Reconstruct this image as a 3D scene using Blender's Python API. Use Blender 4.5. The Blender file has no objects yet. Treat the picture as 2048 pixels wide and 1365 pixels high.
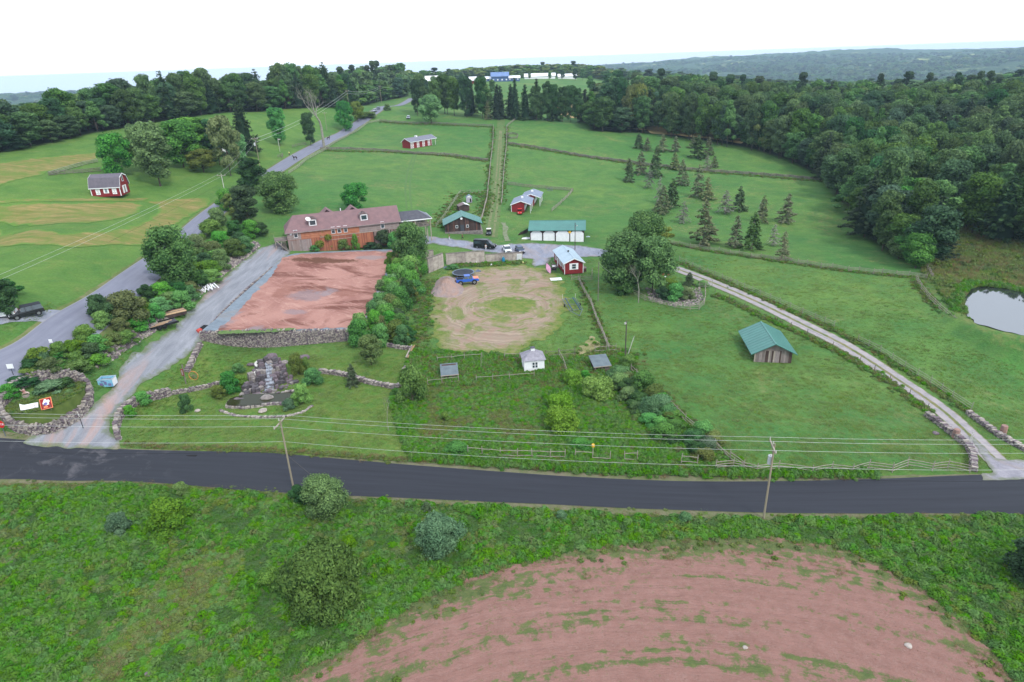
import bpy, bmesh, math, random
import numpy as np
from mathutils import Vector, Matrix
R = math.radians
S = bpy.context.scene
COL = S.collection
rnd = random.Random(7)
nprs = np.random.RandomState(11)

# ------------------------------------------------------------------ camera
F_PX = 1300.0
CAMH = 52.0
PITCH = R(23.4)
ROLL = R(2.0)
cp, sp = math.cos(PITCH), math.sin(PITCH)
cF = np.array([0, cp, -sp]); r0 = np.array([1.0, 0, 0]); u0 = np.array([0, sp, cp])
cR = r0*math.cos(ROLL) - u0*math.sin(ROLL)
cU = u0*math.cos(ROLL) + r0*math.sin(ROLL)
cam_d = bpy.data.cameras.new('camera')
cam = bpy.data.objects.new('camera', cam_d); COL.objects.link(cam)
M = Matrix(((cR[0], cU[0], -cF[0], 0), (cR[1], cU[1], -cF[1], 0), (cR[2], cU[2], -cF[2], CAMH), (0, 0, 0, 1)))
cam.matrix_world = M
cam_d.sensor_width = 36.0
cam_d.lens = 36.0*F_PX/2048.0
cam_d.clip_start = 0.5
cam_d.clip_end = 60000
S.camera = cam

# ------------------------------------------------------------------ sky, sun, exposure
W = bpy.data.worlds.new('World'); S.world = W; W.use_nodes = True
nt = W.node_tree; nt.nodes.clear()
wo = nt.nodes.new('ShaderNodeOutputWorld')
sk = nt.nodes.new('ShaderNodeTexSky'); sk.sky_type = 'NISHITA'; sk.sun_disc = False
SUN_EL, SUN_AZ = R(46), R(145)        # azimuth from +Y towards +X
sk.sun_elevation = SUN_EL; sk.sun_rotation = SUN_AZ
b1 = nt.nodes.new('ShaderNodeBackground'); b1.inputs[1].default_value = 0.06
b2 = nt.nodes.new('ShaderNodeBackground'); b2.inputs[0].default_value = (0.90, 0.965, 1.08, 1); b2.inputs[1].default_value = 1.12
ad = nt.nodes.new('ShaderNodeAddShader')
nt.links.new(sk.outputs[0], b1.inputs[0]); nt.links.new(b1.outputs[0], ad.inputs[0]); nt.links.new(b2.outputs[0], ad.inputs[1])
nt.links.new(ad.outputs[0], wo.inputs[0])
sd = bpy.data.lights.new('sun', 'SUN'); sd.energy = 2.0; sd.angle = R(10); sd.color = (1, 0.97, 0.92)
sun = bpy.data.objects.new('sun', sd); COL.objects.link(sun)
sdir = Vector((math.sin(SUN_AZ)*math.cos(SUN_EL), math.cos(SUN_AZ)*math.cos(SUN_EL), math.sin(SUN_EL)))
sun.rotation_euler = sdir.to_track_quat('Z', 'Y').to_euler()
S.view_settings.view_transform = 'Standard'; S.view_settings.look = 'None'
S.view_settings.exposure = 0.22; S.view_settings.gamma = 1.0
S.render.engine = 'CYCLES'
S.cycles.use_denoising = True
S.cycles.max_bounces = 5; S.cycles.diffuse_bounces = 2; S.cycles.glossy_bounces = 2
S.cycles.transmission_bounces = 2; S.cycles.transparent_max_bounces = 4; S.cycles.volume_bounces = 0
S.cycles.sample_clamp_indirect = 4
S.cycles.volume_step_rate = 4; S.cycles.volume_max_steps = 64

# ------------------------------------------------------------------ ground shape
def ray(px, py):
    d = cF + cR*((px-1024)/F_PX) + cU*((682.5-py)/F_PX)
    return d/np.linalg.norm(d)
def az_of(px, py=400):
    d = ray(px, py); return math.atan2(d[0], d[1])
def cpt(px, py, D):                    # a ground point seen at a pixel, D metres away
    d = ray(px, py); h = math.hypot(d[0], d[1])
    return (math.atan2(d[0], d[1]), D, CAMH + d[2]/h*D)
CTRL = []
for px in (-500, 0, 500, 1024, 1548, 2048, 2500):
    CTRL += [(az_of(px), 25, -1.0), (az_of(px), 48, -0.5), (az_of(px), 72, 0.0)]
for px, D, z in [(0, 92, 0.9), (560, 100, .3), (1024, 100, 0), (1540, 100, -.3), (2048, 92, -.6), (2500, 92, -1), (-500, 110, 2),
                 (560, 120, .7), (600, 166, 2.6), (1000, 190, 1.8), (1110, 203, 1.8), (1000, 135, .5), (800, 140, .9), (1250, 150, .6),
                 (1540, 128, -.3), (0, 108, 2.2), (1850, 125, -1.4), (2048, 130, -2.6), (2200, 150, -3), (2500, 170, -2), (300, 125, 1.6)]:
    CTRL.append((az_of(px), D, z))
for c in [(50, 640, 129), (262, 565, 150), (220, 390, 235), (0, 480, 190), (0, 400, 232), (200, 265, 340), (450, 225, 400), (670, 215, 450),
          (0, 305, 300), (-250, 340, 280), (560, 335, 290), (500, 385, 240), (350, 500, 178), (830, 300, 330), (700, 380, 235), (1000, 400, 240), (1000, 300, 335),
          (900, 250, 405), (1100, 240, 420), (820, 196, 640), (770, 213, 530), (690, 265, 400), (1000, 160, 950), (1180, 205, 560),
          (1310, 265, 400), (1500, 290, 370), (1640, 350, 320), (1740, 470, 225), (1845, 550, 180), (2000, 620, 160), (1900, 440, 255),
          (1350, 430, 235), (1500, 500, 190), (1600, 400, 262), (2100, 480, 235), (1300, 350, 300), (840, 168, 850), (1120, 157, 940)]:
    CTRL.append(cpt(*c))
for px, D, z in [(2040, 450, 7), (2040, 800, 9), (2040, 1200, 0), (2040, 2500, -70), (1540, 1500, -30), (1540, 2600, -80), (1540, 800, 0), (1250, 1500, 2),
                 (1250, 2600, -70), (1750, 550, 7), (1750, 1000, -2), (1400, 700, 14), (2048, 5500, 6), (2400, 5500, 30), (1800, 5500, -4), (1650, 6000, 30), (1540, 6000, 22), (1400, 6000, 8),
                 (1250, 6000, -20), (1000, 1300, 24), (1000, 2500, -40), (1000, 6000, -60), (300, 600, 10), (0, 500, 0), (0, 1500, -75), (50, 5000, -52),
                 (300, 5500, -60), (-400, 5000, -50), (450, 1000, 0), (450, 2500, -60), (700, 1000, 14), (700, 2500, -40), (700, 6000, -60), (2500, 800, 25), (2500, 400, 6),
                 (-500, 500, 5), (-500, 1500, -60), (-250, 200, 8)]:
    CTRL.append((az_of(px, 200), D, z))
for px in (-500, 0, 500, 1024, 1548, 2048, 2500):
    CTRL.append((az_of(px, 200), 11000, -260))
_P = np.array([(a, math.log(D)) for a, D, z in CTRL]); _Z = np.array([c[2] for c in CTRL])
def _U(r2): return np.where(r2 > 1e-12, 0.5*r2*np.log(np.maximum(r2, 1e-12)), 0)
n = NC = len(_P)
K = _U(((_P[:, None]-_P[None])**2).sum(-1)) + np.eye(n)*2e-4
A = np.zeros((n+3, n+3)); A[:n, :n] = K; A[:n, n] = 1; A[:n, n+1:] = _P; A[n, :n] = 1; A[n+1:, :n] = _P.T
_W = np.linalg.solve(A, np.concatenate([_Z, [0, 0, 0]]))
AZL = 0.80
def H(x, y):
    x = np.asarray(x, float); y = np.asarray(y, float)
    D = np.clip(np.hypot(x, y), 25, 11000)
    a = np.clip(np.arctan2(x, np.maximum(y, 1e-6)), -AZL, AZL)
    l = np.log(D)
    sh = a.shape; a = a.ravel(); l = l.ravel()
    out = np.empty_like(a)
    for i in range(0, len(a), 20000):
        q = np.stack([a[i:i+20000], l[i:i+20000]], 1)
        out[i:i+20000] = _U(((q[:, None]-_P[None])**2).sum(-1)) @ _W[:NC] + _W[NC] + q @ _W[NC+1:]
    return out.reshape(sh)
def h1(x, y): return float(H(np.array([x]), np.array([y]))[0])
def at(px, py, dz=0.0):
    """ground point (or the point dz above the ground) that the photograph shows at this place"""
    d = ray(px, py); t = 30.0; hor = math.hypot(d[0], d[1])
    if d[2] > -1e-4: d = d.copy(); d[2] = -1e-4
    ts = 30*1.012**np.arange(0, 480)
    P = ts[:, None]*d[None]
    f = CAMH + P[:, 2] - H(P[:, 0], P[:, 1]) - dz
    k = np.argmax(f < 0)
    if f[k] >= 0: k = len(ts)-1
    a, b = ts[max(k-1, 0)], ts[k]
    for _ in range(14):
        m = (a+b)/2
        if CAMH+m*d[2]-h1(m*d[0], m*d[1])-dz < 0: b = m
        else: a = m
    return Vector((m*d[0], m*d[1], CAMH+m*d[2]))
def proj(p):
    v = np.array([p[0], p[1], p[2]-CAMH]); c = v @ cF
    return 1024+F_PX*(v @ cR)/c, 682.5-F_PX*(v @ cU)/c
def hgt(base, ytop):
    """height above a base point whose top is seen at row ytop"""
    lo, hi = 0.0, 60.0
    for _ in range(30):
        m = (lo+hi)/2
        if proj((base[0], base[1], base[2]+m))[1] > ytop: lo = m
        else: hi = m
    return m
def ppm(base):                         # photograph pixels per metre, across, at a point
    v = np.array([base[0], base[1], base[2]-CAMH]); return F_PX/(v @ cF)

# ------------------------------------------------------------------ helpers
def tag(o, label=None, cat=None, group=None, kind=None):
    if label: o['label'] = label
    if cat: o['category'] = cat
    if group: o['group'] = group
    if kind: o['kind'] = kind
    return o
def thing(name, label, cat, loc, rz=0.0, group=None):
    o = bpy.data.objects.new(name, None); COL.objects.link(o)
    o.location = loc; o.rotation_euler = (0, 0, rz); o.empty_display_size = 0.3
    return tag(o, label, cat, group)
def link(name, me, parent=None, loc=None, rot=None, scl=None):
    o = bpy.data.objects.new(name, me); COL.objects.link(o)
    if parent is not None: o.parent = parent
    if loc is not None: o.location = loc
    if rot is not None: o.rotation_euler = rot
    if scl is not None: o.scale = scl if hasattr(scl, '__len__') else (scl,)*3
    return o
class MB:
    def __init__(s): s.v = []; s.f = []; s.m = []; s.mats = []
    def mi(s, m):
        if m not in s.mats: s.mats.append(m)
        return s.mats.index(m)
    def add(s, vs, fs, m=None):
        o = len(s.v); s.v += [tuple(v) for v in vs]; i = s.mi(m)
        for f in fs: s.f.append(tuple(a+o for a in f)); s.m.append(i)
        return s
    def box(s, x0, x1, y0, y1, z0, z1, m=None):
        return s.add([(x0, y0, z0), (x1, y0, z0), (x1, y1, z0), (x0, y1, z0), (x0, y0, z1), (x1, y0, z1), (x1, y1, z1), (x0, y1, z1)],
                     [(0, 3, 2, 1), (4, 5, 6, 7), (0, 1, 5, 4), (1, 2, 6, 5), (2, 3, 7, 6), (3, 0, 4, 7)], m)
    def hexa(s, p, m=None):            # eight corners, bottom four then top four
        return s.add(p, [(0, 3, 2, 1), (4, 5, 6, 7), (0, 1, 5, 4), (1, 2, 6, 5), (2, 3, 7, 6), (3, 0, 4, 7)], m)
    def slab(s, quad, t, m=None):      # a flat quad given a thickness t downwards
        return s.hexa([(a[0], a[1], a[2]-t) for a in quad]+[tuple(a) for a in quad], m)
    def prism(s, poly, axis, a, b, m=None):   # polygon in the two other axes, extruded along axis
        def mk(p, c):
            return (c, p[0], p[1]) if axis == 'x' else ((p[0], c, p[1]) if axis == 'y' else (p[0], p[1], c))
        n = len(poly); vs = [mk(p, a) for p in poly]+[mk(p, b) for p in poly]
        fs = [tuple(range(n-1, -1, -1)), tuple(range(n, 2*n))]+[(i, (i+1) % n, n+(i+1) % n, n+i) for i in range(n)]
        return s.add(vs, fs, m)
    def tube(s, pts, r, n=6, m=None, r2=None, caps=True):
        pts = [Vector(p) for p in pts]; k = len(pts); vs = []; 
        for i, p in enumerate(pts):
            d = (pts[min(i+1, k-1)]-pts[max(i-1, 0)]).normalized()
            u = d.cross(Vector((0, 0, 1)));
            if u.length < 1e-3: u = Vector((1, 0, 0))
            u.normalize(); w = d.cross(u)
            rr = r if r2 is None else r+(r2-r)*i/max(k-1, 1)
            for j in range(n):
                a = 2*math.pi*j/n; vs.append(p+u*(math.cos(a)*rr)+w*(math.sin(a)*rr))
        fs = [(i*n+j, i*n+(j+1) % n, (i+1)*n+(j+1) % n, (i+1)*n+j) for i in range(k-1) for j in range(n)]
        if caps: fs += [tuple(range(n-1, -1, -1)), tuple((k-1)*n+j for j in range(n))]
        return s.add(vs, fs, m)
    def cyl(s, c, r, h, axis='z', n=14, m=None):
        e = {'x': Vector((1, 0, 0)), 'y': Vector((0, 1, 0)), 'z': Vector((0, 0, 1))}[axis]
        c = Vector(c); return s.tube([c-e*h/2, c+e*h/2], r, n, m)
    def mesh(s, name):
        me = bpy.data.meshes.new(name); me.from_pydata(s.v, [], s.f)
        for m in s.mats: me.materials.append(m)
        if len(s.mats) > 1: me.polygons.foreach_set('material_index', s.m)
        me.update(); return me
    def build(s, name, parent=None, m=None, **k):
        me = s.mesh(name)
        if m is not None:
            me.materials.clear(); me.materials.append(m); me.polygons.foreach_set('material_index', [0]*len(me.polygons))
        bm = bmesh.new(); bm.from_mesh(me); bmesh.ops.recalc_face_normals(bm, faces=bm.faces); bm.to_mesh(me); bm.free()
        return link(name, me, parent, **k)

# ------------------------------------------------------------------ materials
def srgb(r, g, b):
    f = lambda c: (c/12.92 if c <= .04045 else ((c+.055)/1.055)**2.4)
    return (f(r/255), f(g/255), f(b/255), 1)
class NT:
    def __init__(s, name):
        s.m = bpy.data.materials.new(name); s.m.use_nodes = True; s.t = s.m.node_tree; s.t.nodes.clear()
        s.out = s.n('OutputMaterial'); s.p = s.n('BsdfPrincipled'); s.l(s.p.outputs[0], s.out.inputs[0])
    def n(s, t, **k):
        x = s.t.nodes.new('ShaderNode'+t)
        for a, b in k.items(): setattr(x, a, b)
        return x
    def l(s, a, b): s.t.links.new(a, b)
    def pos(s, obj=False):
        return s.n('TexCoord').outputs['Object'] if obj else s.n('NewGeometry').outputs['Position']
    def noise(s, vec, scale, detail=3, rough=.55, dist=0, out=0):
        x = s.n('TexNoise'); x.inputs['Scale'].default_value = scale; x.inputs['Detail'].default_value = detail
        x.inputs['Roughness'].default_value = rough; x.inputs['Distortion'].default_value = dist; s.l(vec, x.inputs['Vector']); return x.outputs[out]
    def mapp(s, vec, scale=(1, 1, 1), rot=(0, 0, 0)):
        x = s.n('Mapping'); x.inputs['Scale'].default_value = scale; x.inputs['Rotation'].default_value = rot; s.l(vec, x.inputs['Vector']); return x.outputs[0]
    def ramp(s, v, lo, hi):
        x = s.n('MapRange'); x.clamp = True; x.inputs[1].default_value = lo; x.inputs[2].default_value = hi; s.l(v, x.inputs[0]); return x.outputs[0]
    def mix(s, f, a, b, mode='MIX'):
        x = s.n('Mix', data_type='RGBA', blend_type=mode)
        for k, v in ((0, f), (6, a), (7, b)):
            if hasattr(v, 'is_linked') or hasattr(v, 'links'): s.l(v, x.inputs[k])
            elif k == 0: x.inputs[0].default_value = v
            else: x.inputs[k].default_value = v if len(v) == 4 else (*v, 1)
        return x.outputs[2]
    def math(s, op, a, b=0.0, c=None):
        x = s.n('Math', operation=op)
        for k, v in ((0, a), (1, b), (2, c)):
            if v is None: continue
            if hasattr(v, 'links'): s.l(v, x.inputs[k])
            else: x.inputs[k].default_value = v
        return x.outputs[0]
    def attr(s, name): 
        x = s.n('Attribute'); x.attribute_name = name; return x.outputs['Fac']
    def base(s, c, rough=.8, spec=.3):
        if hasattr(c, 'links'): s.l(c, s.p.inputs['Base Color'])
        else: s.p.inputs['Base Color'].default_value = c
        s.p.inputs['Roughness'].default_value = rough; s.p.inputs['Specular IOR Level'].default_value = spec
    def bump(s, h, strength=.5, dist=.1):
        x = s.n('Bump'); x.inputs['Strength'].default_value = strength; x.inputs['Distance'].default_value = dist
        s.l(h, x.inputs['Height']); s.l(x.outputs[0], s.p.inputs['Normal'])
_mc = {}
def mat(name, c1, c2=None, scale=2.0, rough=.8, spec=.3, metal=0.0, bump=0.0, stretch=(1, 1, 1), obj=True):
    if name in _mc: return _mc[name]
    t = NT(name)
    if c2 is None: c2 = tuple(min(1, v*.72) for v in c1[:3])+(1,)
    v = t.mapp(t.pos(obj), stretch)
    n1 = t.noise(v, scale, 4, .6)
    c = t.mix(t.ramp(n1, .33, .68), c1, c2)
    t.base(c, rough, spec); t.p.inputs['Metallic'].default_value = metal
    if bump: t.bump(t.noise(v, scale*4, 3), bump, .05)
    _mc[name] = t.m; return t.m
# ------------------------------------------------------------------ ground materials
def fnoise(x, y, sc, seed=0):
    rs = np.random.RandomState(seed); o = np.zeros_like(x)
    for k in range(14):
        a = rs.rand()*6.283; f = sc*(1.0+rs.rand()*3.0)*(2.0 if k > 8 else 1); o += np.sin((x*math.cos(a)+y*math.sin(a))*f+rs.rand()*6.283)*(0.6 if k > 8 else 1)
    return o/4.5
def sdf(x, y, poly):
    p = np.array([(q[0], q[1]) for q in poly], float); n = len(p)
    d = np.full(x.shape, 1e9); ins = np.zeros(x.shape, bool)
    for i in range(n):
        a = p[i]; b = p[(i+1) % n]; e = b-a; L = max(e @ e, 1e-9)
        t = np.clip(((x-a[0])*e[0]+(y-a[1])*e[1])/L, 0, 1)
        d = np.minimum(d, np.hypot(x-a[0]-t*e[0], y-a[1]-t*e[1]))
        if abs(e[1]) > 1e-9:
            c = ((a[1] > y) != (b[1] > y)) & (x < e[0]*(y-a[1])/e[1]+a[0]); ins ^= c
    return np.where(ins, d, -d)
def P(*px): return [at(a, b) for a, b in px]
def smooth(pts, n=6, closed=False):
    pts = [Vector((p[0], p[1])) for p in pts]; k = len(pts); out = []
    rng = range(k if closed else k-1)
    for i in rng:
        g = lambda j: pts[j % k] if closed else pts[min(max(j, 0), k-1)]
        a, b, c, d = g(i-1), g(i), g(i+1), g(i+2)
        for s in range(n):
            t = s/n
            out.append(0.5*((2*b)+(c-a)*t+(2*a-5*b+4*c-d)*t*t+(3*b-a-3*c+d)*t**3))
    if not closed: out.append(pts[-1])
    return out
def zone(name, poly, m, off=.05, cell=.6, amp=.5, freq=.5, seed=0, kind='structure', label=None, zfun=None, extra=None):
    xs = [p[0] for p in poly]; ys = [p[1] for p in poly]
    gx = np.arange(min(xs)-cell*2-amp, max(xs)+cell*2+amp, cell); gy = np.arange(min(ys)-cell*2-amp, max(ys)+cell*2+amp, cell)
    X, Y = np.meshgrid(gx, gy, indexing='ij'); D = sdf(X, Y, poly)
    E = D+amp*fnoise(X, Y, freq, seed)
    if extra is not None: E = extra(X, Y, E)
    inside = E > 0
    any_ = inside[:-1, :-1] | inside[1:, :-1] | inside[1:, 1:] | inside[:-1, 1:]
    V = []; FC = []; key = {}; sdv = []
    def vert(i, j, i2=None, j2=None):
        k = (i, j, i2, j2)
        if k in key: return key[k]
        if i2 is None: x, y, s = gx[i], gy[j], E[i, j]
        else:
            t = E[i, j]/(E[i, j]-E[i2, j2]); x = gx[i]+(gx[i2]-gx[i])*t; y = gy[j]+(gy[j2]-gy[j])*t; s = 0
        key[k] = len(V); V.append((x, y)); sdv.append(s); return key[k]
    for i, j in zip(*np.nonzero(any_)):
        cs = [(i, j), (i+1, j), (i+1, j+1), (i, j+1)]; f = []
        for a in range(4):
            p, q = cs[a], cs[(a+1) % 4]
            if inside[p]: f.append(vert(*p))
            if inside[p] != inside[q]:
                lo, hi = (p, q) if p < q else (q, p); f.append(vert(lo[0], lo[1], hi[0], hi[1]))
        if len(f) > 2: FC.append(f)
    if not V: return None
    V = np.array(V); Z = (H(V[:, 0], V[:, 1]) if zfun is None else zfun(V[:, 0], V[:, 1]))+off
    me = bpy.data.meshes.new(name); me.from_pydata(np.column_stack([V, Z]).tolist(), [], FC); me.materials.append(m)
    a = me.attributes.new('edge', 'FLOAT', 'POINT'); a.data.foreach_set('value', np.array(sdv, np.float32)); me.update()
    o = link(name, me); tag(o, label=label, kind=kind); return o
def ribbon(name, line, wid, m, off=.06, step=1.0, across=7, kind='structure', label=None, parent=None, jit=0):
    pts = smooth(line, 10); P2 = [pts[0]]; S_ = [0.0]
    for p in pts[1:]:
        if (p-P2[-1]).length > step: S_.append(S_[-1]+(p-P2[-1]).length); P2.append(p)
    k = len(P2); V = []; uv = []
    for i, p in enumerate(P2):
        d = (P2[min(i+1, k-1)]-P2[max(i-1, 0)]).normalized(); nn = Vector((-d.y, d.x))
        w = (wid(i/(k-1)) if callable(wid) else wid)*(1+(rnd.uniform(-jit, jit) if jit else 0))
        for j in range(across):
            t = j/(across-1)-.5; q = p+nn*(t*w); V.append((q.x, q.y)); uv.append((t, S_[i]))
    V = np.array(V); Z = H(V[:, 0], V[:, 1])+off
    me = bpy.data.meshes.new(name)
    me.from_pydata(np.column_stack([V, Z]).tolist(), [], [(i*across+j, i*across+j+1, (i+1)*across+j+1, (i+1)*across+j) for i in range(k-1) for j in range(across-1)])
    me.materials.append(m)
    for nm, c in (('u', 0), ('s', 1)):
        a = me.attributes.new(nm, 'FLOAT', 'POINT'); a.data.foreach_set('value', np.array([q[c] for q in uv], np.float32))
    me.update(); me.flip_normals() if me.polygons[0].normal.z < 0 else None
    o = link(name, me, parent); tag(o, kind=kind if parent is None else None, label=label); return o

G_MID = srgb(74, 124, 60); G_DK = srgb(60, 110, 58); G_LT = srgb(108, 140, 68); G_TAN = srgb(142, 134, 88)
def terrain_mat():
    t = NT('pasture_grass'); p = t.pos()
    big = t.ramp(t.noise(p, .022, 3, .5, .4), .36, .66)
    med = t.ramp(t.noise(p, .11, 4, .6, .8), .34, .68)
    strk = t.ramp(t.noise(t.mapp(p, (.35, 1.3, .5), (0, 0, .5)), .5, 4, .65), .36, .68)
    fine = t.noise(p, 2.2, 3, .7)
    c = t.mix(big, G_MID, G_LT); c = t.mix(t.math('MULTIPLY', med, .75), c, G_DK)
    c = t.mix(t.math('MULTIPLY', strk, .45), c, srgb(102, 126, 70))
    tan = t.math('MULTIPLY', t.ramp(t.noise(p, .06, 5, .7, 1.2), .52, .7), t.ramp(t.noise(p, .9, 4, .7), .42, .62))
    c = t.mix(t.math('MULTIPLY', tan, .75), c, G_TAN)
    mot = t.ramp(t.noise(p, .28, 7, .78, .3), .4, .6); c = t.mix(.38, c, t.mix(mot, (.66, .72, .64, 1), (1.14, 1.12, 1.0, 1)), 'MULTIPLY')
    # attributes laid out over the land
    c = t.mix(t.math('MULTIPLY', t.ramp(t.math('ADD', t.attr('lower'), t.math('MULTIPLY', t.math('SUBTRACT', fine, .5), 3)), -3, 3), .6), c, t.mix(t.ramp(t.noise(p, .5, 4, .7), .4, .62), srgb(84, 124, 44), srgb(118, 128, 60)))
    c = t.mix(t.math('MULTIPLY', t.ramp(t.attr('left'), -6, 6), .55), c, t.mix(med, srgb(108, 138, 60), srgb(84, 122, 48)))
    c = t.mix(t.math('MULTIPLY', t.ramp(t.math('ADD', t.attr('wild'), t.math('MULTIPLY', t.math('SUBTRACT', t.noise(p, .4, 3), .5), 6)), -1.5, 1.5), .85), c,
              t.mix(t.ramp(t.noise(p, .35, 4, .7, .5), .38, .62), srgb(68, 100, 36), t.mix(t.ramp(t.noise(p, .17, 3), .45, .6), srgb(86, 112, 46), srgb(100, 106, 56))))
    c = t.mix(t.ramp(t.math('ADD', t.attr('marsh'), t.math('MULTIPLY', t.math('SUBTRACT', t.noise(p, .12, 3), .5), 16)), -3, 3), c,
              t.mix(t.ramp(t.noise(p, .08, 5, .7, .8), .4, .62), srgb(66, 98, 54), srgb(112, 116, 66)))
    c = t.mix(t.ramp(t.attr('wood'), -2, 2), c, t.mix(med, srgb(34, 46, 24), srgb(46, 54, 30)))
    ff = t.ramp(t.attr('logd'), 7.15, 7.45)
    hill = t.mix(t.ramp(t.noise(p, .004, 5, .65), .4, .6), srgb(40, 66, 38), srgb(56, 84, 44))
    hill = t.mix(t.math('MULTIPLY', t.ramp(t.noise(p, .0035, 4, .6, .5), .56, .62), t.ramp(t.noise(p, .02, 3), .4, .6)), hill, srgb(150, 160, 96))
    c = t.mix(ff, c, hill)
    c = t.mix(.55, c, t.mix(t.ramp(fine, .3, .7), (.5, .5, .5, 1), (1, 1, 1, 1)), 'MULTIPLY')
    hs = t.n('HueSaturation'); hs.inputs['Saturation'].default_value = 1.0; hs.inputs['Value'].default_value = 0.98; t.l(c, hs.inputs['Color'])
    t.base(hs.outputs[0], .9, .12)
    t.bump(t.math('ADD', t.noise(p, 3.0, 4, .7), t.math('MULTIPLY', t.noise(p, .6, 3, .6), 1.4)), .75, .28)
    return t.m
M_LAND = terrain_mat()
azs = np.concatenate([np.arange(-180, -50, 5.0), np.arange(-50, 50, .34), np.arange(50, 180, 5.0)])
lds = np.concatenate([np.arange(math.log(18), math.log(400), .0075), np.arange(math.log(400), math.log(11000), .016)])
AA, LL = np.meshgrid(R(1)*azs, lds, indexing='ij'); XX = np.exp(LL)*np.sin(AA); YY = np.exp(LL)*np.cos(AA); ZZ = H(XX, YY)
far_w = np.clip((LL-7.2)/.5, 0, 1); ZZ = ZZ+far_w*fnoise(XX, YY, .004, 5)*9+np.clip((LL-7.6)/.5, 0, 1)*(nprs.rand(*LL.shape)*9)
na, nl = AA.shape
V = np.column_stack([XX.ravel(), YY.ravel(), ZZ.ravel()]); ctr = len(V); V = np.vstack([V, [[0, 0, -1]]])
I, J = np.meshgrid(np.arange(na), np.arange(nl-1), indexing='ij'); I2 = (I+1) % na
FQ = np.stack([I*nl+J, I*nl+J+1, I2*nl+J+1, I2*nl+J], -1).reshape(-1, 4)
me = bpy.data.meshes.new('ground')
nf = len(FQ); me.vertices.add(len(V)); me.vertices.foreach_set('co', V.ravel())
tri = np.array([[((i+1) % na)*nl, ctr, i*nl] for i in range(na)])
loops = np.concatenate([FQ.ravel(), tri.ravel()]); me.loops.add(len(loops)); me.loops.foreach_set('vertex_index', loops.astype(np.int32))
me.polygons.add(nf+na); me.polygons.foreach_set('loop_start', np.concatenate([np.arange(nf)*4, nf*4+np.arange(na)*3]).astype(np.int32))
me.polygons.foreach_set('loop_total', np.concatenate([np.full(nf, 4), np.full(na, 3)]).astype(np.int32))
me.polygons.foreach_set('use_smooth', np.ones(nf+na, bool))
def aD(px, D): a = az_of(px, 200); return Vector((D*math.sin(a), D*math.cos(a), 0))
WOOD_R = P((1180, 262), (1310, 268), (1400, 280), (1500, 297), (1570, 318), (1640, 352), (1680, 400), (1730, 470), (1770, 505), (1815, 525), (1850, 530), (1855, 490), (1820, 440), (1850, 432), (1950, 470), (2048, 492), (2300, 540))+[aD(3000, 300), aD(3000, 3200), aD(1120, 3200), aD(1150, 1100), aD(1330, 1000), aD(1330, 560), aD(1200, 560)]
WOOD_L = P((-420, 385), (-200, 338), (0, 306), (200, 264), (330, 242), (450, 226), (560, 219), (670, 215), (745, 206), (815, 193))+[aD(818, 1000), aD(830, 1900), aD(200, 800), aD(-100, 560), aD(-700, 480)]
LOWER = P((380, 690), (870, 700), (1220, 700), (1440, 930), (1940, 950), (1940, 880), (2048, 900), (2048, 1000), (240, 1000), (240, 800))
LOWER2 = P((1200, 570), (1300, 640), (1450, 640), (1580, 640), (1900, 860), (1930, 950), (1450, 940))
LEFTF = P((-300, 500), (0, 300), (300, 240), (560, 212), (670, 212), (600, 290), (430, 400), (230, 570), (0, 720), (-300, 900))
WILD = P((825, 700), (1250, 720), (1440, 900), (1560, 960), (820, 940), (780, 800)); FORE = P((-400, 962), (300, 968), (700, 990), (1024, 1012), (1540, 1032), (2400, 1030))+[Vector((90, 10, 0)), Vector((-90, 10, 0))]
MARSH = P((1850, 432), (2300, 480), (2300, 640), (1930, 655), (1850, 560), (1840, 520))
ok = (LL.ravel() < 8.5)
def attrf(name, polys):
    v = np.full(len(V), -50.0)
    for po in polys:
        s = sdf(V[:, 0], V[:, 1], po); v = np.maximum(v, s)
    a = me.attributes.new(name, 'FLOAT', 'POINT'); a.data.foreach_set('value', np.clip(v, -50, 50).astype(np.float32))
attrf('wood', [WOOD_R, WOOD_L]); attrf('lower', [LOWER]); attrf('left', [LEFTF]); attrf('wild', [WILD, FORE]); attrf('marsh', [MARSH])
a = me.attributes.new('logd', 'FLOAT', 'POINT'); a.data.foreach_set('value', np.append(LL.ravel(), 0).astype(np.float32))
me.materials.append(M_LAND); me.update(); me.validate()
ground = link('ground', me); tag(ground, kind='structure')

# ---- roads
def m_newroad():
    t = NT('new_asphalt'); p = t.pos(); u = t.attr('u'); s = t.attr('s')
    cv = t.n('CombineXYZ'); t.l(t.math('MULTIPLY', u, 7), cv.inputs[0]); t.l(t.math('MULTIPLY', s, .03), cv.inputs[1])
    st = t.ramp(t.noise(cv.outputs[0], 1.6, 4, .6), .3, .7)
    c = t.mix(st, srgb(36, 38, 44), srgb(46, 48, 55))
    d = t.ramp(t.noise(p, .35, 5, .7, .6), .54, .72)
    dist = t.n('VectorMath', operation='DISTANCE'); t.l(p, dist.inputs[0]); q = at(190, 905); dist.inputs[1].default_value = (q.x, q.y, q.z)
    near = t.ramp(dist.outputs['Value'], 17, 2); c = t.mix(t.math('MULTIPLY', t.math('MULTIPLY', d, near), .45), c, srgb(120, 116, 118))
    c = t.mix(t.math('MULTIPLY', t.ramp(t.math('ABSOLUTE', u), .46, .5), .5), c, srgb(52, 54, 62))
    t.base(c, .75, .3); t.bump(t.noise(p, 25, 2), .25, .02); return t.m
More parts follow.
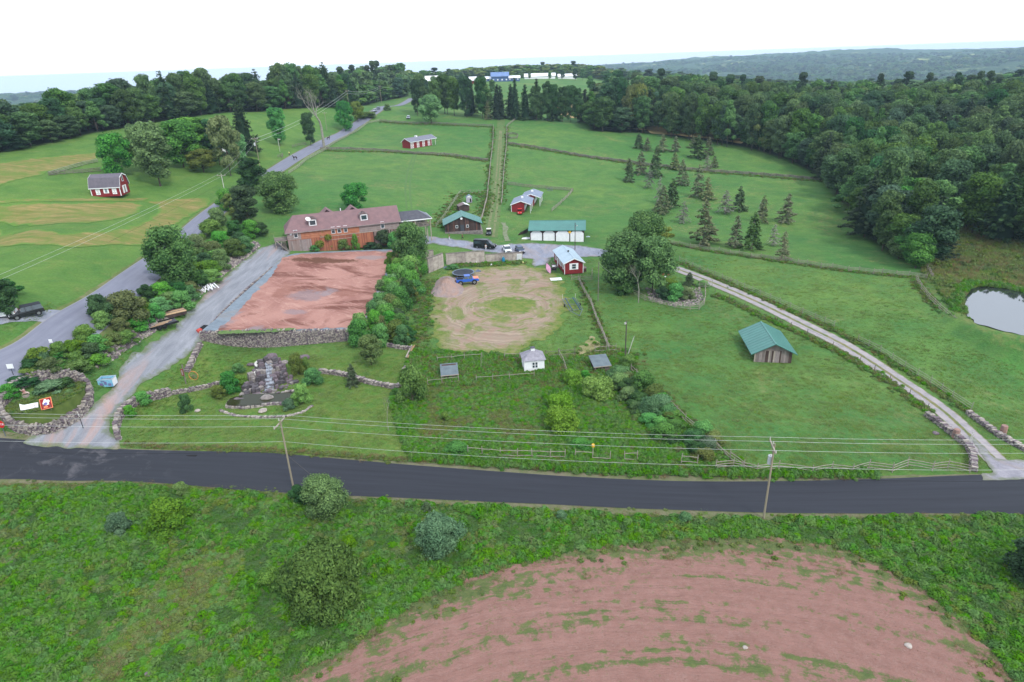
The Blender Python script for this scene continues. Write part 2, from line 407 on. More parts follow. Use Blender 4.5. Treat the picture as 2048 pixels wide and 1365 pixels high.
def m_oldroad():
    t = NT('old_asphalt'); p = t.pos(); u = t.attr('u'); s = t.attr('s')
    cv = t.n('CombineXYZ'); t.l(t.math('MULTIPLY', u, 6), cv.inputs[0]); t.l(t.math('MULTIPLY', s, .05), cv.inputs[1])
    c = t.mix(t.ramp(t.noise(cv.outputs[0], 1.5, 4, .6), .3, .7), srgb(108, 110, 124), srgb(124, 126, 138))
    c = t.mix(t.math('MULTIPLY', t.ramp(t.noise(p, .5, 5, .7), .5, .7), .35), c, srgb(104, 108, 120))
    c = t.mix(t.math('MULTIPLY', t.ramp(t.math('ABSOLUTE', u), .47, .5), .6), c, srgb(150, 146, 140))
    t.base(c, .85, .25); t.bump(t.noise(p, 20, 2), .2, .02); return t.m
def m_gravel(name, c1, c2, pink, stretch=(1, 1, 1), rot=0, pinkamt=.7, green=0.0, eg=1.0):
    t = NT(name); p = t.pos(); v = t.mapp(t.mapp(p, (1, 1, 1), (0, 0, rot)), stretch)
    c = t.mix(t.ramp(t.noise(v, .7, 5, .65, .4), .34, .66), c1, c2)
    c = t.mix(t.math('MULTIPLY', t.ramp(t.noise(v, .16, 5, .6, 1.1), .5, .64), pinkamt), c, pink)
    c = t.mix(.5, c, t.mix(t.ramp(t.noise(p, 5, 5, .85), .32, .68), (.5, .5, .5, 1), (1, 1, 1, 1)), 'MULTIPLY')
    if green:
        e = t.math('ADD', t.attr('edge'), t.math('MULTIPLY', t.math('SUBTRACT', t.noise(p, .9, 4, .75), .5), 2.4))
        c = t.mix(t.math('MULTIPLY', t.ramp(e, eg, 0.0), green), c, srgb(92, 104, 58))
    t.base(c, .92, .15); t.bump(t.math('ADD', t.noise(p, 7, 4, .7), t.noise(v, 1.2, 3)), .6, .09); return t.m
edge_n = [(-420, 868), (-200, 876), (0, 882), (130, 892), (400, 906), (700, 926), (1024, 948), (1300, 962), (1549, 965), (1800, 962), (2048, 959), (2400, 950)]
edge_s = [(-420, 940), (-200, 948), (0, 955), (130, 959), (400, 969), (700, 988), (1024, 1005), (1300, 1019), (1549, 1026), (1800, 1024), (2048, 1020), (2400, 1008)]
RC = [((at(*a)+at(*b))/2) for a, b in zip(edge_n, edge_s)]; RW = [(at(*a)-at(*b)).length for a, b in zip(edge_n, edge_s)]
sh = ribbon('road_shoulder', RC, 8.9, m_gravel('shoulder_gravel', srgb(120, 116, 92), srgb(92, 104, 62), srgb(132, 120, 106), pinkamt=.4), off=.03, jit=.04)
newroad = ribbon('road', RC, lambda t: float(np.interp(t, np.linspace(0, 1, len(RW)), RW)), m_newroad(), off=.085, step=1.0, across=9)
OC = [(-520, 905), (-300, 850), (-150, 803), (0, 743), (100, 690), (185, 627), (262, 568), (350, 502), (425, 428), (500, 374), (565, 333), (640, 290), (690, 266), (735, 235), (770, 214), (824, 197)]
OLDC = [at(*c) for c in OC]
ribbon('old_road_shoulder', OLDC, 7.6, m_gravel('old_shoulder', srgb(110, 120, 70), srgb(88, 106, 56), srgb(140, 130, 104), pinkamt=.5), off=.04, jit=.05)
ribbon('old_road', OLDC, 6.2, m_oldroad(), off=.095, across=7)
zone('side_driveway', P((-120, 615), (0, 625), (60, 624), (135, 622), (175, 628), (150, 640), (100, 648), (0, 650), (-120, 652)), m_gravel('side_gravel', srgb(150, 154, 164), srgb(126, 130, 142), srgb(164, 160, 158), pinkamt=.4), off=.07, cell=.5, amp=.25)
_a, _b = at(262, 770), at(500, 540); DRA = math.atan2(_b.y-_a.y, _b.x-_a.x)
m_drive = m_gravel('driveway_gravel', srgb(152, 154, 160), srgb(124, 127, 134), srgb(176, 144, 132), (.13, 1.1, 1), -DRA, .75, .75, .9)
zone('driveway', P((563, 484), (520, 497), (488, 522), (440, 561), (400, 602), (350, 658), (290, 693), (252, 722), (228, 772), (180, 820), (130, 851), (80, 868), (38, 888), (130, 896), (245, 899), (238, 880), (218, 862), (222, 838), (245, 808), (275, 780), (335, 738), (395, 694), (432, 650), (480, 600), (545, 540), (584, 503)), m_drive, off=.1, cell=.5, amp=.3, freq=.6)
zone('barnyard_gravel', P((795, 468), (860, 472), (900, 478), (945, 484), (1000, 490), (1060, 486), (1105, 489), (1160, 492), (1215, 500), (1260, 510), (1260, 520), (1200, 514), (1140, 515), (1104, 517), (1090, 530), (1068, 537), (1062, 520), (1010, 509), (940, 500), (870, 489), (795, 486)),
     m_gravel('yard_gravel', srgb(152, 156, 168), srgb(126, 130, 144), srgb(158, 144, 138), (1, .4, 1), 0, .6, .8, .9), off=.07, cell=.5, amp=.5, freq=.5)
lane = [(1290, 516), (1330, 530), (1400, 556), (1500, 598), (1600, 647), (1700, 698), (1800, 763), (1880, 818), (1940, 872), (1990, 920), (2040, 965)]
def m_lane():
    t = NT('lane_gravel'); p = t.pos(); u = t.math('ABSOLUTE', t.attr('u'))
    c = t.mix(t.ramp(t.noise(p, .8, 4, .6), .35, .65), srgb(160, 152, 152), srgb(138, 134, 136))
    un = t.math('ADD', u, t.math('MULTIPLY', t.math('SUBTRACT', t.noise(p, .8, 4, .7), .5), .2))
    g = t.mix(t.ramp(t.noise(p, .6, 3), .4, .6), srgb(92, 104, 58), srgb(122, 116, 80))
    c = t.mix(t.ramp(un, .115, .06), c, g); c = t.mix(t.ramp(un, .42, .49), c, g)
    t.base(c, .92, .15); t.bump(t.noise(p, 8, 4, .7), .6, .08); return t.m
ribbon('farm_lane', P(*lane), 3.7, m_lane(), off=.07, across=9)
zone('lane_mouth', P((1925, 860), (1950, 880), (1990, 918), (2060, 925), (2120, 962), (1965, 962), (1978, 942), (1960, 905)), m_gravel('mouth_gravel', srgb(160, 156, 162), srgb(136, 134, 142), srgb(150, 138, 132), pinkamt=.5, green=.6, eg=.8), off=.11, cell=.4, amp=.35)
# worn tracks
m_track = mat('worn_track', srgb(124, 120, 92), srgb(84, 108, 60), .5, .95, .1, obj=False)
m_track2 = mat('mown_track', srgb(78, 112, 62), srgb(88, 112, 66), .6, .95, .1, obj=False)
m_track3 = mat('cow_lane_grass', srgb(80, 108, 60), srgb(98, 112, 70), .5, .95, .1, obj=False)
LANE = [(1003, 236), (1001, 262), (999, 300), (996, 350), (991, 400), (985, 440), (980, 475)]
ribbon('grass_lane', P(*LANE), 4.6, m_track3, off=.05, across=7)
for dx in (-4, 5): ribbon('wheel_track', P(*[(a+dx*(b-200)/200, b) for a, b in LANE[1:]]), .8, m_track, off=.085, across=3, jit=.25)
for dx in (-4, 5): ribbon('wheel_track', P(*[(830+dx*.6, 309), (820+dx*.8, 340), (815+dx, 375), (818+dx*1.1, 420)]), .7, m_track2, off=.06, across=3, jit=.2)
ribbon('wheel_track', P((1006, 446), (1011, 456), (1010, 468), (1016, 484)), 1.6, mat('lane_gravel_patch', srgb(128, 130, 112), srgb(96, 112, 72), 1.2, .95, .1, obj=False), off=.09, across=3, jit=.3)
# ---- bare soil, hay
m_tanp = mat('dry_bare_patch', srgb(150, 136, 108), srgb(108, 116, 66), .8, .95, .1, obj=False)
def m_arena():
    t = NT('dirt_lot_soil'); p = t.pos(); q = at(1022, 612)
    v = t.n('VectorMath', operation='SUBTRACT'); t.l(p, v.inputs[0]); v.inputs[1].default_value = tuple(q)
    vs = t.mapp(v.outputs[0], (1, .95, 0)); ln = t.n('VectorMath', operation='LENGTH'); t.l(vs, ln.inputs[0]); r = ln.outputs['Value']
    w = t.math('ADD', r, t.math('MULTIPLY', t.noise(p, .25, 3), 3.0)); cv = t.n('CombineXYZ'); t.l(w, cv.inputs[0])
    rings = t.ramp(t.noise(cv.outputs[0], 1.1, 4, .7), .42, .6)
    soil = t.mix(rings, srgb(134, 118, 102), srgb(158, 142, 124))
    soil = t.mix(t.math('MULTIPLY', t.ramp(t.noise(p, .3, 5, .65, .8), .45, .62), .6), soil, srgb(146, 118, 104))
    grass = t.mix(t.ramp(t.noise(p, .7, 4, .7), .4, .6), srgb(90, 112, 50), srgb(116, 122, 66))
    e = t.math('ADD', t.attr('edge'), t.math('MULTIPLY', t.math('SUBTRACT', t.noise(p, .35, 5, .8, .5), .5), 11))
    c = t.mix(t.ramp(e, 4.4, .8), soil, grass); c = t.mix(t.math('MULTIPLY', t.ramp(t.noise(p, .16, 6, .72, .7), .5, .6), .8), c, grass)
    inn = t.math('ADD', r, t.math('MULTIPLY', t.math('SUBTRACT', t.noise(p, .3, 5, .75), .5), 13))
    c = t.mix(t.ramp(inn, 6.0, 4.2), c, grass)
    ringg = t.math('MULTIPLY', t.ramp(t.noise(cv.outputs[0], .8, 2), .5, .58), t.math('MULTIPLY', t.ramp(r, 14, 10), t.ramp(t.noise(p, .5, 4, .7), .46, .56)))
    c = t.mix(t.math('MULTIPLY', ringg, .9), c, grass)
    t.base(c, .95, .1); t.bump(t.math('ADD', t.noise(p, 5, 4, .7), rings), .5, .08); return t.m
zone('dirt_lot', P((905, 540), (960, 534), (1045, 530), (1100, 540), (1128, 570), (1140, 610), (1120, 650), (1090, 680), (1050, 700), (960, 718), (880, 716), (860, 650), (862, 600), (870, 560)), m_arena(), off=.05, cell=.5, amp=1.1, freq=.45)
zone('bare_patch', P((1165, 690), (1185, 672), (1198, 690), (1200, 704), (1150, 708)), m_tanp, off=.05, cell=.4, amp=.6, freq=.9)
def m_field():
    t = NT('ploughed_soil'); p = t.pos(); q = at(1240, 1700) if False else Vector((9.0, 18.0, 0))
    v = t.n('VectorMath', operation='SUBTRACT'); t.l(p, v.inputs[0]); v.inputs[1].default_value = tuple(q)
    vs = t.mapp(v.outputs[0], (.72, 1.0, 0)); ln = t.n('VectorMath', operation='LENGTH'); t.l(vs, ln.inputs[0]); r = ln.outputs['Value']
    w = t.math('ADD', r, t.math('MULTIPLY', t.noise(p, .22, 3), 1.6)); cv = t.n('CombineXYZ'); t.l(t.math('MULTIPLY', w, 1.0), cv.inputs[0])
    sx = t.n('SeparateXYZ'); t.l(vs, sx.inputs[0]); ang = t.math('ARCTAN2', sx.outputs[0], sx.outputs[1]); t.l(t.math('MULTIPLY', ang, 3.0), cv.inputs[1])
    fur = t.noise(cv.outputs[0], 1.5, 5, .7)
    c = t.mix(t.ramp(t.math('ADD', t.math('MULTIPLY', fur, .4), t.math('MULTIPLY', t.noise(p, 1.1, 5, .75), .6)), .36, .64), srgb(150, 114, 104), srgb(124, 92, 82))
    c = t.mix(t.math('MULTIPLY', t.ramp(t.noise(p, 2.2, 5, .8), .46, .7), .7), c, srgb(156, 126, 116))
    c = t.mix(t.math('MULTIPLY', t.ramp(t.noise(p, 6, 4, .8), .55, .75), .6), c, srgb(92, 70, 62))
    wd = t.math('ADD', t.math('MULTIPLY', t.noise(t.mapp(cv.outputs[0], (1, .8, 1)), .42, 4, .7), .55), t.math('MULTIPLY', t.noise(p, .8, 4, .7), .45))
    e = t.math('ADD', t.math('MULTIPLY', t.ramp(t.attr('edge'), 5, 0), .06), wd)
    g = t.mix(t.ramp(t.noise(p, 1.6, 3, .7), .35, .65), srgb(58, 92, 44), srgb(92, 108, 58))
    c = t.mix(t.math('MULTIPLY', t.ramp(e, .515, .57), .85), c, g)
    t.base(c, .95, .1); t.bump(t.math('ADD', t.math('MULTIPLY', fur, 2.0), t.noise(p, 4, 5, .75)), .9, .16); return t.m
FIELD = P((560, 1365), (640, 1325), (700, 1288), (770, 1240), (850, 1196), (950, 1152), (1060, 1122), (1180, 1098), (1290, 1084), (1450, 1074), (1560, 1076), (1680, 1096), (1770, 1132), (1850, 1180), (1920, 1240), (1990, 1310), (2030, 1365))+[Vector((32, 20, 0)), Vector((-20, 20, 0)), Vector((-20, 36, 0))]
field = zone('ploughed_field', FIELD, m_field(), off=.09, cell=.3, amp=.35, freq=2.6, seed=3)
m_hay = NT('dry_hay'); _p = m_hay.pos(); _v = m_hay.mapp(_p, (.25, 1.6, 1), (0, 0, R(8)))
_c = m_hay.mix(m_hay.ramp(m_hay.noise(_v, .35, 5, .7), .36, .64), srgb(150, 130, 86), srgb(108, 112, 58))
_c = m_hay.mix(m_hay.math('MULTIPLY', m_hay.ramp(m_hay.noise(_v, .9, 5, .75), .45, .6), .6), _c, srgb(92, 104, 52)); _c = m_hay.mix(m_hay.math('MULTIPLY', m_hay.ramp(m_hay.noise(_p, .15, 5, .75), .45, .62), .85), _c, srgb(96, 118, 54))
_e = m_hay.math('ADD', m_hay.attr('edge'), m_hay.math('MULTIPLY', m_hay.math('SUBTRACT', m_hay.noise(_p, .5, 4, .75), .5), 4)); _c = m_hay.mix(m_hay.ramp(_e, 1.3, .1), _c, srgb(88, 124, 54)); m_hay.base(_c, .95, .1); m_hay.bump(m_hay.noise(_p, 1.2, 4, .7), .7, .3); m_hay = m_hay.m
zone('hay_strip', P((-150, 352), (0, 326), (100, 314), (195, 305), (199, 318), (150, 331), (90, 347), (0, 372), (-150, 410)), m_hay, off=.08, cell=1.0, amp=.8, freq=.2)
zone('hay_field', P((-200, 425), (0, 411), (150, 408), (265, 405), (287, 412), (280, 425), (240, 438), (180, 448), (100, 450), (0, 446), (-200, 462)), m_hay, off=.08, cell=.8, amp=.7, freq=.3, seed=2)
zone('hay_strip', P((290, 405), (340, 398), (420, 396), (416, 410), (385, 432), (345, 452), (310, 480), (292, 492), (150, 496), (0, 497), (-200, 500), (-200, 470), (0, 460), (120, 470), (220, 462), (290, 445), (318, 425), (312, 410)), m_hay, off=.08, cell=.8, amp=.6, freq=.3, seed=4)
zone('hay_strip', P((0, 408), (-200, 418), (-200, 409), (0, 400), (120, 398), (300, 396), (288, 403), (150, 404)), m_hay, off=.08, cell=.8, amp=.4, freq=.3, seed=9)
m_tan = mat('stubble', srgb(178, 154, 112), srgb(150, 140, 92), .2, .95, .1, obj=False)
def zoneW(name, pts, m, **k): return zone(name, [aD(*p) for p in pts], m, **k)
zone('stubble_field', P((1080, 205), (1160, 200), (1215, 188), (1280, 190), (1330, 225), (1345, 262), (1250, 258), (1180, 240), (1120, 235)), m_tan, off=.2, cell=3, amp=2, freq=.05)
zone('stubble_field', P((1275, 218), (1340, 215), (1450, 235), (1500, 258), (1480, 288), (1400, 276), (1300, 268)), m_tan, off=.25, cell=3, amp=2, freq=.05)
# ---- pond on the right
ps = at(2000, 615).z-.15
pond_px = [(1921, 600), (1930, 585), (1948, 574), (1975, 573), (2010, 576), (2048, 584), (2150, 600), (2200, 640), (2150, 672), (2048, 670), (2000, 662), (1960, 650), (1935, 635), (1922, 615)]
def on_plane(px, py, z):
    d = ray(px, py); t = (z-CAMH)/d[2]; return Vector((d[0]*t, d[1]*t, z))
POND = [on_plane(a, b, ps) for a, b in pond_px]
pc = sum(POND, Vector())/len(POND)
t = NT('pond_water'); t.base(srgb(46, 52, 50), .03, .9); t.p.inputs['IOR'].default_value = 2.3; t.bump(t.noise(t.pos(), 1.2, 2), .02, .02); M_WATER = t.m
t = NT('dark_water'); t.base(srgb(48, 50, 30), .05, .6); t.p.inputs['IOR'].default_value = 1.2; t.bump(t.noise(t.pos(), 2.5, 2), .05, .02); M_WATER2 = t.m
# sink the ground under the pond
co = np.empty(len(me.vertices)*3); me.vertices.foreach_get('co', co); co = co.reshape(-1, 3)
s_ = sdf(co[:, 0], co[:, 1], POND)
tgt = np.where(s_ > 0, ps-.15-np.minimum(s_*.15, 1.0), ps-.15+np.minimum(-s_, 5)*.16+.05)
wgt = np.clip((s_+5)/3, 0, 1); co[:, 2] = np.where(s_ > -5, co[:, 2]*(1-wgt)+tgt*wgt, co[:, 2])
me.vertices.foreach_set('co', co.ravel()); me.update()
zone('pond_water', POND, M_WATER, off=0, cell=.8, amp=.8, freq=.5, zfun=lambda x, y: np.full_like(x, ps), seed=5)
# ------------------------------------------------------------------ shared paints
m_green = mat('green_metal_roof', srgb(66, 122, 112), srgb(58, 110, 102), .4, .38, .5)
m_redw = mat('red_siding', srgb(132, 34, 38), srgb(112, 30, 34), 1.2, .7)
m_white = mat('white_paint', srgb(232, 232, 232), srgb(216, 218, 220), 1.5, .6)
m_shgl = mat('grey_shingles', srgb(122, 124, 136), srgb(104, 106, 116), 1.2, .85, bump=.3)
m_mauve = mat('mauve_shingles', srgb(128, 100, 100), srgb(112, 90, 92), .8, .85, bump=.3)
m_dkgrey = mat('charcoal_shingles', srgb(86, 86, 92), srgb(72, 72, 80), 1.0, .85, bump=.3)
m_glass = mat('window_glass', srgb(48, 60, 66), srgb(60, 74, 80), .8, .08, .8)
m_darkin = mat('dark_interior', srgb(26, 24, 24), srgb(20, 19, 20), 1, .9)
m_brown = mat('weathered_brown_boards', srgb(82, 66, 60), srgb(58, 46, 44), 1.1, .9, stretch=(1, 1, .25))
m_grey_wood = mat('grey_weathered_wood', srgb(132, 122, 116), srgb(104, 94, 90), 1.4, .9, stretch=(1, 1, .25))
m_lite_wood = mat('pale_weathered_wood', srgb(166, 156, 144), srgb(138, 128, 116), 1.4, .9)
m_cedar = mat('orange_cedar', srgb(166, 108, 78), srgb(140, 90, 68), .8, .85)
m_rust = mat('red_brown_boards', srgb(146, 90, 70), srgb(124, 74, 60), .7, .9, stretch=(1.6, 1, .2))
m_silver = mat('silvered_shingles', srgb(150, 138, 134), srgb(124, 114, 112), 1.0, .9)
m_silver2 = mat('silvered_boards', srgb(146, 130, 124), srgb(120, 104, 98), 1.0, .9, stretch=(1.6, 1, .2))
m_conc = mat('stained_concrete', srgb(168, 158, 148), srgb(124, 114, 108), .8, .9, bump=.3)
m_stone = mat('field_stone', srgb(150, 142, 136), srgb(104, 98, 96), 2.5, .9, obj=False, bump=.3)
m_black = mat('black_rubber', srgb(30, 30, 32), srgb(22, 22, 24), 2, .8)
m_ltblue = mat('pale_blue_metal_roof', srgb(164, 182, 192), srgb(150, 170, 182), .6, .4, .5)
m_soilw = mat('brown_earth', srgb(112, 92, 72), srgb(88, 84, 52), .8, .95, obj=False)
TH = {}
def place2(pa, pb):
    a, b = at(*pa), at(*pb); d = b-a
    return a, math.atan2(d.y, d.x), Vector((d.x, d.y)).length
def place3(pa, pb, pc, w=.5):
    """front-left, front-right and rear-right feet of a building"""
    a, b, c = at(*pa), at(*pb), at(*pc); d1 = b-a; d2 = c-b
    a1 = math.atan2(d1.y, d1.x); a2 = math.atan2(d2.y, d2.x)-math.pi/2
    rz = a1*(1-w)+a2*w
    return a, rz, Vector((d1.x, d1.y)).length, Vector((d2.x, d2.y)).length
def settle(name, label, cat, loc, rz, group=None, sink=0.0):
    return thing(name, label, cat, (loc.x, loc.y, loc.z-sink), rz, group)
def loc2w(o, x, y, z=0):
    c, s = math.cos(o.rotation_euler.z), math.sin(o.rotation_euler.z)
    return Vector((o.location.x+x*c-y*s, o.location.y+x*s+y*c, o.location.z+z))
# gable roof with the ridge along local x.  front eave at y=0, back eave at y=d
def roof_x(par, x0, x1, y0, y1, ze, zr, m, ov=.35, t=.14, name='roof', yr=None, trim=None, seams=0):
    yr = (y0+y1)/2 if yr is None else yr; b = MB()
    sf = (zr-ze)/(yr-y0); sb = (zr-ze)/(y1-yr)
    A = (x0-ov, y0-ov, ze-ov*sf); B = (x1+ov, y0-ov, ze-ov*sf); C = (x1+ov, yr, zr); D = (x0-ov, yr, zr)
    E = (x1+ov, y1+ov, ze-ov*sb); G = (x0-ov, y1+ov, ze-ov*sb)
    b.slab([A, B, C, D], t, m); b.slab([D, C, E, G], t, m)
    if seams:
        n = int((x1-x0+2*ov)/seams)
        for i in range(n+1):
            x = x0-ov+(x1-x0+2*ov)*i/n-.02*(i == n)
            b.slab([(x, y0-ov, ze-ov*sf+.03), (x+.03, y0-ov, ze-ov*sf+.03), (x+.03, yr, zr+.03), (x, yr, zr+.03)], .03, m)
        b.box(x0-ov, x1+ov, yr-.15, yr+.15, zr-.02, zr+.05, m)
    r = b.build(name, par)
    if trim:
        q = MB()
        for x in (x0-ov-.04, x1+ov+.002):
            q = MB(); q.prism([(y0-ov, ze-ov*sf-.22), (y0-ov, ze-ov*sf+.02), (yr, zr+.02), (y1+ov, ze-ov*sb+.02), (y1+ov, ze-ov*sb-.22), (yr, zr-.24)], 'x', x, x+.04, trim); q.build('rake_board', par)
        q = MB(); q.box(x0-ov, x1+ov, y0-ov-.05, y0-ov-.003, ze-ov*sf-.2, ze-ov*sf+.02, trim); q.build('fascia', par)
    return r
def roof_y(par, x0, x1, y0, y1, ze, zr, m, ov=.35, t=.14, xr=None, trim=None, name='roof', seams=0):
    xr = (x0+x1)/2 if xr is None else xr; b = MB(); sl = (zr-ze)/(xr-x0); sr = (zr-ze)/(x1-xr)
    A = (x0-ov, y0-ov, ze-ov*sl); B = (xr, y0-ov, zr); C = (xr, y1+ov, zr); D = (x0-ov, y1+ov, ze-ov*sl); E = (x1+ov, y0-ov, ze-ov*sr); G = (x1+ov, y1+ov, ze-ov*sr)
    b.slab([A, B, C, D], t, m); b.slab([B, E, G, C], t, m)
    if seams:
        n = int((y1-y0+2*ov)/seams)
        for i in range(n+1):
            y = y0-ov+(y1-y0+2*ov)*i/n-.03*(i == n)
            b.slab([(x0-ov, y, ze-ov*sl+.03), (xr, y, zr+.03), (xr, y+.03, zr+.03), (x0-ov, y+.03, ze-ov*sl+.03)], .03, m)
            b.slab([(xr, y, zr+.03), (x1+ov, y, ze-ov*sr+.03), (x1+ov, y+.03, ze-ov*sr+.03), (xr, y+.03, zr+.03)], .03, m)
        b.box(xr-.12, xr+.12, y0-ov, y1+ov, zr-.02, zr+.05, m)
    b.build(name, par)
    if trim:
        q = MB()
        for y in (y0-ov-.044, y1+ov+.004):
            q = MB(); q.prism([(x0-ov, ze-ov*sl-.22), (x0-ov, ze-ov*sl+.02), (xr, zr+.02), (x1+ov, ze-ov*sr+.02), (x1+ov, ze-ov*sr-.22), (xr, zr-.24)], 'y', y, y+.04, trim); q.build('rake_board', par)
def win_y(par, x, z, w, h, y=0.0, frame=m_white, n=2, name='window', out=-1, mull=True):
    """window in a wall that faces -y (out=-1) at depth y"""
    f = MB(); yo = y+out*.07
    a, c = sorted((y+out*.003, yo))
    for q in ((x-w/2-.09, x-w/2, z-.09, z+h+.09), (x+w/2, x+w/2+.09, z-.09, z+h+.09), (x-w/2, x+w/2, z-.09, z), (x-w/2, x+w/2, z+h, z+h+.09)):
        f.box(q[0], q[1], a, c, q[2], q[3], frame)
    if mull: f.box(x-w/2, x+w/2, a, c-.01, z+h/2-.03, z+h/2+.03, frame)
    wd = f.build(name, par)
    g = MB(); g.box(x-w/2, x+w/2, *sorted((y+out*.002, y+out*.03)), z, z+h, m_glass); g.build('pane', wd); return wd
def win_x(par, y, z, w, h, x=0.0, frame=m_white, out=-1, name='window'):
    f = MB(); a, c = sorted((x+out*.003, x+out*.07))
    for q in ((y-w/2-.09, y-w/2, z-.09, z+h+.09), (y+w/2, y+w/2+.09, z-.09, z+h+.09), (y-w/2, y+w/2, z-.09, z), (y-w/2, y+w/2, z+h, z+h+.09)):
        f.box(a, c, q[0], q[1], q[2], q[3], frame)
    wd = f.build(name, par); g = MB(); g.box(*sorted((x+out*.002, x+out*.03)), y-w/2, y+w/2, z, z+h, m_glass); g.build('pane', wd); return wd
def boards_y(par, x0, x1, zb, top, y, m, w=.25, t=.03, name='board', mats=None, jit=.02):
    """vertical boards on a wall that faces -y; top(x) gives the height"""
    n = max(1, int((x1-x0)/w)); w = (x1-x0)/n
    for i in range(n):
        a, c = x0+i*w+.012, x0+(i+1)*w-.012; yy = y-rnd.uniform(0, jit)
        b = MB(); z0 = zb-rnd.uniform(0, .06)
        b.add([(a, yy-t, z0), (c, yy-t, z0), (c, yy, z0), (a, yy, z0), (a, yy-t, top(a)), (c, yy-t, top(c)), (c, yy, top(c)), (a, yy, top(a))],
              [(0, 3, 2, 1), (4, 5, 6, 7), (0, 1, 5, 4), (1, 2, 6, 5), (2, 3, 7, 6), (3, 0, 4, 7)], rnd.choice(mats) if mats else m)
        b.build(name, par)
def xdoor(par, x, z, w, h, y, cm, fm, name='stable_door', face='y', out=-1, k=1):
    b = MB(); a, c = y+out*.01, y+out*.05
    def put(u0, u1, v0, v1, d0, d1, m):
        if face == 'y': b.box(u0, u1, min(d0, d1), max(d0, d1), v0, v1, m)
        else: b.box(min(d0, d1), max(d0, d1), u0, u1, v0, v1, m)
    put(x-w/2, x+w/2, z, z+h, a, y+out*.03, cm)
    s = .12*k
    for q in ((x-w/2, x-w/2+s, z, z+h), (x+w/2-s, x+w/2, z, z+h), (x-w/2+s, x+w/2-s, z, z+s), (x-w/2+s, x+w/2-s, z+h-s, z+h), (x-w/2+s, x+w/2-s, z+h/2-s/2, z+h/2+s/2)):
        put(q[0], q[1], q[2], q[3], y+out*.031, c, fm)
    for lo, hi in ((z+s, z+h/2-s/2), (z+h/2+s/2, z+h-s)):
        for sgn in (1, -1):
            p0 = Vector((x-sgn*(w/2-s), lo)); p1 = Vector((x+sgn*(w/2-s), hi)); d = (p1-p0).normalized(); nn = Vector((-d.y, d.x))*s/2
            quad = [p0-nn, p1-nn, p1+nn, p0+nn]
            if face == 'y': b.prism([tuple(v) for v in quad], 'y', y+out*.031, y+out*.047, fm)
            else: b.prism([tuple(v) for v in quad], 'x', y+out*.031, y+out*.047, fm)
    return b.build(name, par)

# ------------------------------------------------------------------ the long house
a, rz, L = place2((579, 502), (803, 494)); HB = a
house = settle('farmhouse', 'long two storey house, mauve shingle roof and orange cedar wall, behind the red soil', 'house', a, rz)
ze = hgt(at(579, 502), 464)*1.0; D_ = 9.0; zr = ze+3.3; zl = ze*.52
b = MB(); b.box(0, L, .02, D_, -1.5, zl, m_rust); b.box(0, L, .0, D_, zl, ze, m_cedar)
b.prism([(.0, ze), (D_, ze), (D_/2, zr-.1)], 'x', 2.4, L, m_silver); w0 = b.build('wall', house)
# weathered claddings: each its own area of shingles / boards
def clad(x0, x1, z0, z1, y, m, name, vert=False, step=.32):
    b = MB()
    if vert:
        n = int((x1-x0)/step)
        for i in range(n): b.box(x0+i*step+.01, x0+(i+1)*step-.01, y-.03-rnd.uniform(0, .02), y, z0, z1+rnd.uniform(-.04, 0), m[rnd.randrange(len(m))])
    else:
        n = int((z1-z0)/step)
        for i in range(n): b.add([(x0, y-.05, z0+i*step), (x1, y-.05, z0+i*step), (x1, y, z0+(i+1)*step), (x0, y, z0+(i+1)*step), (x0, y, z0+i*step), (x1, y, z0+i*step)], [(0, 1, 2, 3), (0, 4, 5, 1), (0, 3, 4), (1, 5, 2)], m[i % len(m)])
    o = b.build(name, house); o['kind'] = 'stuff'; return o
m_cedar2 = mat('orange_cedar_light', srgb(178, 120, 90), srgb(148, 98, 76), .8, .85)
clad(.12*L, .63*L, zl+.05, ze-.15, -.002, [m_cedar, m_cedar2], 'cedar_shingles', step=.25)
clad(.0, .118*L, zl+.05, ze-.15, -.002, [m_silver2, m_silver], 'grey_shingles', step=.25); clad(.632*L, L, zl+.05, ze-.15, -.002, [m_silver, m_silver2], 'grey_shingles', step=.25)
clad(0, .20*L, -1.2, zl-.04, .018, [m_silver2, m_grey_wood, m_silver], 'vertical_boards', True); clad(.201*L, .75*L, -1.2, zl-.04, .018, [m_rust, m_rust, m_cedar], 'vertical_boards', True)
clad(.751*L, L, -1.2, zl-.04, .018, [m_silver2, m_brown], 'vertical_boards', True)
b = MB(); b.box(.28*L, .8*L, -.09, -.06, zl-.02, zl+.14, m_lite_wood); b.build('trim_board', house); b = MB(); b.box(.33*L, .62*L, -.09, -.03, zl*.62, zl*.62+.12, m_lite_wood); b.build('trim_board', house)
b = MB(); o_ = .5; sl_ = (zr-ze)/(D_/2); zo = ze-o_*sl_; rl = 2.3
A = (-o_, -o_, zo); B_ = (L+o_, -o_, zo); C_ = (L+o_, D_/2, zr); Dd = (rl, D_/2, zr); E_ = (L+o_, D_+o_, zo); G_ = (-o_, D_+o_, zo)
b.slab([A, B_, C_, Dd], .15, m_mauve); b.slab([Dd, C_, E_, G_], .15, m_mauve); b.add([A, Dd, G_, (-o_, -o_, zo-.15), (-o_, D_+o_, zo-.15)], [(0, 1, 2), (0, 2, 4, 3)], m_mauve); b.build('roof', house)
b = MB(); b.box(-o_, L+o_, -o_-.05, -o_-.003, zo-.2, zo+.02, m_silver); b.build('fascia', house); b = MB(); b.prism([(-o_, zo-.22), (-o_, zo+.02), (D_/2, zr+.02), (D_+o_, zo+.02), (D_+o_, zo-.22), (D_/2, zr-.24)], 'x', L+o_+.003, L+o_+.05, m_silver); b.build('rake_board', house)
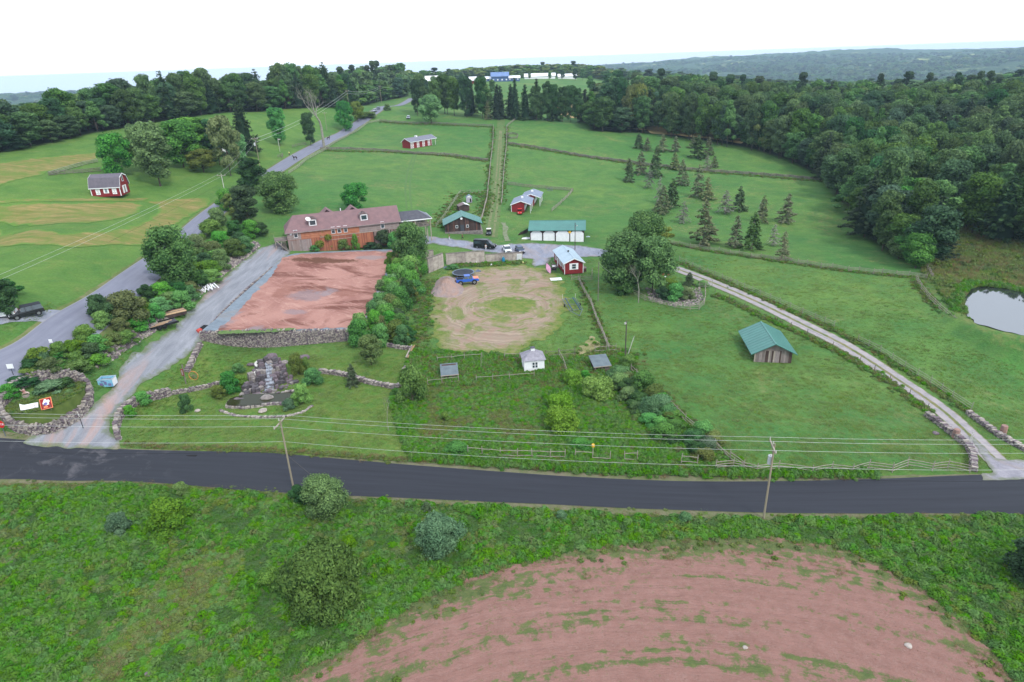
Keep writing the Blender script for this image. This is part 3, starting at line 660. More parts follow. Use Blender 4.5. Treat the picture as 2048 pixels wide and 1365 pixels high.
for fx in (.075, .40, .453, .51, .845): win_y(house, fx*L, zl+.75, .85, 1.7 if fx != .075 else 1.9, y=-.055)
for fx in (.235, .69):     # dormers
    cx = fx*L; w = 2.3; b = MB(); y0 = .9; zb = ze+(y0)/(D_/2)*(zr-ze)-.1; zt = zb+1.75
    b.box(cx-w/2, cx+w/2, y0, 4.3, zb, zt, m_silver); b.prism([(cx-w/2, zt), (cx+w/2, zt), (cx, zt+.55)], 'y', y0, 4.3, m_silver)
    d = b.build('dormer', house); roof_y(d, cx-w/2, cx+w/2, y0, 4.4, zt, zt+.55, m_mauve, ov=.22, t=.08)
    f = MB(); f.box(cx-.95, cx+.95, y0-.08, y0-.003, zb+.15, zt-.0, m_white); f.build('window_frame', d)
    g = MB(); g.box(cx-.74, cx+.74, y0-.095, y0-.085, zb+.35, zt-.2, m_glass); g.build('pane', d)
for fx in (.38, .61):     # rear cross gables rising above the ridge
    cx = fx*L; b = MB(); b.box(cx-1.6, cx+1.6, D_/2+1.8, D_+.6, ze, zr-.8, m_silver); b.prism([(cx-1.6, zr-.8), (cx+1.6, zr-.8), (cx, zr+.45)], 'y', D_/2+1.8, D_+.6, m_mauve)
    d = b.build('rear_dormer', house); roof_y(d, cx-1.6, cx+1.6, D_/2+1.4, D_+.6, zr-.8, zr+.5, m_mauve, ov=.3, t=.08)
b = MB(); b.tube([(.215*L, 1.0, ze+.9), (.205*L, .9, ze+2.2)], .05, 6, m_silver)
dish = b.build('dish_mount', house)
b = MB(); c = Vector((.2*L, .6, ze+2.7)); nrm = Vector((.25, -.6, .75)).normalized(); u = nrm.cross(Vector((0, 0, 1))).normalized(); w = nrm.cross(u)
def disc(b, c, nrm, r, m, depth=.12, n=16):
    nrm = Vector(nrm).normalized(); u = nrm.cross(Vector((0, 0, 1))).normalized() if abs(nrm.z) < .99 else Vector((1, 0, 0)); w = nrm.cross(u); c = Vector(c)
    vs = [c-nrm*depth]+[c+u*math.cos(6.2832*i/n)*r+w*math.sin(6.2832*i/n)*r for i in range(n)]+[c-nrm*(depth+.04)]
    fs = [(0, i+1, (i+1) % n+1) for i in range(n)]+[(n+1, (i+1) % n+1, i+1) for i in range(n)]
    b.add(vs, fs, m)
disc(b, c, nrm, .7, m_white, .18); b.build('satellite_dish', house)
b = MB(); disc(b, (.035*L, -.1, ze*.86), (0, -1, .1), .34, m_white, .04); b.build('wall_clock', house)
b = MB(); b.tube([(.5*L, D_/2, zr), (.5*L, D_/2, zr+.7)], .12, 8, m_white); b.build('vent_pipe', house)
# deck and stair on the left end
b = MB(); zd = zl+.2; b.box(-3.4, -.02, .3, 4.0, zd-.18, zd, m_grey_wood)
for x in (-3.3, -1.8):
    for y in (.4, 3.9): b.box(x, x+.15, y-.07, y+.08, -1.6, zd-.18, m_lite_wood)
dk = b.build('deck', house)
b = MB()
for y0_, y1_ in ((.32, .36),):
    b.box(-3.4, -.05, y0_, y1_, zd+.95, zd+1.03, m_lite_wood); b.box(-3.4, -.05, y0_, y1_, zd+.5, zd+.54, m_lite_wood)
    for i in range(12): b.box(-3.38+i*.3, -3.34+i*.3, y0_-.01, y1_-.01, zd, zd+.95, m_grey_wood)
b.box(-3.4, -3.36, .36, 4, zd+.95, zd+1.03, m_lite_wood)
for i in range(12): b.box(-3.41, -3.37, .5+i*.3, .54+i*.3, zd, zd+.95, m_grey_wood)
b.build('railing', dk)
b = MB()
for i in range(9): b.box(-1.5+i*.0, -.5, -.1-i*.0-.02*i, .28, zd*(1-i/9)-.3, zd*(1-i/9)-.24, m_grey_wood)
for i in range(10): z = zd*(1-i/9.5); b.box(-2.9+.25*i, -2.65+.25*i, -.7, .25, z-.06, z, m_lite_wood)
b.tube([(-2.9, -.7, zd), (-.5, -.7, .1)], .06, 4, m_grey_wood); b.build('stair', dk)
# covered porch on the right end with a grey hip roof on tall posts
b = MB(); px0, px1, py0, py1 = L+.02, L+9.2, .6, 8.2; zp = ze-.55
for z, m_ in ((zl-.1, m_grey_wood),): b.box(px0, px1-.3, py0+.2, py1, z-.25, z, m_)
porch = b.build('porch_deck', house)
b = MB(); apex0 = (px0+1.0, (py0+py1)/2, zp+1.9); apex1 = (px1-2.8, (py0+py1)/2, zp+1.9)
A = (px0, py0-.4, zp); B = (px1+.4, py0-.4, zp); C = (px1+.4, py1+.4, zp); Dd = (px0, py1+.4, zp)
a0 = (px0, (py0+py1)/2, zp+1.9)
b.slab([A, B, apex1, a0], .12, m_dkgrey); b.add([B, C, apex1, tuple(Vector(B)-Vector((0, 0, .12))), tuple(Vector(C)-Vector((0, 0, .12)))], [(0, 1, 2), (0, 3, 4, 1)], m_shgl); b.slab([a0, apex1, C, Dd], .12, m_dkgrey)
b.build('porch_roof', house)
b = MB(); b.box(px0, px1+.4, py0-.46, py0-.4, zp-.22, zp+.04, m_white); b.build('porch_fascia', house); b = MB(); b.box(px1+.4, px1+.46, py0-.4, py1+.4, zp-.22, zp+.04, m_white); b.build('porch_fascia', house)
for x, y in ((px1-.1, py0), (px1-.1, py1), (px1-4.5, py0), (px1-.9, py0+1.2)):
    b = MB(); b.box(x-.13, x+.13, y-.13, y+.13, -2.0, zp-.12, m_lite_wood); b.build('porch_post', house)
b = MB()
for z in (zl+.9, zl+.45): b.box(px0+3.6, px1-.2, py0+.05, py0+.1, z, z+.09, m_lite_wood)
for i in range(18): b.box(px0+3.7+i*.3, px0+3.74+i*.3, py0+.0, py0+.05, zl-.1, zl+.9, m_lite_wood)
b.box(px0+.1, px0+3.5, py0+.3, py1-.5, zl, zp, m_brown); b.build('porch_railing', porch)
for i, (x, c_) in enumerate([(px0+4.6, srgb(190, 80, 40)), (px0+5.6, srgb(60, 110, 40)), (px0+7.2, srgb(70, 120, 50))]):
    pm = mat('porch_plant_%d' % i, c_, None, 3, .8); b = MB(); r_ = random.Random(i)
    for _ in range(60):
        o = Vector((r_.gauss(0, .3), r_.gauss(0, .3), .5+r_.random()*.8)); q = [o+Vector((r_.uniform(-.15, .15), r_.uniform(-.15, .15), r_.uniform(-.15, .15))) for _ in range(3)]; b.add(q, [(0, 1, 2)], pm)
    pl = thing('potted_plant', '', 'potted plant', loc2w(house, x, py0+1.0, zl)); lf = b.build('foliage', pl); lf['kind'] = 'stuff'; b = MB(); b.cyl((0, 0, .22), .25, .44, m=m_lite_wood); b.build('pot', pl); tag(pl, ['potted plant with orange flowers on the covered porch', 'small green potted plant in the middle of the porch', 'bushy green potted plant by the outer porch post'][i], 'potted plant')

# ------------------------------------------------------------------ brown cabin with green roof
a, rz, L = place2((891, 467), (962, 469)); cb = settle('brown_cabin', 'dark brown board cabin with a green metal gable roof on a stone footing', 'cabin', a, rz)
ze = hgt(a, 449); zr = ze+2.3; D_ = 7.5; b = MB(); b.box(0, L, 0, D_, .35, ze, m_brown); b.prism([(0, ze), (L, ze), (L/2, zr-.1)], 'y', 0, D_, m_brown); b.build('wall', cb)
b = MB(); b.box(-.1, L+.6, -.15, D_, -1, .35, m_stone)
for i in range(26): x = i*L/25; b.box(x, x+.3, -.25-rnd.random()*.15, -.1, -.5, .1+rnd.random()*.25, m_stone)
b.build('stone_footing', cb)
boards_y(cb, 0, L, .3, lambda x: ze+(zr-ze)*(1-abs(x-L/2)/(L/2))-.1, -.003, m_brown, w=.36, mats=[m_brown, mat('brown_board_dark', srgb(60, 48, 46), srgb(46, 38, 38), 1), mat('brown_board_red', srgb(104, 70, 60), srgb(84, 62, 56), 1), m_brown])
roof_y(cb, 0, L, 0, D_, ze, zr, m_green, ov=.6, t=.1, seams=1.2)
for fx in (.33, .63): win_y(cb, L*fx, 1.5, .6, .65, y=-.055, mull=False)
b = MB(); b.box(L*.48-.55, L*.48+.55, -.09, -.06, .35, 2.3, mat('slate_door', srgb(70, 74, 80), None, 1)); b.build('door', cb)
b = MB(); disc(b, (L*.47, -.25, zr-.75), (0, -1, .2), .38, m_white, .05); b.build('gable_disc', cb)
# pen behind with hen house and lean-to
a2, rz2, L2 = place2((933, 406), (945, 406)); hh = settle('hen_house', 'tiny pale hen house with blue-grey gable roof inside the rail pen', 'hen house', a2, rz2-.35); 
b = MB(); b.box(0, 2.0, 0, 1.8, 0, 1.9, mat('pale_lilac_boards', srgb(176, 172, 186), None, 1)); b.prism([(0, 1.9), (2.0, 1.9), (1.0, 2.7)], 'y', 0, 1.8, m_white); b.build('wall', hh)
roof_y(hh, 0, 2.0, 0, 1.8, 1.9, 2.75, mat('blue_grey_roof', srgb(126, 142, 158), None, 1), ov=.15, t=.06)
b = MB(); b.box(1.2, 1.7, -.03, -.003, .2, 1.4, m_darkin); b.build('door', hh)
a2, rz2, L2 = place2((918, 424), (940, 424)); lt = settle('lean_to_shed', 'low lean-to shed with brown and white roof behind the brown cabin', 'shed', a2, rz2)
b = MB(); b.box(.1, L2-.1, .1, 2.4, 0, 1.6, m_brown); b.build('wall', lt); b = MB(); b.slab([(0, 0, 1.75), (L2*.55, 0, 2.4), (L2*.55, 2.6, 2.6), (0, 2.6, 1.9)], .1, mat('dull_brown_roof', srgb(120, 104, 104), None, 1)); b.slab([(L2*.56, 0, 2.45), (L2, 0, 1.8), (L2, 2.6, 1.9), (L2*.56, 2.6, 2.65)], .1, m_white); b.build('roof', lt)

# ------------------------------------------------------------------ four-bay machine shed
a, rz, L = place2((1060, 481), (1168, 484)); ms = settle('machine_shed', 'four bay open shed with long green metal roof and white screens in its bays', 'shed', a, rz)
ze = hgt(a, 460); zr = ze+1.5; D_ = 11.0; b = MB(); b.box(.1, L-.1, D_-.15, D_, 0, ze, m_brown); b.box(0, .15, .3, D_, 0, ze, m_brown); b.box(L-.15, L, .3, D_, 0, ze, m_brown)
for x in (0, L-.15): b.prism([(.1, ze), (D_, ze), (D_/2, zr-.12)], 'x', x, x+.15, m_brown)
b.build('wall', ms); roof_x(ms, 0, L, 0, D_, ze, zr, m_green, ov=.5, t=.12, seams=1.1)
xs = [0, .235*L, .47*L, .735*L, L]
for i in range(5):
    b = MB(); x = xs[i]-(.15 if i == 4 else (0 if i == 0 else .1)); b.box(x, x+.22, -.05, .2, -.5, ze, mat('dark_timber', srgb(58, 44, 44), None, 1)); b.build('post', ms)
b = MB(); b.box(0, L, -.04, .19, ze-.4, ze-.02, m_brown); b.build('header_beam', ms)
for i in range(4):
    x0, x1 = xs[i]+.2, xs[i+1]-.12; zt = ze-.42; dz = -.2 if i < 2 else -.9; c = .75; y = .12 if i < 2 else -.12
    b = MB(); b.prism([(x0, dz), (x1, dz), (x1, zt-c), (x1-c, zt), (x0+c, zt), (x0, zt-c)], 'y', y, y+.06, m_white); b.build('bay_screen', ms)
    for sx, s in ((x0, 1), (x1, -1)): b = MB(); b.prism([(sx-.02*s, zt-c), (sx-.02*s, zt+.02), (sx+c*s, zt+.02)], 'y', y-.05, y+.03, m_brown); b.build('corner_brace', ms)
b = MB(); disc(b, (xs[3]+.05, -.3, ze-.7), (0, -1, .2), .42, mat('yellow_plastic', srgb(236, 180, 40), None, 2, .5), .04); b.build('yellow_wheel_ornament', ms)
def tarp(px, py, s, label, name='white_tarp', m=m_white, cat='tarp', hh=.35):
    p = at(px, py); b = MB(); n = 9; r_ = random.Random(int(px)); 
    vs = [(s*(i/(n-1)-.5)+r_.uniform(-.08, .08), s*.7*(j/(n-1)-.5)+r_.uniform(-.08, .08), .04+hh*(1-abs(i-4)/4.2)*(1-abs(j-4)/4.2)*r_.uniform(.6, 1.3)) for i in range(n) for j in range(n)]
    fs = [(i*n+j, (i+1)*n+j, (i+1)*n+j+1, i*n+j+1) for i in range(n-1) for j in range(n-1)]
    rim = [i*n for i in range(n)]+[(n-1)*n+j for j in range(1, n)]+[i*n+n-1 for i in range(n-2, -1, -1)]+[j for j in range(n-2, 0, -1)]
    o = len(vs); vs += [(vs[k][0], vs[k][1], -.05) for k in rim]; fs += [(rim[k], rim[(k+1) % len(rim)], o+(k+1) % len(rim), o+k) for k in range(len(rim))]
    b.add(vs, fs, m); x = b.build(name, loc=p); tag(x, label, cat); return x
tarp(1052, 477, 2.6, 'crumpled white tarp on the grass left of the white bays'); tarp(1113, 481, 1.5, 'small grey-white bundle in front of the second bay', 'bundle', m_shgl, 'bundle'); tarp(1176, 474, 1.2, 'small pale bundle on the grass right of the four bay shed', 'bundle', m_ltblue, 'bundle')
p = at(1046, 470); b = MB()
for i in range(7): b.tube([(-1.6+i*.12, -.6+i*.1, .1+.1*i), (1.4+i*.12, 1.2+i*.1, .3+.22*i)], .09, 5, m_brown if i % 2 else m_darkin)
o = b.build('scrap_timber_pile', loc=p); tag(o, 'dark leaning heap of scrap timber at the left end of the four bay shed', 'timber pile')

# ------------------------------------------------------------------ small red-and-white cabin on a trailer
a, rz, L, D_ = place3((1129, 551), (1168, 551), (1143, 521), 1.0); L = max(L*math.cos(rz), 4.2)
tc = thing('red_cabin', 'small red cabin with white trim and a pale blue metal roof', 'cabin', (a.x, a.y, a.z-.1), rz)
D_ = min(D_, 12.5); zf = .35; ze = hgt(a, 526)+.1; zr = ze+1.1; b = MB(); b.box(0, L, 0, D_, zf, ze, m_redw); b.prism([(0, ze), (L, ze), (L/2, zr-.1)], 'y', 0, D_, m_redw)
for i in range(10): z = zf+.25+i*.27; b.box(-.02, L+.02, -.02, 0, z, z+.02, m_redw)
b.build('wall', tc); roof_y(tc, 0, L, 0, D_, ze, zr, m_ltblue, ov=.4, t=.08, trim=m_white, seams=.9)
for x in (-.03, L-.1): b = MB(); b.box(x, x+.13, -.03, .1, zf, ze, m_white); b.build('corner_trim', tc)
b = MB(); b.box(-.03, .0, D_-.13, D_, zf, ze, m_white); b.build('corner_trim', tc)
b = MB(); b.box(L/2-1.15, L/2+1.15, -.04, -.003, zf+1.1, zf+2.75, m_white); b.build('window_surround', tc)
win_y(tc, L/2, zf+1.35, 1.0, 1.2, y=-.045)
for i, y in enumerate((1.6, 4.2, 6.0, 10.2)):
    wd = win_x(tc, y, zf+1.1, .7, 1.3, x=0)
    for yy in (y-.75, y+.45): b = MB(); b.box(-.045, -.004, yy, yy+.3, zf+1.0, zf+2.5, m_white); b.build('shutter', wd)
b = MB(); b.box(-.05, -.004, 7.6, 8.5, zf, zf+2.1, m_white); b.build('door', tc)
b = MB(); b.box(-1.6, -.05, 6.6, 9.5, zf-.15, zf, m_grey_wood)
for y in (6.6, 9.4): b.box(-1.6, -1.5, y, y+.1, -.3, zf+1.0, m_grey_wood)
b.box(-1.6, -1.54, 6.6, 9.5, zf+.9, zf+1.0, m_grey_wood); b.build('stoop', tc)
b = MB(); b.box(L/2-.25, L/2+.15, 5.8, 6.2, zr-.05, zr+.35, m_darkin); b.build('roof_vent', tc)
b = MB(); b.box(.3, L-.3, .3, D_-.3, 0, zf, m_darkin)
for y in (5, 6.2): 
    for x in (.1, L-.1): b.cyl((x, y, .35), .35, .2, 'x', 12, m_black)
b.build('trailer_frame', tc)
b = MB(); b.box(L+.02, L+1.1, 1.0, 2.6, .3, 1.2, m_brown); b.box(L+.02, L+1.2, .9, 2.7, 1.2, 1.3, m_grey_wood); b.build('side_bench', tc)
# ------------------------------------------------------------------ open-sided shed, right
c0, rz, L, D_ = place3((1507, 724), (1585, 736), (1553, 690), .9); c1 = at(1585, 736)
sb = thing('pole_barn', 'open sided barn with blue-green metal roof and grey board gable in the pasture', 'barn', c0, rz)
ze = hgt(c1, 714); zr = ze+1.7; 
b = MB(); b.box(.05, L-.05, .1, .14, -.2, ze, m_darkin); b.prism([(0, ze), (L, ze), (L/2, zr-.12)], 'y', .06, .14, m_brown); b.build('wall', sb)
boards_y(sb, 0, L, -.25, lambda x: ze+.05, .0, m_grey_wood, w=.27, jit=.05, mats=[m_grey_wood, m_lite_wood, m_brown, m_silver, m_grey_wood])
for i in range(6):
    z = ze+.06+i*.25; hw = (L/2)*(1-(z+.24-ze)/(zr-ze))
    if hw > .2: b = MB(); b.box(L/2-hw, L/2+hw, .0, .05, z, z+.23, m_grey_wood); b.build('gable_board', sb)
for x in (0, L-.2):
    for y in (D_*.33, D_*.66, D_-.2): b = MB(); b.box(x, x+.2, y, y+.2, -.5, ze-.05, m_grey_wood); b.build('post', sb)
b = MB(); b.box(0, L, D_-.1, D_, 1.0, ze, m_brown); b.box(-.0, .12, .2, D_, ze-.3, ze-.05, m_brown); b.box(L-.12, L, .2, D_, ze-.3, ze-.05, m_brown); b.build('rear_boards', sb)
roof_y(sb, 0, L, 0, D_, ze, zr, m_green, ov=.75, t=.1, seams=1.0)
# ------------------------------------------------------------------ white well house, two grey sheds
a, rz, L = place2((1049, 747), (1089, 744)); wh = settle('white_well_house', 'small white house with grey hip roof and white cupola in the tall weeds', 'well house', a, rz)
ze = hgt(a, 722); zr = ze+1.2; D_ = L*.9; b = MB(); b.box(0, L, 0, D_, -.3, ze, m_white); b.build('wall', wh)
b = MB(); o = .3; cx, cy = L/2, D_/2; q = [(-o, -o, ze-.05), (L+o, -o, ze-.05), (L+o, D_+o, ze-.05), (-o, D_+o, ze-.05)]; t_ = [(cx-.45, cy-.45, zr), (cx+.45, cy-.45, zr), (cx+.45, cy+.45, zr), (cx-.45, cy+.45, zr)]
b.hexa(q+t_, mat('pale_shingles', srgb(150, 148, 156), srgb(124, 120, 128), 1.6, .85, bump=.4)); b.build('roof', wh)
b = MB(); b.box(cx-.35, cx+.35, cy-.35, cy+.35, zr-.1, zr+.5, m_white); b.add([(cx-.45, cy-.45, zr+.5), (cx+.45, cy-.45, zr+.5), (cx+.45, cy+.45, zr+.5), (cx-.45, cy+.45, zr+.5), (cx, cy, zr+.8)], [(0, 1, 4), (1, 2, 4), (2, 3, 4), (3, 0, 4), (3, 2, 1, 0)], m_dkgrey); b.build('cupola', wh)
for x in (L*.46, L*.46+.52): win_y(wh, x, ze*.38, .38, 1.05, y=-.003)
b = MB(); b.box(L*.48, L*.48+.55, -.04, -.003, ze*.38+1.3, ze*.38+1.7, m_shgl); b.build('gable_vent', wh)
def shed(name, label, pa, pb, ytop, dd, lean, rm, bm_, cat='shed', vis=.6):
    a, rz, L = place2(pa, pb); s = settle(name, label, cat, a, rz); ze = hgt(a, ytop); zb = ze+lean
    b = MB(); b.prism([(0, -.3), (dd, -.3), (dd, zb-.05), (0, ze-.05)], 'x', .05, L-.05, m_brown); b.build('wall', s)
    boards_y(s, 0, L, -.2, lambda x: ze-.08, -.0, bm_, w=.3, mats=[bm_, m_brown, m_lite_wood])
    b = MB(); b.slab([(-.25, -.35, ze), (L+.25, -.35, ze), (L+.25, dd+.25, zb), (-.25, dd+.25, zb)], .09, rm); b.build('roof', s)
    b = MB(); b.box(-.27, L+.27, -.4, -.355, ze-.14, ze+.02, m_lite_wood); b.build('fascia', s); return s
m_slate = mat('slate_roll_roof', srgb(104, 116, 120), srgb(88, 98, 104), .9, .8)
shed('small_grey_shed', 'little grey roofed shed among weeds left of the white well house', (885, 760), (915, 758), 750, 2.4, .9, m_slate, m_grey_wood)
shed('slant_roof_shed', 'grey board shed with slanted dark roof near the tall lamp pole', (1189, 746), (1219, 743), 733, 3.0, .7, m_slate, m_grey_wood)
# ------------------------------------------------------------------ red stables
a, rz, L = place2((822, 298), (864, 291)); st = settle('red_stable', 'long red stable with white cross doors alone in the upper pasture', 'stable', a, rz)
ze = hgt(a, 284); zr = ze+1.5; D_ = 5.5; b = MB(); b.box(0, L, 0, D_, -.4, ze, m_redw); b.prism([(0, ze), (D_, ze), (D_/2+.6, zr-.1)], 'x', 0, L, m_redw); b.build('wall', st)
roof_x(st, 0, L+3.2, 0, D_, ze, zr, m_shgl, ov=.45, t=.1, trim=m_white, yr=D_/2+.6)
for i in range(4): xdoor(st, L*(.08+.26*i), .1, L*.11, ze-.5, -.003, m_redw, m_white, k=1.7)
for x in (-.04, L-.12): b = MB(); b.box(x, x+.16, -.05, .1, -.3, ze, m_white); b.build('corner_trim', st)
b = MB(); b.box(L/2-.5, L/2+.5, D_/2, D_/2+1, zr-.2, zr+.5, m_white); b.build('cupola', st)
for y in (.3, D_-.3): b = MB(); b.box(L+3.2, L+3.35, y, y+.15, -.5, ze, m_white); b.build('post', st)
for k, (pa, pb, pc_, lab, dd, top) in enumerate([((1023, 424), (1061, 426), (1077, 413), 'front red horse stable with slate-blue roof and white edges beside the red utility buggy', 8.5, 408), ((1044, 410), (1080, 412), (1095, 401), 'rear red horse stable whose slate-blue roof rises behind the front one', 8.0, 394)]):
    a, rz, L, dd = place3(pa, pb, pc_, .5); s = settle('horse_stable', lab, 'stable', a, rz, 'red stables by the grass lane'); ze = hgt(a, top+1); zr = ze+1.2
    b = MB(); b.box(0, L*.66, 0, dd, -.4, ze, m_redw); b.prism([(0, ze), (L, ze), (L*.5, zr-.1)], 'y', .0, .2, m_redw); b.box(L*.66, L*.67, 0, dd, 0, ze, m_redw); b.build('wall', s)
    roof_y(s, 0, L, 0, dd, ze, zr, mat('slate_blue_shingles', srgb(132, 142, 158), srgb(116, 126, 142), 1, .8), ov=.35, t=.1, trim=m_white)
    b = MB(); b.box(-.06, .1, -.06, .1, -.4, ze, m_white); b.build('corner_trim', s)
    for y in (.1, dd*.35, dd*.7, dd-.2): b = MB(); b.box(L-.12, L, y, y+.12, -.6, ze, m_white); b.build('post', s)
    b = MB(); b.box(L*.45, L*.45+.7, dd*.45, dd*.45+.7, zr-.15, zr+.45, m_white); b.build('cupola', s)
    b = MB(); b.box(L*.675, L*.69, 1, dd-1, .3, 2.0, m_white); b.build('stall_door', s)
# ------------------------------------------------------------------ gambrel barn, left
a, rz, L, D_ = place3((184, 392), (243, 389), (268, 381), .8)
gb = thing('gambrel_barn', 'red gambrel barn with grey roof and white cross doors on the left lawn', 'barn', a, rz)
D_ = min(max(D_, 6), 8.5); ze = hgt(a, 376); zk = ze+2.5; zr = zk+.8
prof = [(0, ze), (1.0, zk), (D_/2, zr), (D_-1.0, zk), (D_, ze)]
b = MB(); b.box(0, L, 0, D_, -.5, ze, m_redw); b.prism(prof, 'x', .0, L, m_redw); b.build('wall', gb)
b = MB(); o = .3
pr = [(-.35, ze-.25), (.95, zk+.05), (D_/2, zr+.1), (D_-.95, zk+.05), (D_+.35, ze-.25)]
for i in range(4): b.slab([(-o, *pr[i]), (L+o, *pr[i]), (L+o, *pr[i+1]), (-o, *pr[i+1])], .1, mat('barn_shingles', srgb(104, 98, 106), srgb(90, 86, 94), 1, .85))
b.build('roof', gb)
b = MB()
for x in (-o-.04, L+o+.003):
    for i in range(4): p0, p1 = pr[i], pr[i+1]; b.prism([(p0[0], p0[1]-.25), (p0[0], p0[1]+.02), (p1[0], p1[1]+.02), (p1[0], p1[1]-.25)], 'x', x, x+.04, m_white)
b.box(-o, L+o, -.42, -.36, ze-.4, ze-.2, m_white)
for x in (-.04, L-.16): b.box(x, x+.2, -.04, .1, -.4, ze, m_white)
b.build('trim', gb)
for fx in (.24, .8): xdoor(gb, L*fx, .15, L*.15, ze-.7, -.003, m_redw, m_white, 'cross_door', k=1.8)
b = MB(); b.box(L*.52-.75, L*.52+.75, -.04, -.003, .5, ze-.4, m_white); b.box(L*.52-.3, L*.52+.3, -.05, -.041, .7, ze-.6, mat('louvre_grey', srgb(126, 136, 146), None, 2)); b.build('louvred_window', gb)
win_x(gb, D_/2, zk-1.4, .9, 1.4, x=L, out=1)
b = MB(); b.box(L+.004, L+.06, D_/2-1.3, D_/2+1.3, .0, 2.2, m_white); b.box(L+.061, L+.07, D_/2-.5, D_/2+.5, .0, 2.0, m_silver); b.build('gable_door', gb)
# house half hidden by the trees, small coop by the mound
a = at(415, 307); hh = thing('hidden_house', 'white cottage mostly hidden behind the left tree clump', 'house', a, .2); b = MB(); b.box(0, 9, 0, 6, -.5, 2.8, m_white); b.prism([(0, 2.8), (6, 2.8), (3, 4.6)], 'x', 0, 9, m_white); b.build('wall', hh); roof_x(hh, 0, 9, 0, 6, 2.8, 4.7, m_dkgrey)
a, rz, L = place2((1325, 551), (1336, 551)); cp_ = settle('small_coop', 'tiny cedar coop with a green roof beside the big tree clump', 'coop', a, rz)
b = MB(); b.box(0, 1.6, 0, 1.3, 0, 1.5, m_cedar); b.build('wall', cp_); b = MB(); b.slab([(-.2, -.2, 1.5), (1.8, -.2, 1.5), (1.8, 1.5, 2.3), (-.2, 1.5, 2.3)], .08, m_green); b.build('roof', cp_); b = MB(); b.box(.5, 1.1, -.03, -.004, .4, 1.1, m_darkin); b.build('door', cp_)
for i, (x, y) in enumerate([(1306, 560), (1318, 558), (1330, 556)]):
    p = at(x, y); b = MB(); b.tube([(0, -.2, .2), (0, 0, .3), (0, .2, .25)], .16, 6, m_white, r2=.05); b.tube([(0, -.2, .25), (0, -.32, .5)], .05, 5, m_white); b.tube([(-.05, -.0, 0), (-.05, 0, .2)], .015, 4, m_cedar); b.tube([(.05, -.0, 0), (.05, 0, .2)], .015, 4, m_cedar)
    o = b.build('goose', loc=p, rot=(0, 0, i*1.1)); tag(o, ['white goose nearest the big tree clump', 'white goose in the middle of the three below the coop', 'white goose closest to the cedar coop'][i], 'goose', 'white geese below the coop')
# ------------------------------------------------------------------ far farm
def farb(px, py, w, dd, h, hr, wm, rm, label, name='farm_building', cat='building', wins=0):
    p = at(px, py); o = thing(name, label, cat, p, math.atan2(-p.x, p.y)*0); b = MB(); b.box(-w/2, w/2, 0, dd, -2, h, wm); b.prism([(0, h), (dd, h), (dd/2, hr)], 'x', -w/2, w/2, wm); b.build('wall', o)
    roof_x(o, -w/2, w/2, 0, dd, h, hr+.1, rm, ov=.8, t=.3)
    for i in range(wins): b = MB(); x = -w/2+(i+.5)*w/wins; b.box(x-.7, x+.7, -.1, -.01, 1.2, 2.6, m_white); b.build('window', o)
    return o
m_blue = mat('blue_siding', srgb(74, 98, 140), srgb(64, 86, 124), .2, .7)
m_whr = mat('white_metal_roof', srgb(240, 240, 240), srgb(228, 230, 232), .1, .5)
farb(856, 170, 26, 16, 4.5, 9, mat('dark_wall', srgb(70, 80, 90), None, .1), m_whr, 'large pale roofed barn at the top of the road on the skyline', 'far_barn', 'barn')
farb(955, 160, 20, 10, 4, 6, m_white, m_whr, 'long white roofed farm building left of the blue house on the far hill', wins=5)
farb(1004, 163, 42, 10, 3.6, 5.6, m_blue, m_whr, 'long blue farm building with white windows on the far hill', wins=9)
o = farb(1000, 163.5, 20, 14, 6, 10, m_blue, mat('blue_grey_metal', srgb(110, 134, 176), None, .2), 'tall blue gabled house in the middle of the far farm', 'blue_house', 'house', wins=4)
farb(1080, 158, 40, 14, 3.5, 6.5, m_white, m_whr, 'widest white arena building on the far hill', 'far_arena', 'building', wins=6)
farb(1135, 158, 24, 10, 3.5, 6, m_white, m_whr, 'small white farm building at the right end of the far farm', wins=3)
farb(940, 168, 14, 9, 4, 7, m_redw, m_whr, 'small red farm building below the far farm', 'far_red_shed', 'shed')
# ------------------------------------------------------------------ foliage
def m_leaf(name, dark, light, vary=.06, transl=.25, tip=None, vr=.5):
    t = NT(name); a = t.attr('rnd'); oi = t.n('ObjectInfo')
    c = t.mix(a, dark, light)
    if tip: c = t.mix(t.ramp(t.attr('tip'), .35, 1.0), c, tip)
    hs = t.n('HueSaturation'); t.l(c, hs.inputs['Color'])
    t.l(t.math('MULTIPLY_ADD', oi.outputs['Random'], vary, .5-vary/2), hs.inputs['Hue'])
    t.l(t.math('MULTIPLY_ADD', t.math('FRACT', t.math('MULTIPLY', oi.outputs['Random'], 7.31)), vr, .99-vr/2), hs.inputs['Value'])
    t.l(t.math('MULTIPLY_ADD', t.math('FRACT', t.math('MULTIPLY', oi.outputs['Random'], 3.77)), .35, .8), hs.inputs['Saturation'])
    t.base(hs.outputs[0], .7, .12)
    if transl:
        tr = t.n('BsdfTranslucent'); t.l(hs.outputs[0], tr.inputs[0]); mx = t.n('MixShader'); mx.inputs[0].default_value = transl
        t.l(t.p.outputs[0], mx.inputs[1]); t.l(tr.outputs[0], mx.inputs[2]); t.l(mx.outputs[0], t.out.inputs[0])
    return t.m
L_OAK = m_leaf('leaf_green', srgb(53, 97, 49), srgb(122, 177, 88))
L_FOREST = m_leaf('leaf_forest', srgb(53, 84, 48), srgb(111, 148, 82), .035)
L_DARK = m_leaf('leaf_dark', srgb(38, 67, 41), srgb(81, 121, 69))
L_LIME = m_leaf('leaf_lime', srgb(70, 108, 38), srgb(126, 158, 62), .03, vr=.25); L_MND = m_leaf('leaf_mound', srgb(84, 128, 38), srgb(140, 182, 70), .02, vr=.2)
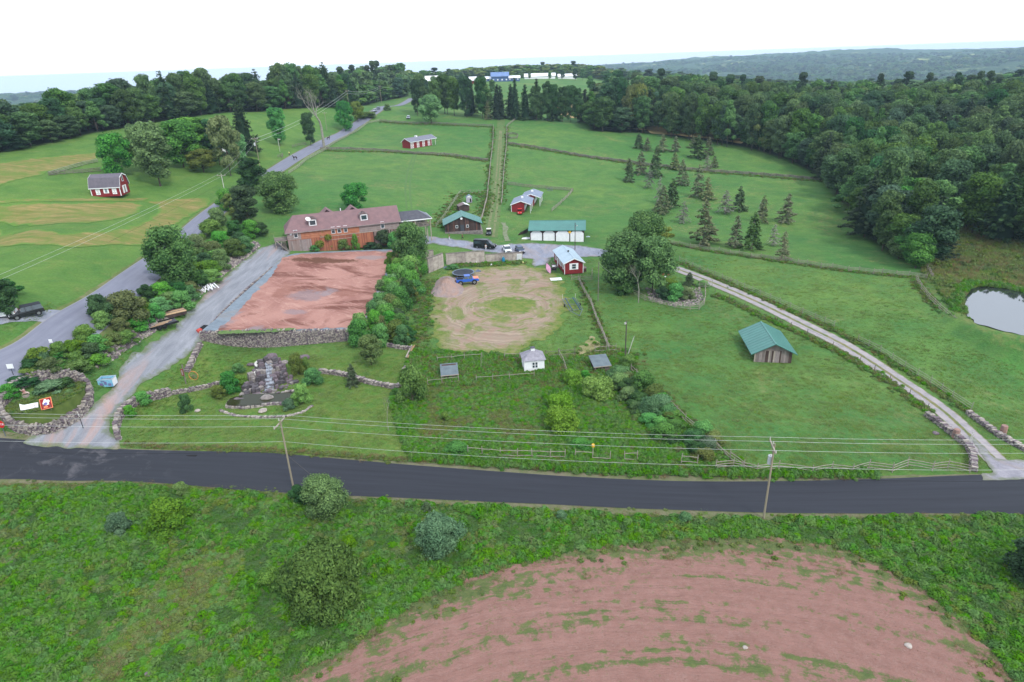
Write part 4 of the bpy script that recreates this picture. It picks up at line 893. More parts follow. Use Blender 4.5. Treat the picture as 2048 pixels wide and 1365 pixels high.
L_BLUE = m_leaf('leaf_bluegreen', srgb(60, 96, 64), srgb(122, 154, 110), .03)
L_OLIVE = m_leaf('leaf_olive', srgb(74, 94, 46), srgb(134, 147, 81))
L_PINE = m_leaf('needle_green', srgb(30, 52, 36), srgb(74, 97, 62))
L_BRN = m_leaf('needle_brown', srgb(87, 98, 67), srgb(146, 152, 113), .03); L_PINE2 = m_leaf('needle_grove', srgb(56, 82, 50), srgb(106, 132, 82), .02)
L_GRY = m_leaf('needle_grey', srgb(112, 116, 100), srgb(150, 150, 136))
L_WEED = m_leaf('weed_green', srgb(58, 98, 32), srgb(94, 142, 48), .03, vr=.16)
L_WEED2 = m_leaf('weed_olive', srgb(62, 88, 36), srgb(112, 130, 64), .04, vr=.26)
L_STRAW = m_leaf('dry_straw', srgb(112, 90, 64), srgb(156, 138, 98), .03, vr=.2)
L_GRASS = m_leaf('grass_blade', srgb(80, 122, 50), srgb(124, 156, 72), .05, tip=srgb(156, 162, 100), vr=.26, transl=.4)
BARK = mat('bark', srgb(92, 82, 72), srgb(64, 56, 50), 3, .95)
BARKG = mat('grey_bark', srgb(150, 148, 136), srgb(118, 114, 102), 3, .95)
def cards_mesh(name, C, N, size, m, aspect=1.0, tip=None, core=None, tri=False, up=None, rndv=None, rs=None):
    """one small bent leaf card per centre; vectorised"""
    rs = rs or nprs; n = len(C); N = N/np.maximum(np.linalg.norm(N, axis=1, keepdims=True), 1e-6)
    r = rs.normal(size=(n, 3)) if up is None else up+rs.normal(size=(n, 3))*.15
    U = np.cross(N, r); U /= np.maximum(np.linalg.norm(U, axis=1, keepdims=True), 1e-6); V_ = np.cross(N, U)
    s = size*(.6+.8*rs.rand(n, 1)); su = s*.5; sv = s*.5*aspect
    if tri:
        pts = np.stack([C-U*su, C+U*su, C+V_*sv*2], 1); k = 3
    else:
        pts = np.stack([C-V_*sv, C+U*su*.9+N*s*.12, C+V_*sv, C-U*su*.9+N*s*.12], 1); k = 4
    vs = pts.reshape(-1, 3); me = bpy.data.meshes.new(name)
    nv = len(vs); fidx = np.arange(n*k); rv = rs.rand(n) if rndv is None else rndv
    rv = np.repeat(rv, k); tv = np.repeat(tip if tip is not None else np.zeros(n), k)
    ls = np.arange(n)*k; lt = np.full(n, k); li = fidx; smooth_ = np.zeros(n, bool)
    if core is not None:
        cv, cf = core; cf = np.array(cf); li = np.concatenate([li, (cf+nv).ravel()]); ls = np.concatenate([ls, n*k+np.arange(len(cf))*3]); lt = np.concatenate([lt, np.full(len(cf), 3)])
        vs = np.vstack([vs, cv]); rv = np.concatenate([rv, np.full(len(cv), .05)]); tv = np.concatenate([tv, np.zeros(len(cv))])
    me.vertices.add(len(vs)); me.vertices.foreach_set('co', vs.astype(np.float32).ravel())
    me.loops.add(len(li)); me.loops.foreach_set('vertex_index', li.astype(np.int32))
    me.polygons.add(len(ls)); me.polygons.foreach_set('loop_start', ls.astype(np.int32)); me.polygons.foreach_set('loop_total', lt.astype(np.int32))
    for nm, v in (('rnd', rv), ('tip', tv)):
        a = me.attributes.new(nm, 'FLOAT', 'POINT'); a.data.foreach_set('value', v.astype(np.float32))
    me.materials.append(m); me.update(); me.validate(); return me
_ico = None
def ico():
    global _ico
    if _ico is None:
        bm = bmesh.new(); bmesh.ops.create_icosphere(bm, subdivisions=1, radius=1); bm.verts.ensure_lookup_table()
        _ico = (np.array([v.co[:] for v in bm.verts]), np.array([[v.index for v in f.verts] for f in bm.faces])); bm.free()
    return _ico
def lobes_for(shape, H_, Rr, z0, nl, rs):
    L = []
    for i in range(nl):
        u = (i+.5)/nl; z = z0+(H_-z0)*(u**.85)
        if shape == 'round': pr = math.sin(math.pi*min(.96, .12+.84*u))**.6
        elif shape == 'tall': pr = math.sin(math.pi*min(.97, .08+.85*u))**.45*.9
        elif shape == 'cone': pr = (1-u)**.8+.08
        else: pr = (1-u**2.2)**.5     # mound
        a = i*2.399+rs.rand()*.8; rl = Rr*(.24+.26*rs.rand()**1.4)*(.75 if shape == 'cone' else 1)
        rad = max(0, Rr*pr-rl*.75)*(.55+.45*rs.rand())
        L.append((math.cos(a)*rad, math.sin(a)*rad, min(z, H_-rl*.8), rl))
    L.append((0, 0, z0+(H_-z0)*.55, Rr*.5))
    return L
def crown(name, seed, H_, Rr, z0, nl, nleaf, leaf, m, shape='round', aspect=1.0, squash=.85, corek=.78):
    rs = np.random.RandomState(seed); L = lobes_for(shape, H_, Rr, z0, nl, rs)
    w = np.array([l[3]**2 for l in L]); idx = rs.choice(len(L), nleaf, p=w/w.sum()); LA = np.array(L)
    d = rs.normal(size=(nleaf, 3)); d[:, 2] += .35; d /= np.linalg.norm(d, axis=1, keepdims=True)
    lump = 1+.16*np.sin(d[:, 0]*9+idx)*np.sin(d[:, 1]*8+idx*2)*np.sin(d[:, 2]*7)
    C = LA[idx, :3]+d*(LA[idx, 3]*lump*(.78+.27*rs.rand(nleaf)+.35*(rs.rand(nleaf) < .06)*rs.rand(nleaf)))[:, None]*np.array([1, 1, squash])
    keep = np.ones(nleaf, bool)
    for l in L: keep &= ~(((C-np.array(l[:3]))/np.array([1, 1, squash]))**2).sum(1).__lt__((l[3]*.72)**2)
    keep &= C[:, 2] > .05
    C = C[keep]; d = d[keep]; idx = idx[keep]
    lobe_tone = rs.rand(len(L))*.45
    rv = np.clip(lobe_tone[idx]+rs.rand(len(C))*.55, 0, 1)
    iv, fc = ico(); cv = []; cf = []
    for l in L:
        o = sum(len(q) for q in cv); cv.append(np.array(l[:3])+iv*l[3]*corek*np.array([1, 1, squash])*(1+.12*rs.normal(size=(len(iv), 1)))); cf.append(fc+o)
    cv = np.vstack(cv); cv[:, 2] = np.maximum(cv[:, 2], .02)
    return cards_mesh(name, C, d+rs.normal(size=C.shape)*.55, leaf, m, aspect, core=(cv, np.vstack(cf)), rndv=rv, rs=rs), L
def trunk_mesh(name, L, H_, r, z0, m=BARK, seed=0, nb=7):
    rs = random.Random(seed); b = MB(); top = H_*.72
    b.tube([(0, 0, -.6), (0, 0, .0), (.1*r, 0, z0*.6+.1), (rs.uniform(-.3, .3), rs.uniform(-.3, .3), top*.6), (rs.uniform(-.4, .4), rs.uniform(-.4, .4), top)], r*1.15, 7, m, r2=r*.3)
    for l in L[:nb]:
        zb = z0+(l[2]-z0)*.35; b.tube([(0, 0, zb), (l[0]*.55, l[1]*.55, (zb+l[2])/2+.2), (l[0], l[1], l[2])], r*.42, 5, m, r2=r*.1)
    return b.mesh(name)
def conifer(name, seed, H_, Rr, z0, m, n=1500, leaf=.5, dens=1.0, droop=.3, sparse=0.0, wh=.55):
    rs = np.random.RandomState(seed); C = []; N = []; tp = []; b = MB()
    b.tube([(0, 0, -.5), (0, 0, 0), (0, 0, H_*.97)], .018*H_+.03, 6, BARKG if sparse else BARK, r2=.02)
    z = z0
    while z < H_*.985:
        u = (z-z0)/(H_-z0); rr = Rr*((1-u)**.85)*(.75+.4*rs.rand())+.12; nb = 7 if u < .7 else 5
        for i in range(nb):
            a = rs.rand()*6.283; ln = rr*(.7+.45*rs.rand())
            if sparse and rs.rand() < sparse*(1.2-u): ln *= .55
            d = np.array([math.cos(a), math.sin(a), 0]); e = np.array([0, 0, z])+d*ln+np.array([0, 0, -droop*ln+.25*ln*(u)])
            if sparse or u < .15: b.tube([(0, 0, z), tuple(e)], .035, 3, BARKG if sparse else BARK, r2=.01, caps=False)
            k = max(2, int(n*dens*ln/(Rr*H_*9))+rs.randint(0, 3))
            for q in range(k):
                f = (rs.rand()**.6); f = .25+.8*f
                c = np.array([0, 0, z])+(e-np.array([0, 0, z]))*f+rs.normal(size=3)*.13*leaf*2
                C.append(c); N.append(np.array([d[0]*.35, d[1]*.35, .9])+rs.normal(size=3)*.35)
        z += wh*(.75+.5*rs.rand())
    C = np.array(C); N = np.array(N)
    cm = None
    if not sparse:
        nn = 9; cv = []; cf = []
        for k_, (zz, rr) in enumerate(((z0, Rr*.5), (z0+(H_-z0)*.45, Rr*.38), (H_*.95, .05))):
            for i in range(nn): cv.append((math.cos(i*6.283/nn)*rr, math.sin(i*6.283/nn)*rr, zz))
        for k_ in range(2):
            for i in range(nn): a, c_, d_, e_ = k_*nn+i, k_*nn+(i+1) % nn, (k_+1)*nn+(i+1) % nn, (k_+1)*nn+i; cf += [(a, c_, d_), (a, d_, e_)]
        cm = (np.array(cv), np.array(cf))
    return cards_mesh(name, C, N, leaf, m, .55, core=cm, rs=rs), b.mesh(name+'_trunk')
def bare_tree(name, seed, H_, spread, r, m=BARKG, depth=5, base=.35):
    rs = random.Random(seed); b = MB()
    def br(p, d, ln, rr, k):
        pts = [p]; q = p.copy()
        for i in range(3):
            d = (d+Vector((rs.gauss(0, .12), rs.gauss(0, .12), rs.gauss(.04, .08)))).normalized(); q = q+d*ln/3; pts.append(q.copy())
        b.tube(pts, rr, 5 if k < 2 else 3, m, r2=rr*.55, caps=False)
        if k < depth:
            for i in range(3 if k else 4):
                t = pts[rs.choice([2, 3])] if k else pts[rs.choice([2, 3, 3])]
                a = rs.uniform(0, 6.283); nd = (d+Vector((math.cos(a), math.sin(a), .25))*spread*rs.uniform(.6, 1.1)).normalized()
                br(t, nd, ln*rs.uniform(.55, .78), rr*.5, k+1)
    b.tube([(0, 0, -.4), (0, 0, 0), (0, 0, H_*base)], r, 7, m, r2=r*.8); br(Vector((0, 0, H_*base)), Vector((0, 0, 1)), H_*.3, r*.8, 0)
    me = b.mesh(name); z = max(v.co.z for v in me.vertices); me.transform(Matrix.Scale(H_/z, 4)); return me
# prototypes: nominal height 10, crown radius given
PROTO = {}
def proto(key, H_, Rr, z0, nl, nleaf, leaf, m, shape='round', seed=1, tr=.22, bark=BARK, nb=7, **k):
    c, L = crown('crown', seed, H_, Rr, z0, nl, nleaf, leaf, m, shape, **k); PROTO[key] = (c, trunk_mesh('trunk', L, H_, tr, z0, bark, seed, nb), H_, Rr)
for i in range(3): proto('oak%d' % i, 12, 5.2, 1.8, 15, 6500, .42, L_OAK, 'round', 20+i)
L_SUN = m_leaf('leaf_fresh', srgb(54, 93, 41), srgb(117, 159, 76), .02)
for i in range(2): proto('fresh%d' % i, 12, 5.4, .6, 20, 9000, .38, L_SUN, 'round', 26+i)
for i in range(2): proto('maple%d' % i, 14, 4.6, 2.5, 16, 6500, .42, L_OAK, 'tall', 30+i)
for i in range(2): proto('darktree%d' % i, 13, 4.2, 1.2, 15, 5500, .42, L_DARK, 'tall', 40+i)
for i in range(2): proto('olivetree%d' % i, 12, 4.4, 1.8, 14, 5500, .42, L_OLIVE, 'round', 50+i)
L_F2 = m_leaf('leaf_forest_yellowish', srgb(55, 83, 44), srgb(105, 132, 72), .03); L_F3 = m_leaf('leaf_forest_cool', srgb(41, 72, 52), srgb(85, 118, 81), .05)
for i in range(7): proto('forest%d' % i, 17, 5.0, 3.0, 17, 5200, .5, [L_FOREST, L_F2, L_FOREST, L_F3, L_DARK, L_F2, L_FOREST][i], ['round', 'tall', 'tall', 'round', 'tall', 'round', 'cone'][i], 60+i, tr=.25)
proto('hedge0', 4.2, 2.4, .1, 12, 6500, .2, L_OAK, 'mound', 71, tr=.08); proto('hedge1', 4.2, 2.2, .1, 12, 6500, .2, L_DARK, 'mound', 72, tr=.08)
proto('hedge2', 4.2, 2.3, .1, 12, 6000, .2, L_OLIVE, 'mound', 73, tr=.08); proto('lime0', 3.2, 2.0, .1, 10, 5000, .19, L_LIME, 'mound', 74, tr=.06)
proto('mound0', 2.6, 2.1, .1, 14, 7000, .2, L_MND, 'mound', 79, tr=.06); proto('blue0', 3.6, 2.2, .1, 12, 6000, .17, L_BLUE, 'mound', 75, tr=.06, aspect=1.6)
proto('bigbush', 5.5, 3.2, .1, 20, 16000, .17, L_OAK, 'round', 76, tr=.1); L_WIL = m_leaf('leaf_willow', srgb(50, 74, 40), srgb(100, 124, 72), .02); proto('willowbush', 6.0, 4.2, .1, 30, 26000, .18, L_WIL, 'mound', 77, tr=.1, aspect=1.7, squash=.8)
proto('bluebush', 5.0, 2.8, .1, 20, 15000, .15, L_BLUE, 'round', 78, tr=.1, aspect=1.7)
for i in range(2):
    c, t_ = conifer('crown', 80+i, 12, 2.9, .9, L_PINE, 5200, .5); PROTO['spruce%d' % i] = (c, t_, 12, 2.9)
for i in range(3):
    c, t_ = conifer('crown', 84+i, 10, 2.6, 1.0, L_BRN, 4600, .48, sparse=.25); PROTO['grove%d' % i] = (c, t_, 10, 2.6)
c, t_ = conifer('crown', 88, 10, 2.6, .8, L_PINE2, 6500, .52, sparse=.15); PROTO['grovegreen'] = (c, t_, 10, 2.6)
c, t_ = conifer('crown', 89, 10, 2.4, 1.2, L_GRY, 2400, .42, sparse=.45); PROTO['grovegrey'] = (c, t_, 10, 2.4)
c, t_ = conifer('crown', 92, 16, 4.2, 1.5, L_PINE, 6500, .75, wh=.9, droop=.05); PROTO['pine0'] = (c, t_, 16, 4.2)
PROTO['dead0'] = (None, bare_tree('branches', 5, 16, .75, .38, depth=5), 16, 4.5); PROTO['dead1'] = (None, bare_tree('branches', 8, 5, .9, .09, depth=4), 5, 1.8)
def tree(key, base, h, r, label, name='tree', cat='tree', group=None, rz=None):
    cm, tm, H_, Rr = PROTO[key]; o = thing(name, label, cat, base, rnd.uniform(0, 6.28) if rz is None else rz, group)
    s = (r/Rr, r/Rr, h/H_)
    if cm is not None: link('foliage' if 'bush' in name or 'shrub' in name else 'crown', cm, o, scl=s)
    link('stem' if ('bush' in name or 'shrub' in name) else ('branches' if cm is None else 'trunk'), tm, o, scl=s)
    return o
def ptree(key, px, py, ytop, wpx, label, **k):
    b = at(px, py); r = wpx/2/ppm(b)
    if k.get('cat') == 'bush': d = Vector((b.x, b.y)).normalized()*r*.6; b = Vector((b.x+d.x, b.y+d.y, h1(b.x+d.x, b.y+d.y)))
    h = max(hgt(b, ytop), .25*r)
    if k.get('cat') == 'bush' and py > 880: h = min(h, 1.6*r)
    return tree(key, b, h, r, label, **k)
# named trees --------------------------------------------------
T = [
 ('oak0', 240, 352, 268, 78, 'round dark green tree directly behind the gambrel barn'), ('maple0', 321, 373, 262, 88, 'tall lawn tree with its pale trunk showing right of the gambrel barn'),
 ('oak1', 368, 335, 240, 96, 'broad green tree behind the pale-trunked lawn tree'), ('olivetree0', 408, 345, 299, 62, 'low greyish crabapple tree on the left lawn'),
 ('olivetree1', 462, 352, 232, 66, 'tall brownish green tree right of the crabapple'), ('pine0', 494, 312, 195, 62, 'tallest feathery pine by the old road'),
 ('maple1', 560, 292, 216, 48, 'upright tree by the old road left of the big dead tree'), ('oak2', 425, 300, 240, 60, 'hazy green tree behind the brownish green tree'),
 ('darktree0', 508, 388, 316, 66, 'dark rounded tree by the kerb of the old road'), ('fresh1', 562, 424, 345, 88, 'big bright round tree left behind the long house'),
 ('darktree1', 498, 450, 372, 66, 'dark tree at the left end of the long house'), ('olivetree1', 462, 425, 388, 32, 'small tree on the bank beside the old road'),
 ('fresh0', 355, 572, 455, 104, 'large round tree on the bank between the old road and the driveway'), ('oak2', 712, 424, 367, 62, 'compact dark tree behind the roof of the long house'),
 ('darktree1', 622, 292, 226, 34, 'dark leafy tree beside the big dead tree'), ('oak0', 692, 263, 203, 40, 'roadside tree in front of the first far utility pole'), ('olivetree0', 716, 244, 204, 30, 'smaller roadside tree just right of the far utility pole'),
 ('oak1', 863, 247, 190, 56, 'lone round tree in front of the tree row at the top pasture'), ('grove1', 976, 240, 200, 20, 'small brownish tree standing before the top tree row'),
 ('fresh0', 824, 545, 447, 70, 'tall bushy tree at the right end of the long house'), ('fresh1', 1287, 520, 425, 96, 'rear crown of the big tree clump on the stone mound'),
 ('fresh0', 1250, 580, 466, 112, 'front left crown of the big tree clump on the stone mound'), ('oak1', 1304, 586, 476, 92, 'shaded front right crown of the big tree clump on the mound'),
 ('olivetree1', 1320, 500, 452, 56, 'light edged crown at the right of the big tree clump'),
 ('oak2', 300, 345, 245, 90, 'broad tree between the round dark one and the pale-trunked lawn tree'), ('maple0', 395, 322, 236, 92, 'tall full tree behind the crabapple'), ('darktree1', 440, 330, 238, 60, 'dark tree between the crabapple and the tall pine'), ('oak1', 478, 335, 262, 50, 'shaded tree under the tall pine'), ('darktree0', 18, 635, 560, 66, 'dark tree behind the parked black off-roader'), ('oak2', -22, 620, 540, 70, 'tree cut by the left edge behind the white car'),
]
for k, px, py, yt, w, lab in T: ptree(k, px, py, yt, w, lab)
ptree('dead0', 648, 294, 166, 74, 'tall bare dead tree beside the old road', name='dead_tree'); ptree('dead1', 777, 862, 795, 30, 'small white bare tree on the front lawn', name='bare_tree'); ptree('dead1', 1277, 606, 530, 46, 'pale bare tree in front of the big tree clump', name='bare_tree')
ptree('olivetree0', 743, 730, 672, 56, 'thin grey-green tree below the end of the stone retaining wall'); ptree('lime0', 825, 805, 735, 66, 'drooping lime green tree at the corner of the lawn wall', name='locust_tree')
ptree('grovegreen', 706, 772, 728, 30, 'small dark spruce growing against the lawn wall', name='spruce'); 
# conifer grove
GR = [(1277, 297, 266, 22, 'g'), (1294, 302, 275, 20, 'b'), (1325, 304, 268, 24, 'b'), (1350, 304, 272, 22, 'b'), (1395, 317, 270, 32, 'g'), (1416, 311, 274, 22, 'b'), (1258, 364, 318, 22, 'g'), (1281, 349, 302, 28, 'b'),
      (1311, 354, 292, 28, 'g'), (1298, 377, 332, 22, 'y'), (1349, 340, 303, 24, 'b'), (1363, 372, 318, 28, 'b'), (1318, 408, 352, 22, 'y'), (1395, 394, 328, 30, 'b'), (1413, 400, 354, 32, 'b'), (1414, 338, 310, 22, 'y'), (1428, 335, 312, 18, 'b'),
      (1325, 428, 370, 36, 'b'), (1343, 415, 357, 30, 'g'), (1366, 446, 402, 28, 'y'), (1406, 488, 400, 54, 'b'), (1450, 428, 380, 34, 'y'), (1478, 422, 372, 28, 'g'), (1470, 496, 430, 34, 'b'), (1503, 499, 423, 40, 'g'), (1524, 446, 390, 26, 'b'),
      (1521, 436, 398, 18, 'y'), (1572, 446, 386, 36, 'b'), (1546, 492, 448, 26, 'y'), (1564, 520, 462, 30, 'b'), (1385, 297, 272, 20, 'b'), (1257, 340, 316, 16, 'b')]
for i, (px, py, yt, w, k) in enumerate(GR):
    key = {'g': 'grovegreen', 'b': 'grove%d' % (i % 3), 'y': 'grovegrey'}[k]
    ptree(key, px, py, yt, w*1.12, {'g': 'dense dark green spruce in the pasture grove', 'b': 'thinning brownish spruce in the pasture grove', 'y': 'pale grey nearly bare spruce in the pasture grove'}[k], name='spruce', group={'g': 'dark green spruces of the grove', 'b': 'brownish spruces of the grove', 'y': 'grey spruces of the grove'}[k])
# bushes
BU = []
def bush(key, px, py, yt, w, label, group=None, name='bush'): return ptree(key, px, py, yt, w, label, name=name, cat='bush', group=group)
bush('bigbush', 655, 1044, 940, 102, 'big round leafy bush at the south edge of the black road'); bush('willowbush', 655, 1250, 1070, 180, 'largest dark shrub in the lower meadow with yellow green shoots')
bush('bluebush', 884, 1126, 1018, 104, 'bluish green bush right of the largest dark shrub'); bush('lime0', 365, 992, 953, 32, 'small upright bush near the black road'); bush('blue0', 246, 1072, 1026, 52, 'small bluish bush in the bright weeds')
bush('lime0', 350, 1070, 1002, 90, 'yellow green shrub among the bright weeds'); bush('darktree0', 2052, 1190, 1015, 130, 'dark bush cut by the right edge below the road'); bush('grovegreen', 855, 1028, 985, 28, 'little conifer at the roadside south of the road', name='conifer_bush')
bush('hedge1', 600, 1010, 975, 50, 'low dark bush beside the left utility pole'); bush('blue0', 1122, 1045, 1012, 26, 'small blue green bush on the verge south of the road'); bush('blue0', 1368, 1052, 1022, 30, 'pale bush among tall weeds south of the road')
bush('lime0', 545, 1190, 1140, 60, 'low bright bush touching the left of the largest dark shrub'); bush('lime0', 700, 1105, 1075, 40, 'yellow green shoot bush behind the largest dark shrub')
r_ = random.Random(3)
# hedge between red pad and dirt lot
for i in range(46):
    f = i/45; cx = 815*(1-f)+765*f; wv = 18+34*f; px = cx+r_.uniform(-wv, wv); py = 548+f*150+r_.uniform(-6, 6)
    kk = r_.choice(['hedge0', 'hedge1', 'hedge2', 'hedge0', 'hedge0', 'hedge0']); bush(kk, px, py, py-r_.uniform(34, 56), r_.uniform(34, 60), {'hedge0': 'mid green', 'hedge1': 'dark green', 'hedge2': 'olive', 'lime0': 'light yellow green'}[kk]+' shrub in the hedge between the red soil and the dirt lot', 'red soil hedge, '+kk, 'hedge_shrub')
bush('lime0', 787, 545, 505, 36, 'yellowish shrub at the top corner of the red soil')
# bank between old road and driveway
bk = [(455, 415), (480, 440), (440, 450), (470, 470), (420, 475), (450, 498), (405, 505), (430, 520), (478, 492), (395, 545), (415, 560), (385, 585), (340, 610), (300, 600), (285, 620), (315, 640), (270, 645), (330, 600), (362, 596), (225, 640), (210, 655), (245, 665), (280, 662),
      (180, 690), (200, 705), (160, 700), (185, 722), (150, 715), (165, 735), (130, 720), (120, 740), (140, 745), (105, 752), (85, 735), (110, 722), (170, 752), (440, 520), (500, 470), (520, 468), (290, 640), (325, 622), (350, 610), (378, 598), (400, 575), (425, 550), (450, 535), (468, 512), (490, 500), (415, 530), (390, 520), (370, 620), (255, 690), (235, 690), (220, 705), (200, 735), (60, 755), (75, 748)]
for i, (x, y) in enumerate(bk):
    k = ['hedge0', 'hedge2', 'hedge0', 'hedge1', 'lime0'][i % 5 if y < 680 else (i*3) % 5]; 
    if y > 680 and i % 2: k = 'lime0'
    h_ = r_.uniform(26, 46); bush(k, x+r_.uniform(-6, 6), y+8, y+8-h_, r_.uniform(38, 60), {'lime0': 'yellow green shrub on the bank beside the driveway', 'hedge1': 'dark green shrub on the bank beside the driveway'}.get(k, 'mid green shrub on the bank beside the driveway'), {'lime0': 'yellow green bank shrubs', 'hedge1': 'dark bank shrubs'}.get(k, 'green bank shrubs'), 'bank_shrub')
bush('hedge1', 210, 655, 590, 56, 'dark shrub at the driveway bank opposite the side drive'); bush('hedge2', 265, 665, 585, 90, 'wide greyish shrub on the bank left of the lumber stacks'); bush('blue0', 98, 745, 705, 34, 'blue green juniper on the bank near the white sign')
# house front
for x, y, t_, w, k in [(650, 503, 452, 50, 'hedge2'), (690, 504, 478, 34, 'hedge2'), (712, 502, 468, 18, 'hedge0'), (742, 502, 484, 36, 'hedge1'), (770, 502, 460, 44, 'hedge1'), (790, 505, 465, 30, 'hedge0'), (630, 505, 490, 24, 'hedge0')]:
    bush(k, x, y, t_, w, 'shrub growing against the board wall of the long house', 'shrubs against the long house', 'wall_shrub')
# brush, right of weedy triangle
for i in range(46):
    f = r_.random(); px = 1268+f*170+r_.uniform(-42-30*f, 14); py = 770+f*150+r_.uniform(-12, 20)
    if px > 1262+(py-745)*1.16: px = 1255+(py-745)*1.12
    kk = r_.choice(['hedge1', 'hedge0', 'hedge2', 'blue0', 'hedge0']); wb = r_.uniform(26, 62); bush(kk, px, min(py, 925), min(py, 925)-wb*r_.uniform(.45, .75), wb, {'hedge1': 'dark scrub bush along the diagonal rail fence', 'hedge0': 'fresh green scrub bush along the diagonal rail fence', 'hedge2': 'olive scrub bush along the diagonal rail fence', 'blue0': 'blue green juniper along the diagonal rail fence'}[kk], 'diagonal fence scrub, '+kk[:-1], 'scrub_bush')
for x, y, t_, w, k, lab in [(1145, 775, 742, 40, 'mound0', 'rounded light shrub below the slant roofed shed, left one'), (1195, 804, 758, 74, 'mound0', 'wide bright shrub mound below the slant roofed shed'), (1122, 828, 790, 62, 'mound0', 'upper bright shrub mound in the weedy triangle'), (1122, 872, 820, 74, 'mound0', 'lower bright shrub mound in the weedy triangle'),
      (1240, 765, 735, 60, 'hedge0', 'dark shrub beneath the tall lamp pole'), (1258, 742, 712, 44, 'lime0', 'cream flowering shrub at the foot of the lamp pole'), (915, 915, 888, 60, 'hedge0', 'leafy shrub by the broken front rail fence'), (1160, 905, 880, 50, 'hedge0', 'shrub growing through the front rail fence'), (890, 845, 825, 22, 'lime0', 'small bright bush in the weedy triangle'), (1170, 760, 742, 24, 'hedge0', 'low bush left of the slant roofed shed')]:
    bush(k, x, y, t_, w, lab)
# mound plants by the big clump, water garden, entrance island, misc
for x, y, t_, w, k, lab in [(1350, 605, 568, 44, 'hedge0', 'green shrub on the right part of the stone mound'), (1372, 602, 575, 40, 'hedge2', 'reddish tipped shrub on the stone mound'), (1325, 602, 575, 40, 'hedge1', 'dark shrub low on the stone mound'), (1378, 572, 545, 26, 'grovegreen', 'small conical evergreen by the farm lane'), (1250, 592, 560, 50, 'hedge1', 'dark shrub under the front left crown of the clump'),
      (1340, 578, 560, 44, 'lime0', 'low bright plants above the stone mound'), (598, 755, 708, 36, 'hedge2', 'purple green shrub right of the stone waterfall'), (615, 748, 715, 18, 'lime0', 'small yellow bush right of the stone waterfall'), (628, 775, 738, 44, 'hedge0', 'round shrub at the right of the water garden'), (606, 812, 770, 44, 'hedge0', 'shrub at the lower right of the water garden'), (580, 822, 800, 30, 'blue0', 'blue green plant at the pond edge'),
      (462, 790, 745, 44, 'hedge0', 'green shrub left of the stone waterfall'), (483, 775, 752, 32, 'lime0', 'yellow green shrub touching the stone waterfall'), (440, 800, 772, 34, 'hedge2', 'low shrub at the left end of the water garden'), (478, 750, 728, 30, 'hedge0', 'leafy plants above left of the waterfall'), (375, 828, 790, 30, 'hedge1', 'little dark bush on the front lawn'),
      (288, 815, 785, 36, 'hedge0', 'green vine shrub on the right entrance wall'), (262, 838, 812, 26, 'hedge0', 'lower vine clump on the right entrance wall'), (50, 790, 755, 70, 'hedge1', 'dark shrub at the back of the entrance island'), (105, 800, 765, 66, 'blue0', 'grey green shrub in the middle of the entrance island'), (135, 790, 758, 44, 'hedge1', 'shrub at the right of the entrance island'),
      (148, 812, 780, 30, 'hedge0', 'bright green shrub by the entrance island wall'), (25, 805, 770, 44, 'hedge0', 'shrub at the left rim of the entrance island'), (735, 240, 224, 44, 'hedge2', 'low tree by the corner of the upper rail fence'), (775, 222, 208, 16, 'hedge0', 'small bush beside the far road'), (18, 600, 560, 60, 'hedge1', 'bush left of the black off-roader'),
      (905, 540, 530, 30, 'hedge0', 'weeds by the broken concrete wall'), (1845, 412, 0, 0, None, None), (1405, 575, 562, 30, 'hedge0', 'shrub at the small gate beside the farm lane')]:
    if k: bush(k, x, y, t_, w, lab)
# tree rows and forests ---------------------------------------
def row(pts, spacing, keys, hr, rr, label, group, jitter=3.0, name='tree', seed=1, layers=1, gap=0):
    rs = random.Random(seed); pl = [at(*p) for p in pts]; n = 0
    for a, b in zip(pl, pl[1:]):
        L = (b-a).length; k = max(1, int(L/spacing))
        for i in range(k):
            if gap and rs.random() < gap: continue
            p = a+(b-a)*((i+rs.random())/k); p.x += rs.uniform(-jitter, jitter); p.y += rs.uniform(-jitter, jitter); p.z = h1(p.x, p.y)
            tree(rs.choice(keys), p, rs.uniform(*hr), rs.uniform(*rr), label, name=name, group=group); n += 1
    return n
FK = ['forest%d' % i for i in range(7)]
row([(1005, 237), (1060, 240), (1120, 244), (1176, 247)], 3.6, ['spruce0', 'spruce1', 'darktree0', 'darktree1', 'darktree1'], (19, 25), (4.2, 5.6), 'dark tree in the close row behind the top pasture', 'dark row behind the top pasture', 2.5, seed=4)
row([(828, 232), (860, 230), (900, 229), (930, 232), (965, 236), (1000, 238)], 4.6, ['forest0', 'forest1', 'darktree1', 'spruce0'], (18, 25), (4.5, 6.5), 'tree in the open row left of the close dark row', 'open row behind the top pasture', 4, seed=5)
row([(1205, 250), (1240, 257), (1300, 266)], 5, ['oak0', 'forest1', 'darktree0', 'forest2', 'olivetree0'], (20, 27), (5.5, 7.5), 'tree in the clump at the middle of the top fence line', 'middle clump of the top fence line', 3, seed=6)
row([(1345, 276), (1400, 283), (1460, 292), (1530, 305), (1590, 325)], 5.5, FK+['olivetree1'], (17, 24), (5.0, 7.0), 'tree in the right hand part of the top fence line', 'right part of the top fence line', 3, seed=7)
row([(1770, 512), (1800, 528), (1835, 538)], 6, ['oak0', 'olivetree1', 'oak2'], (7, 11), (4, 5), 'rounded tree at the tip of the woods near the right rail fence', 'trees at the tip of the right woods', 2, seed=8)
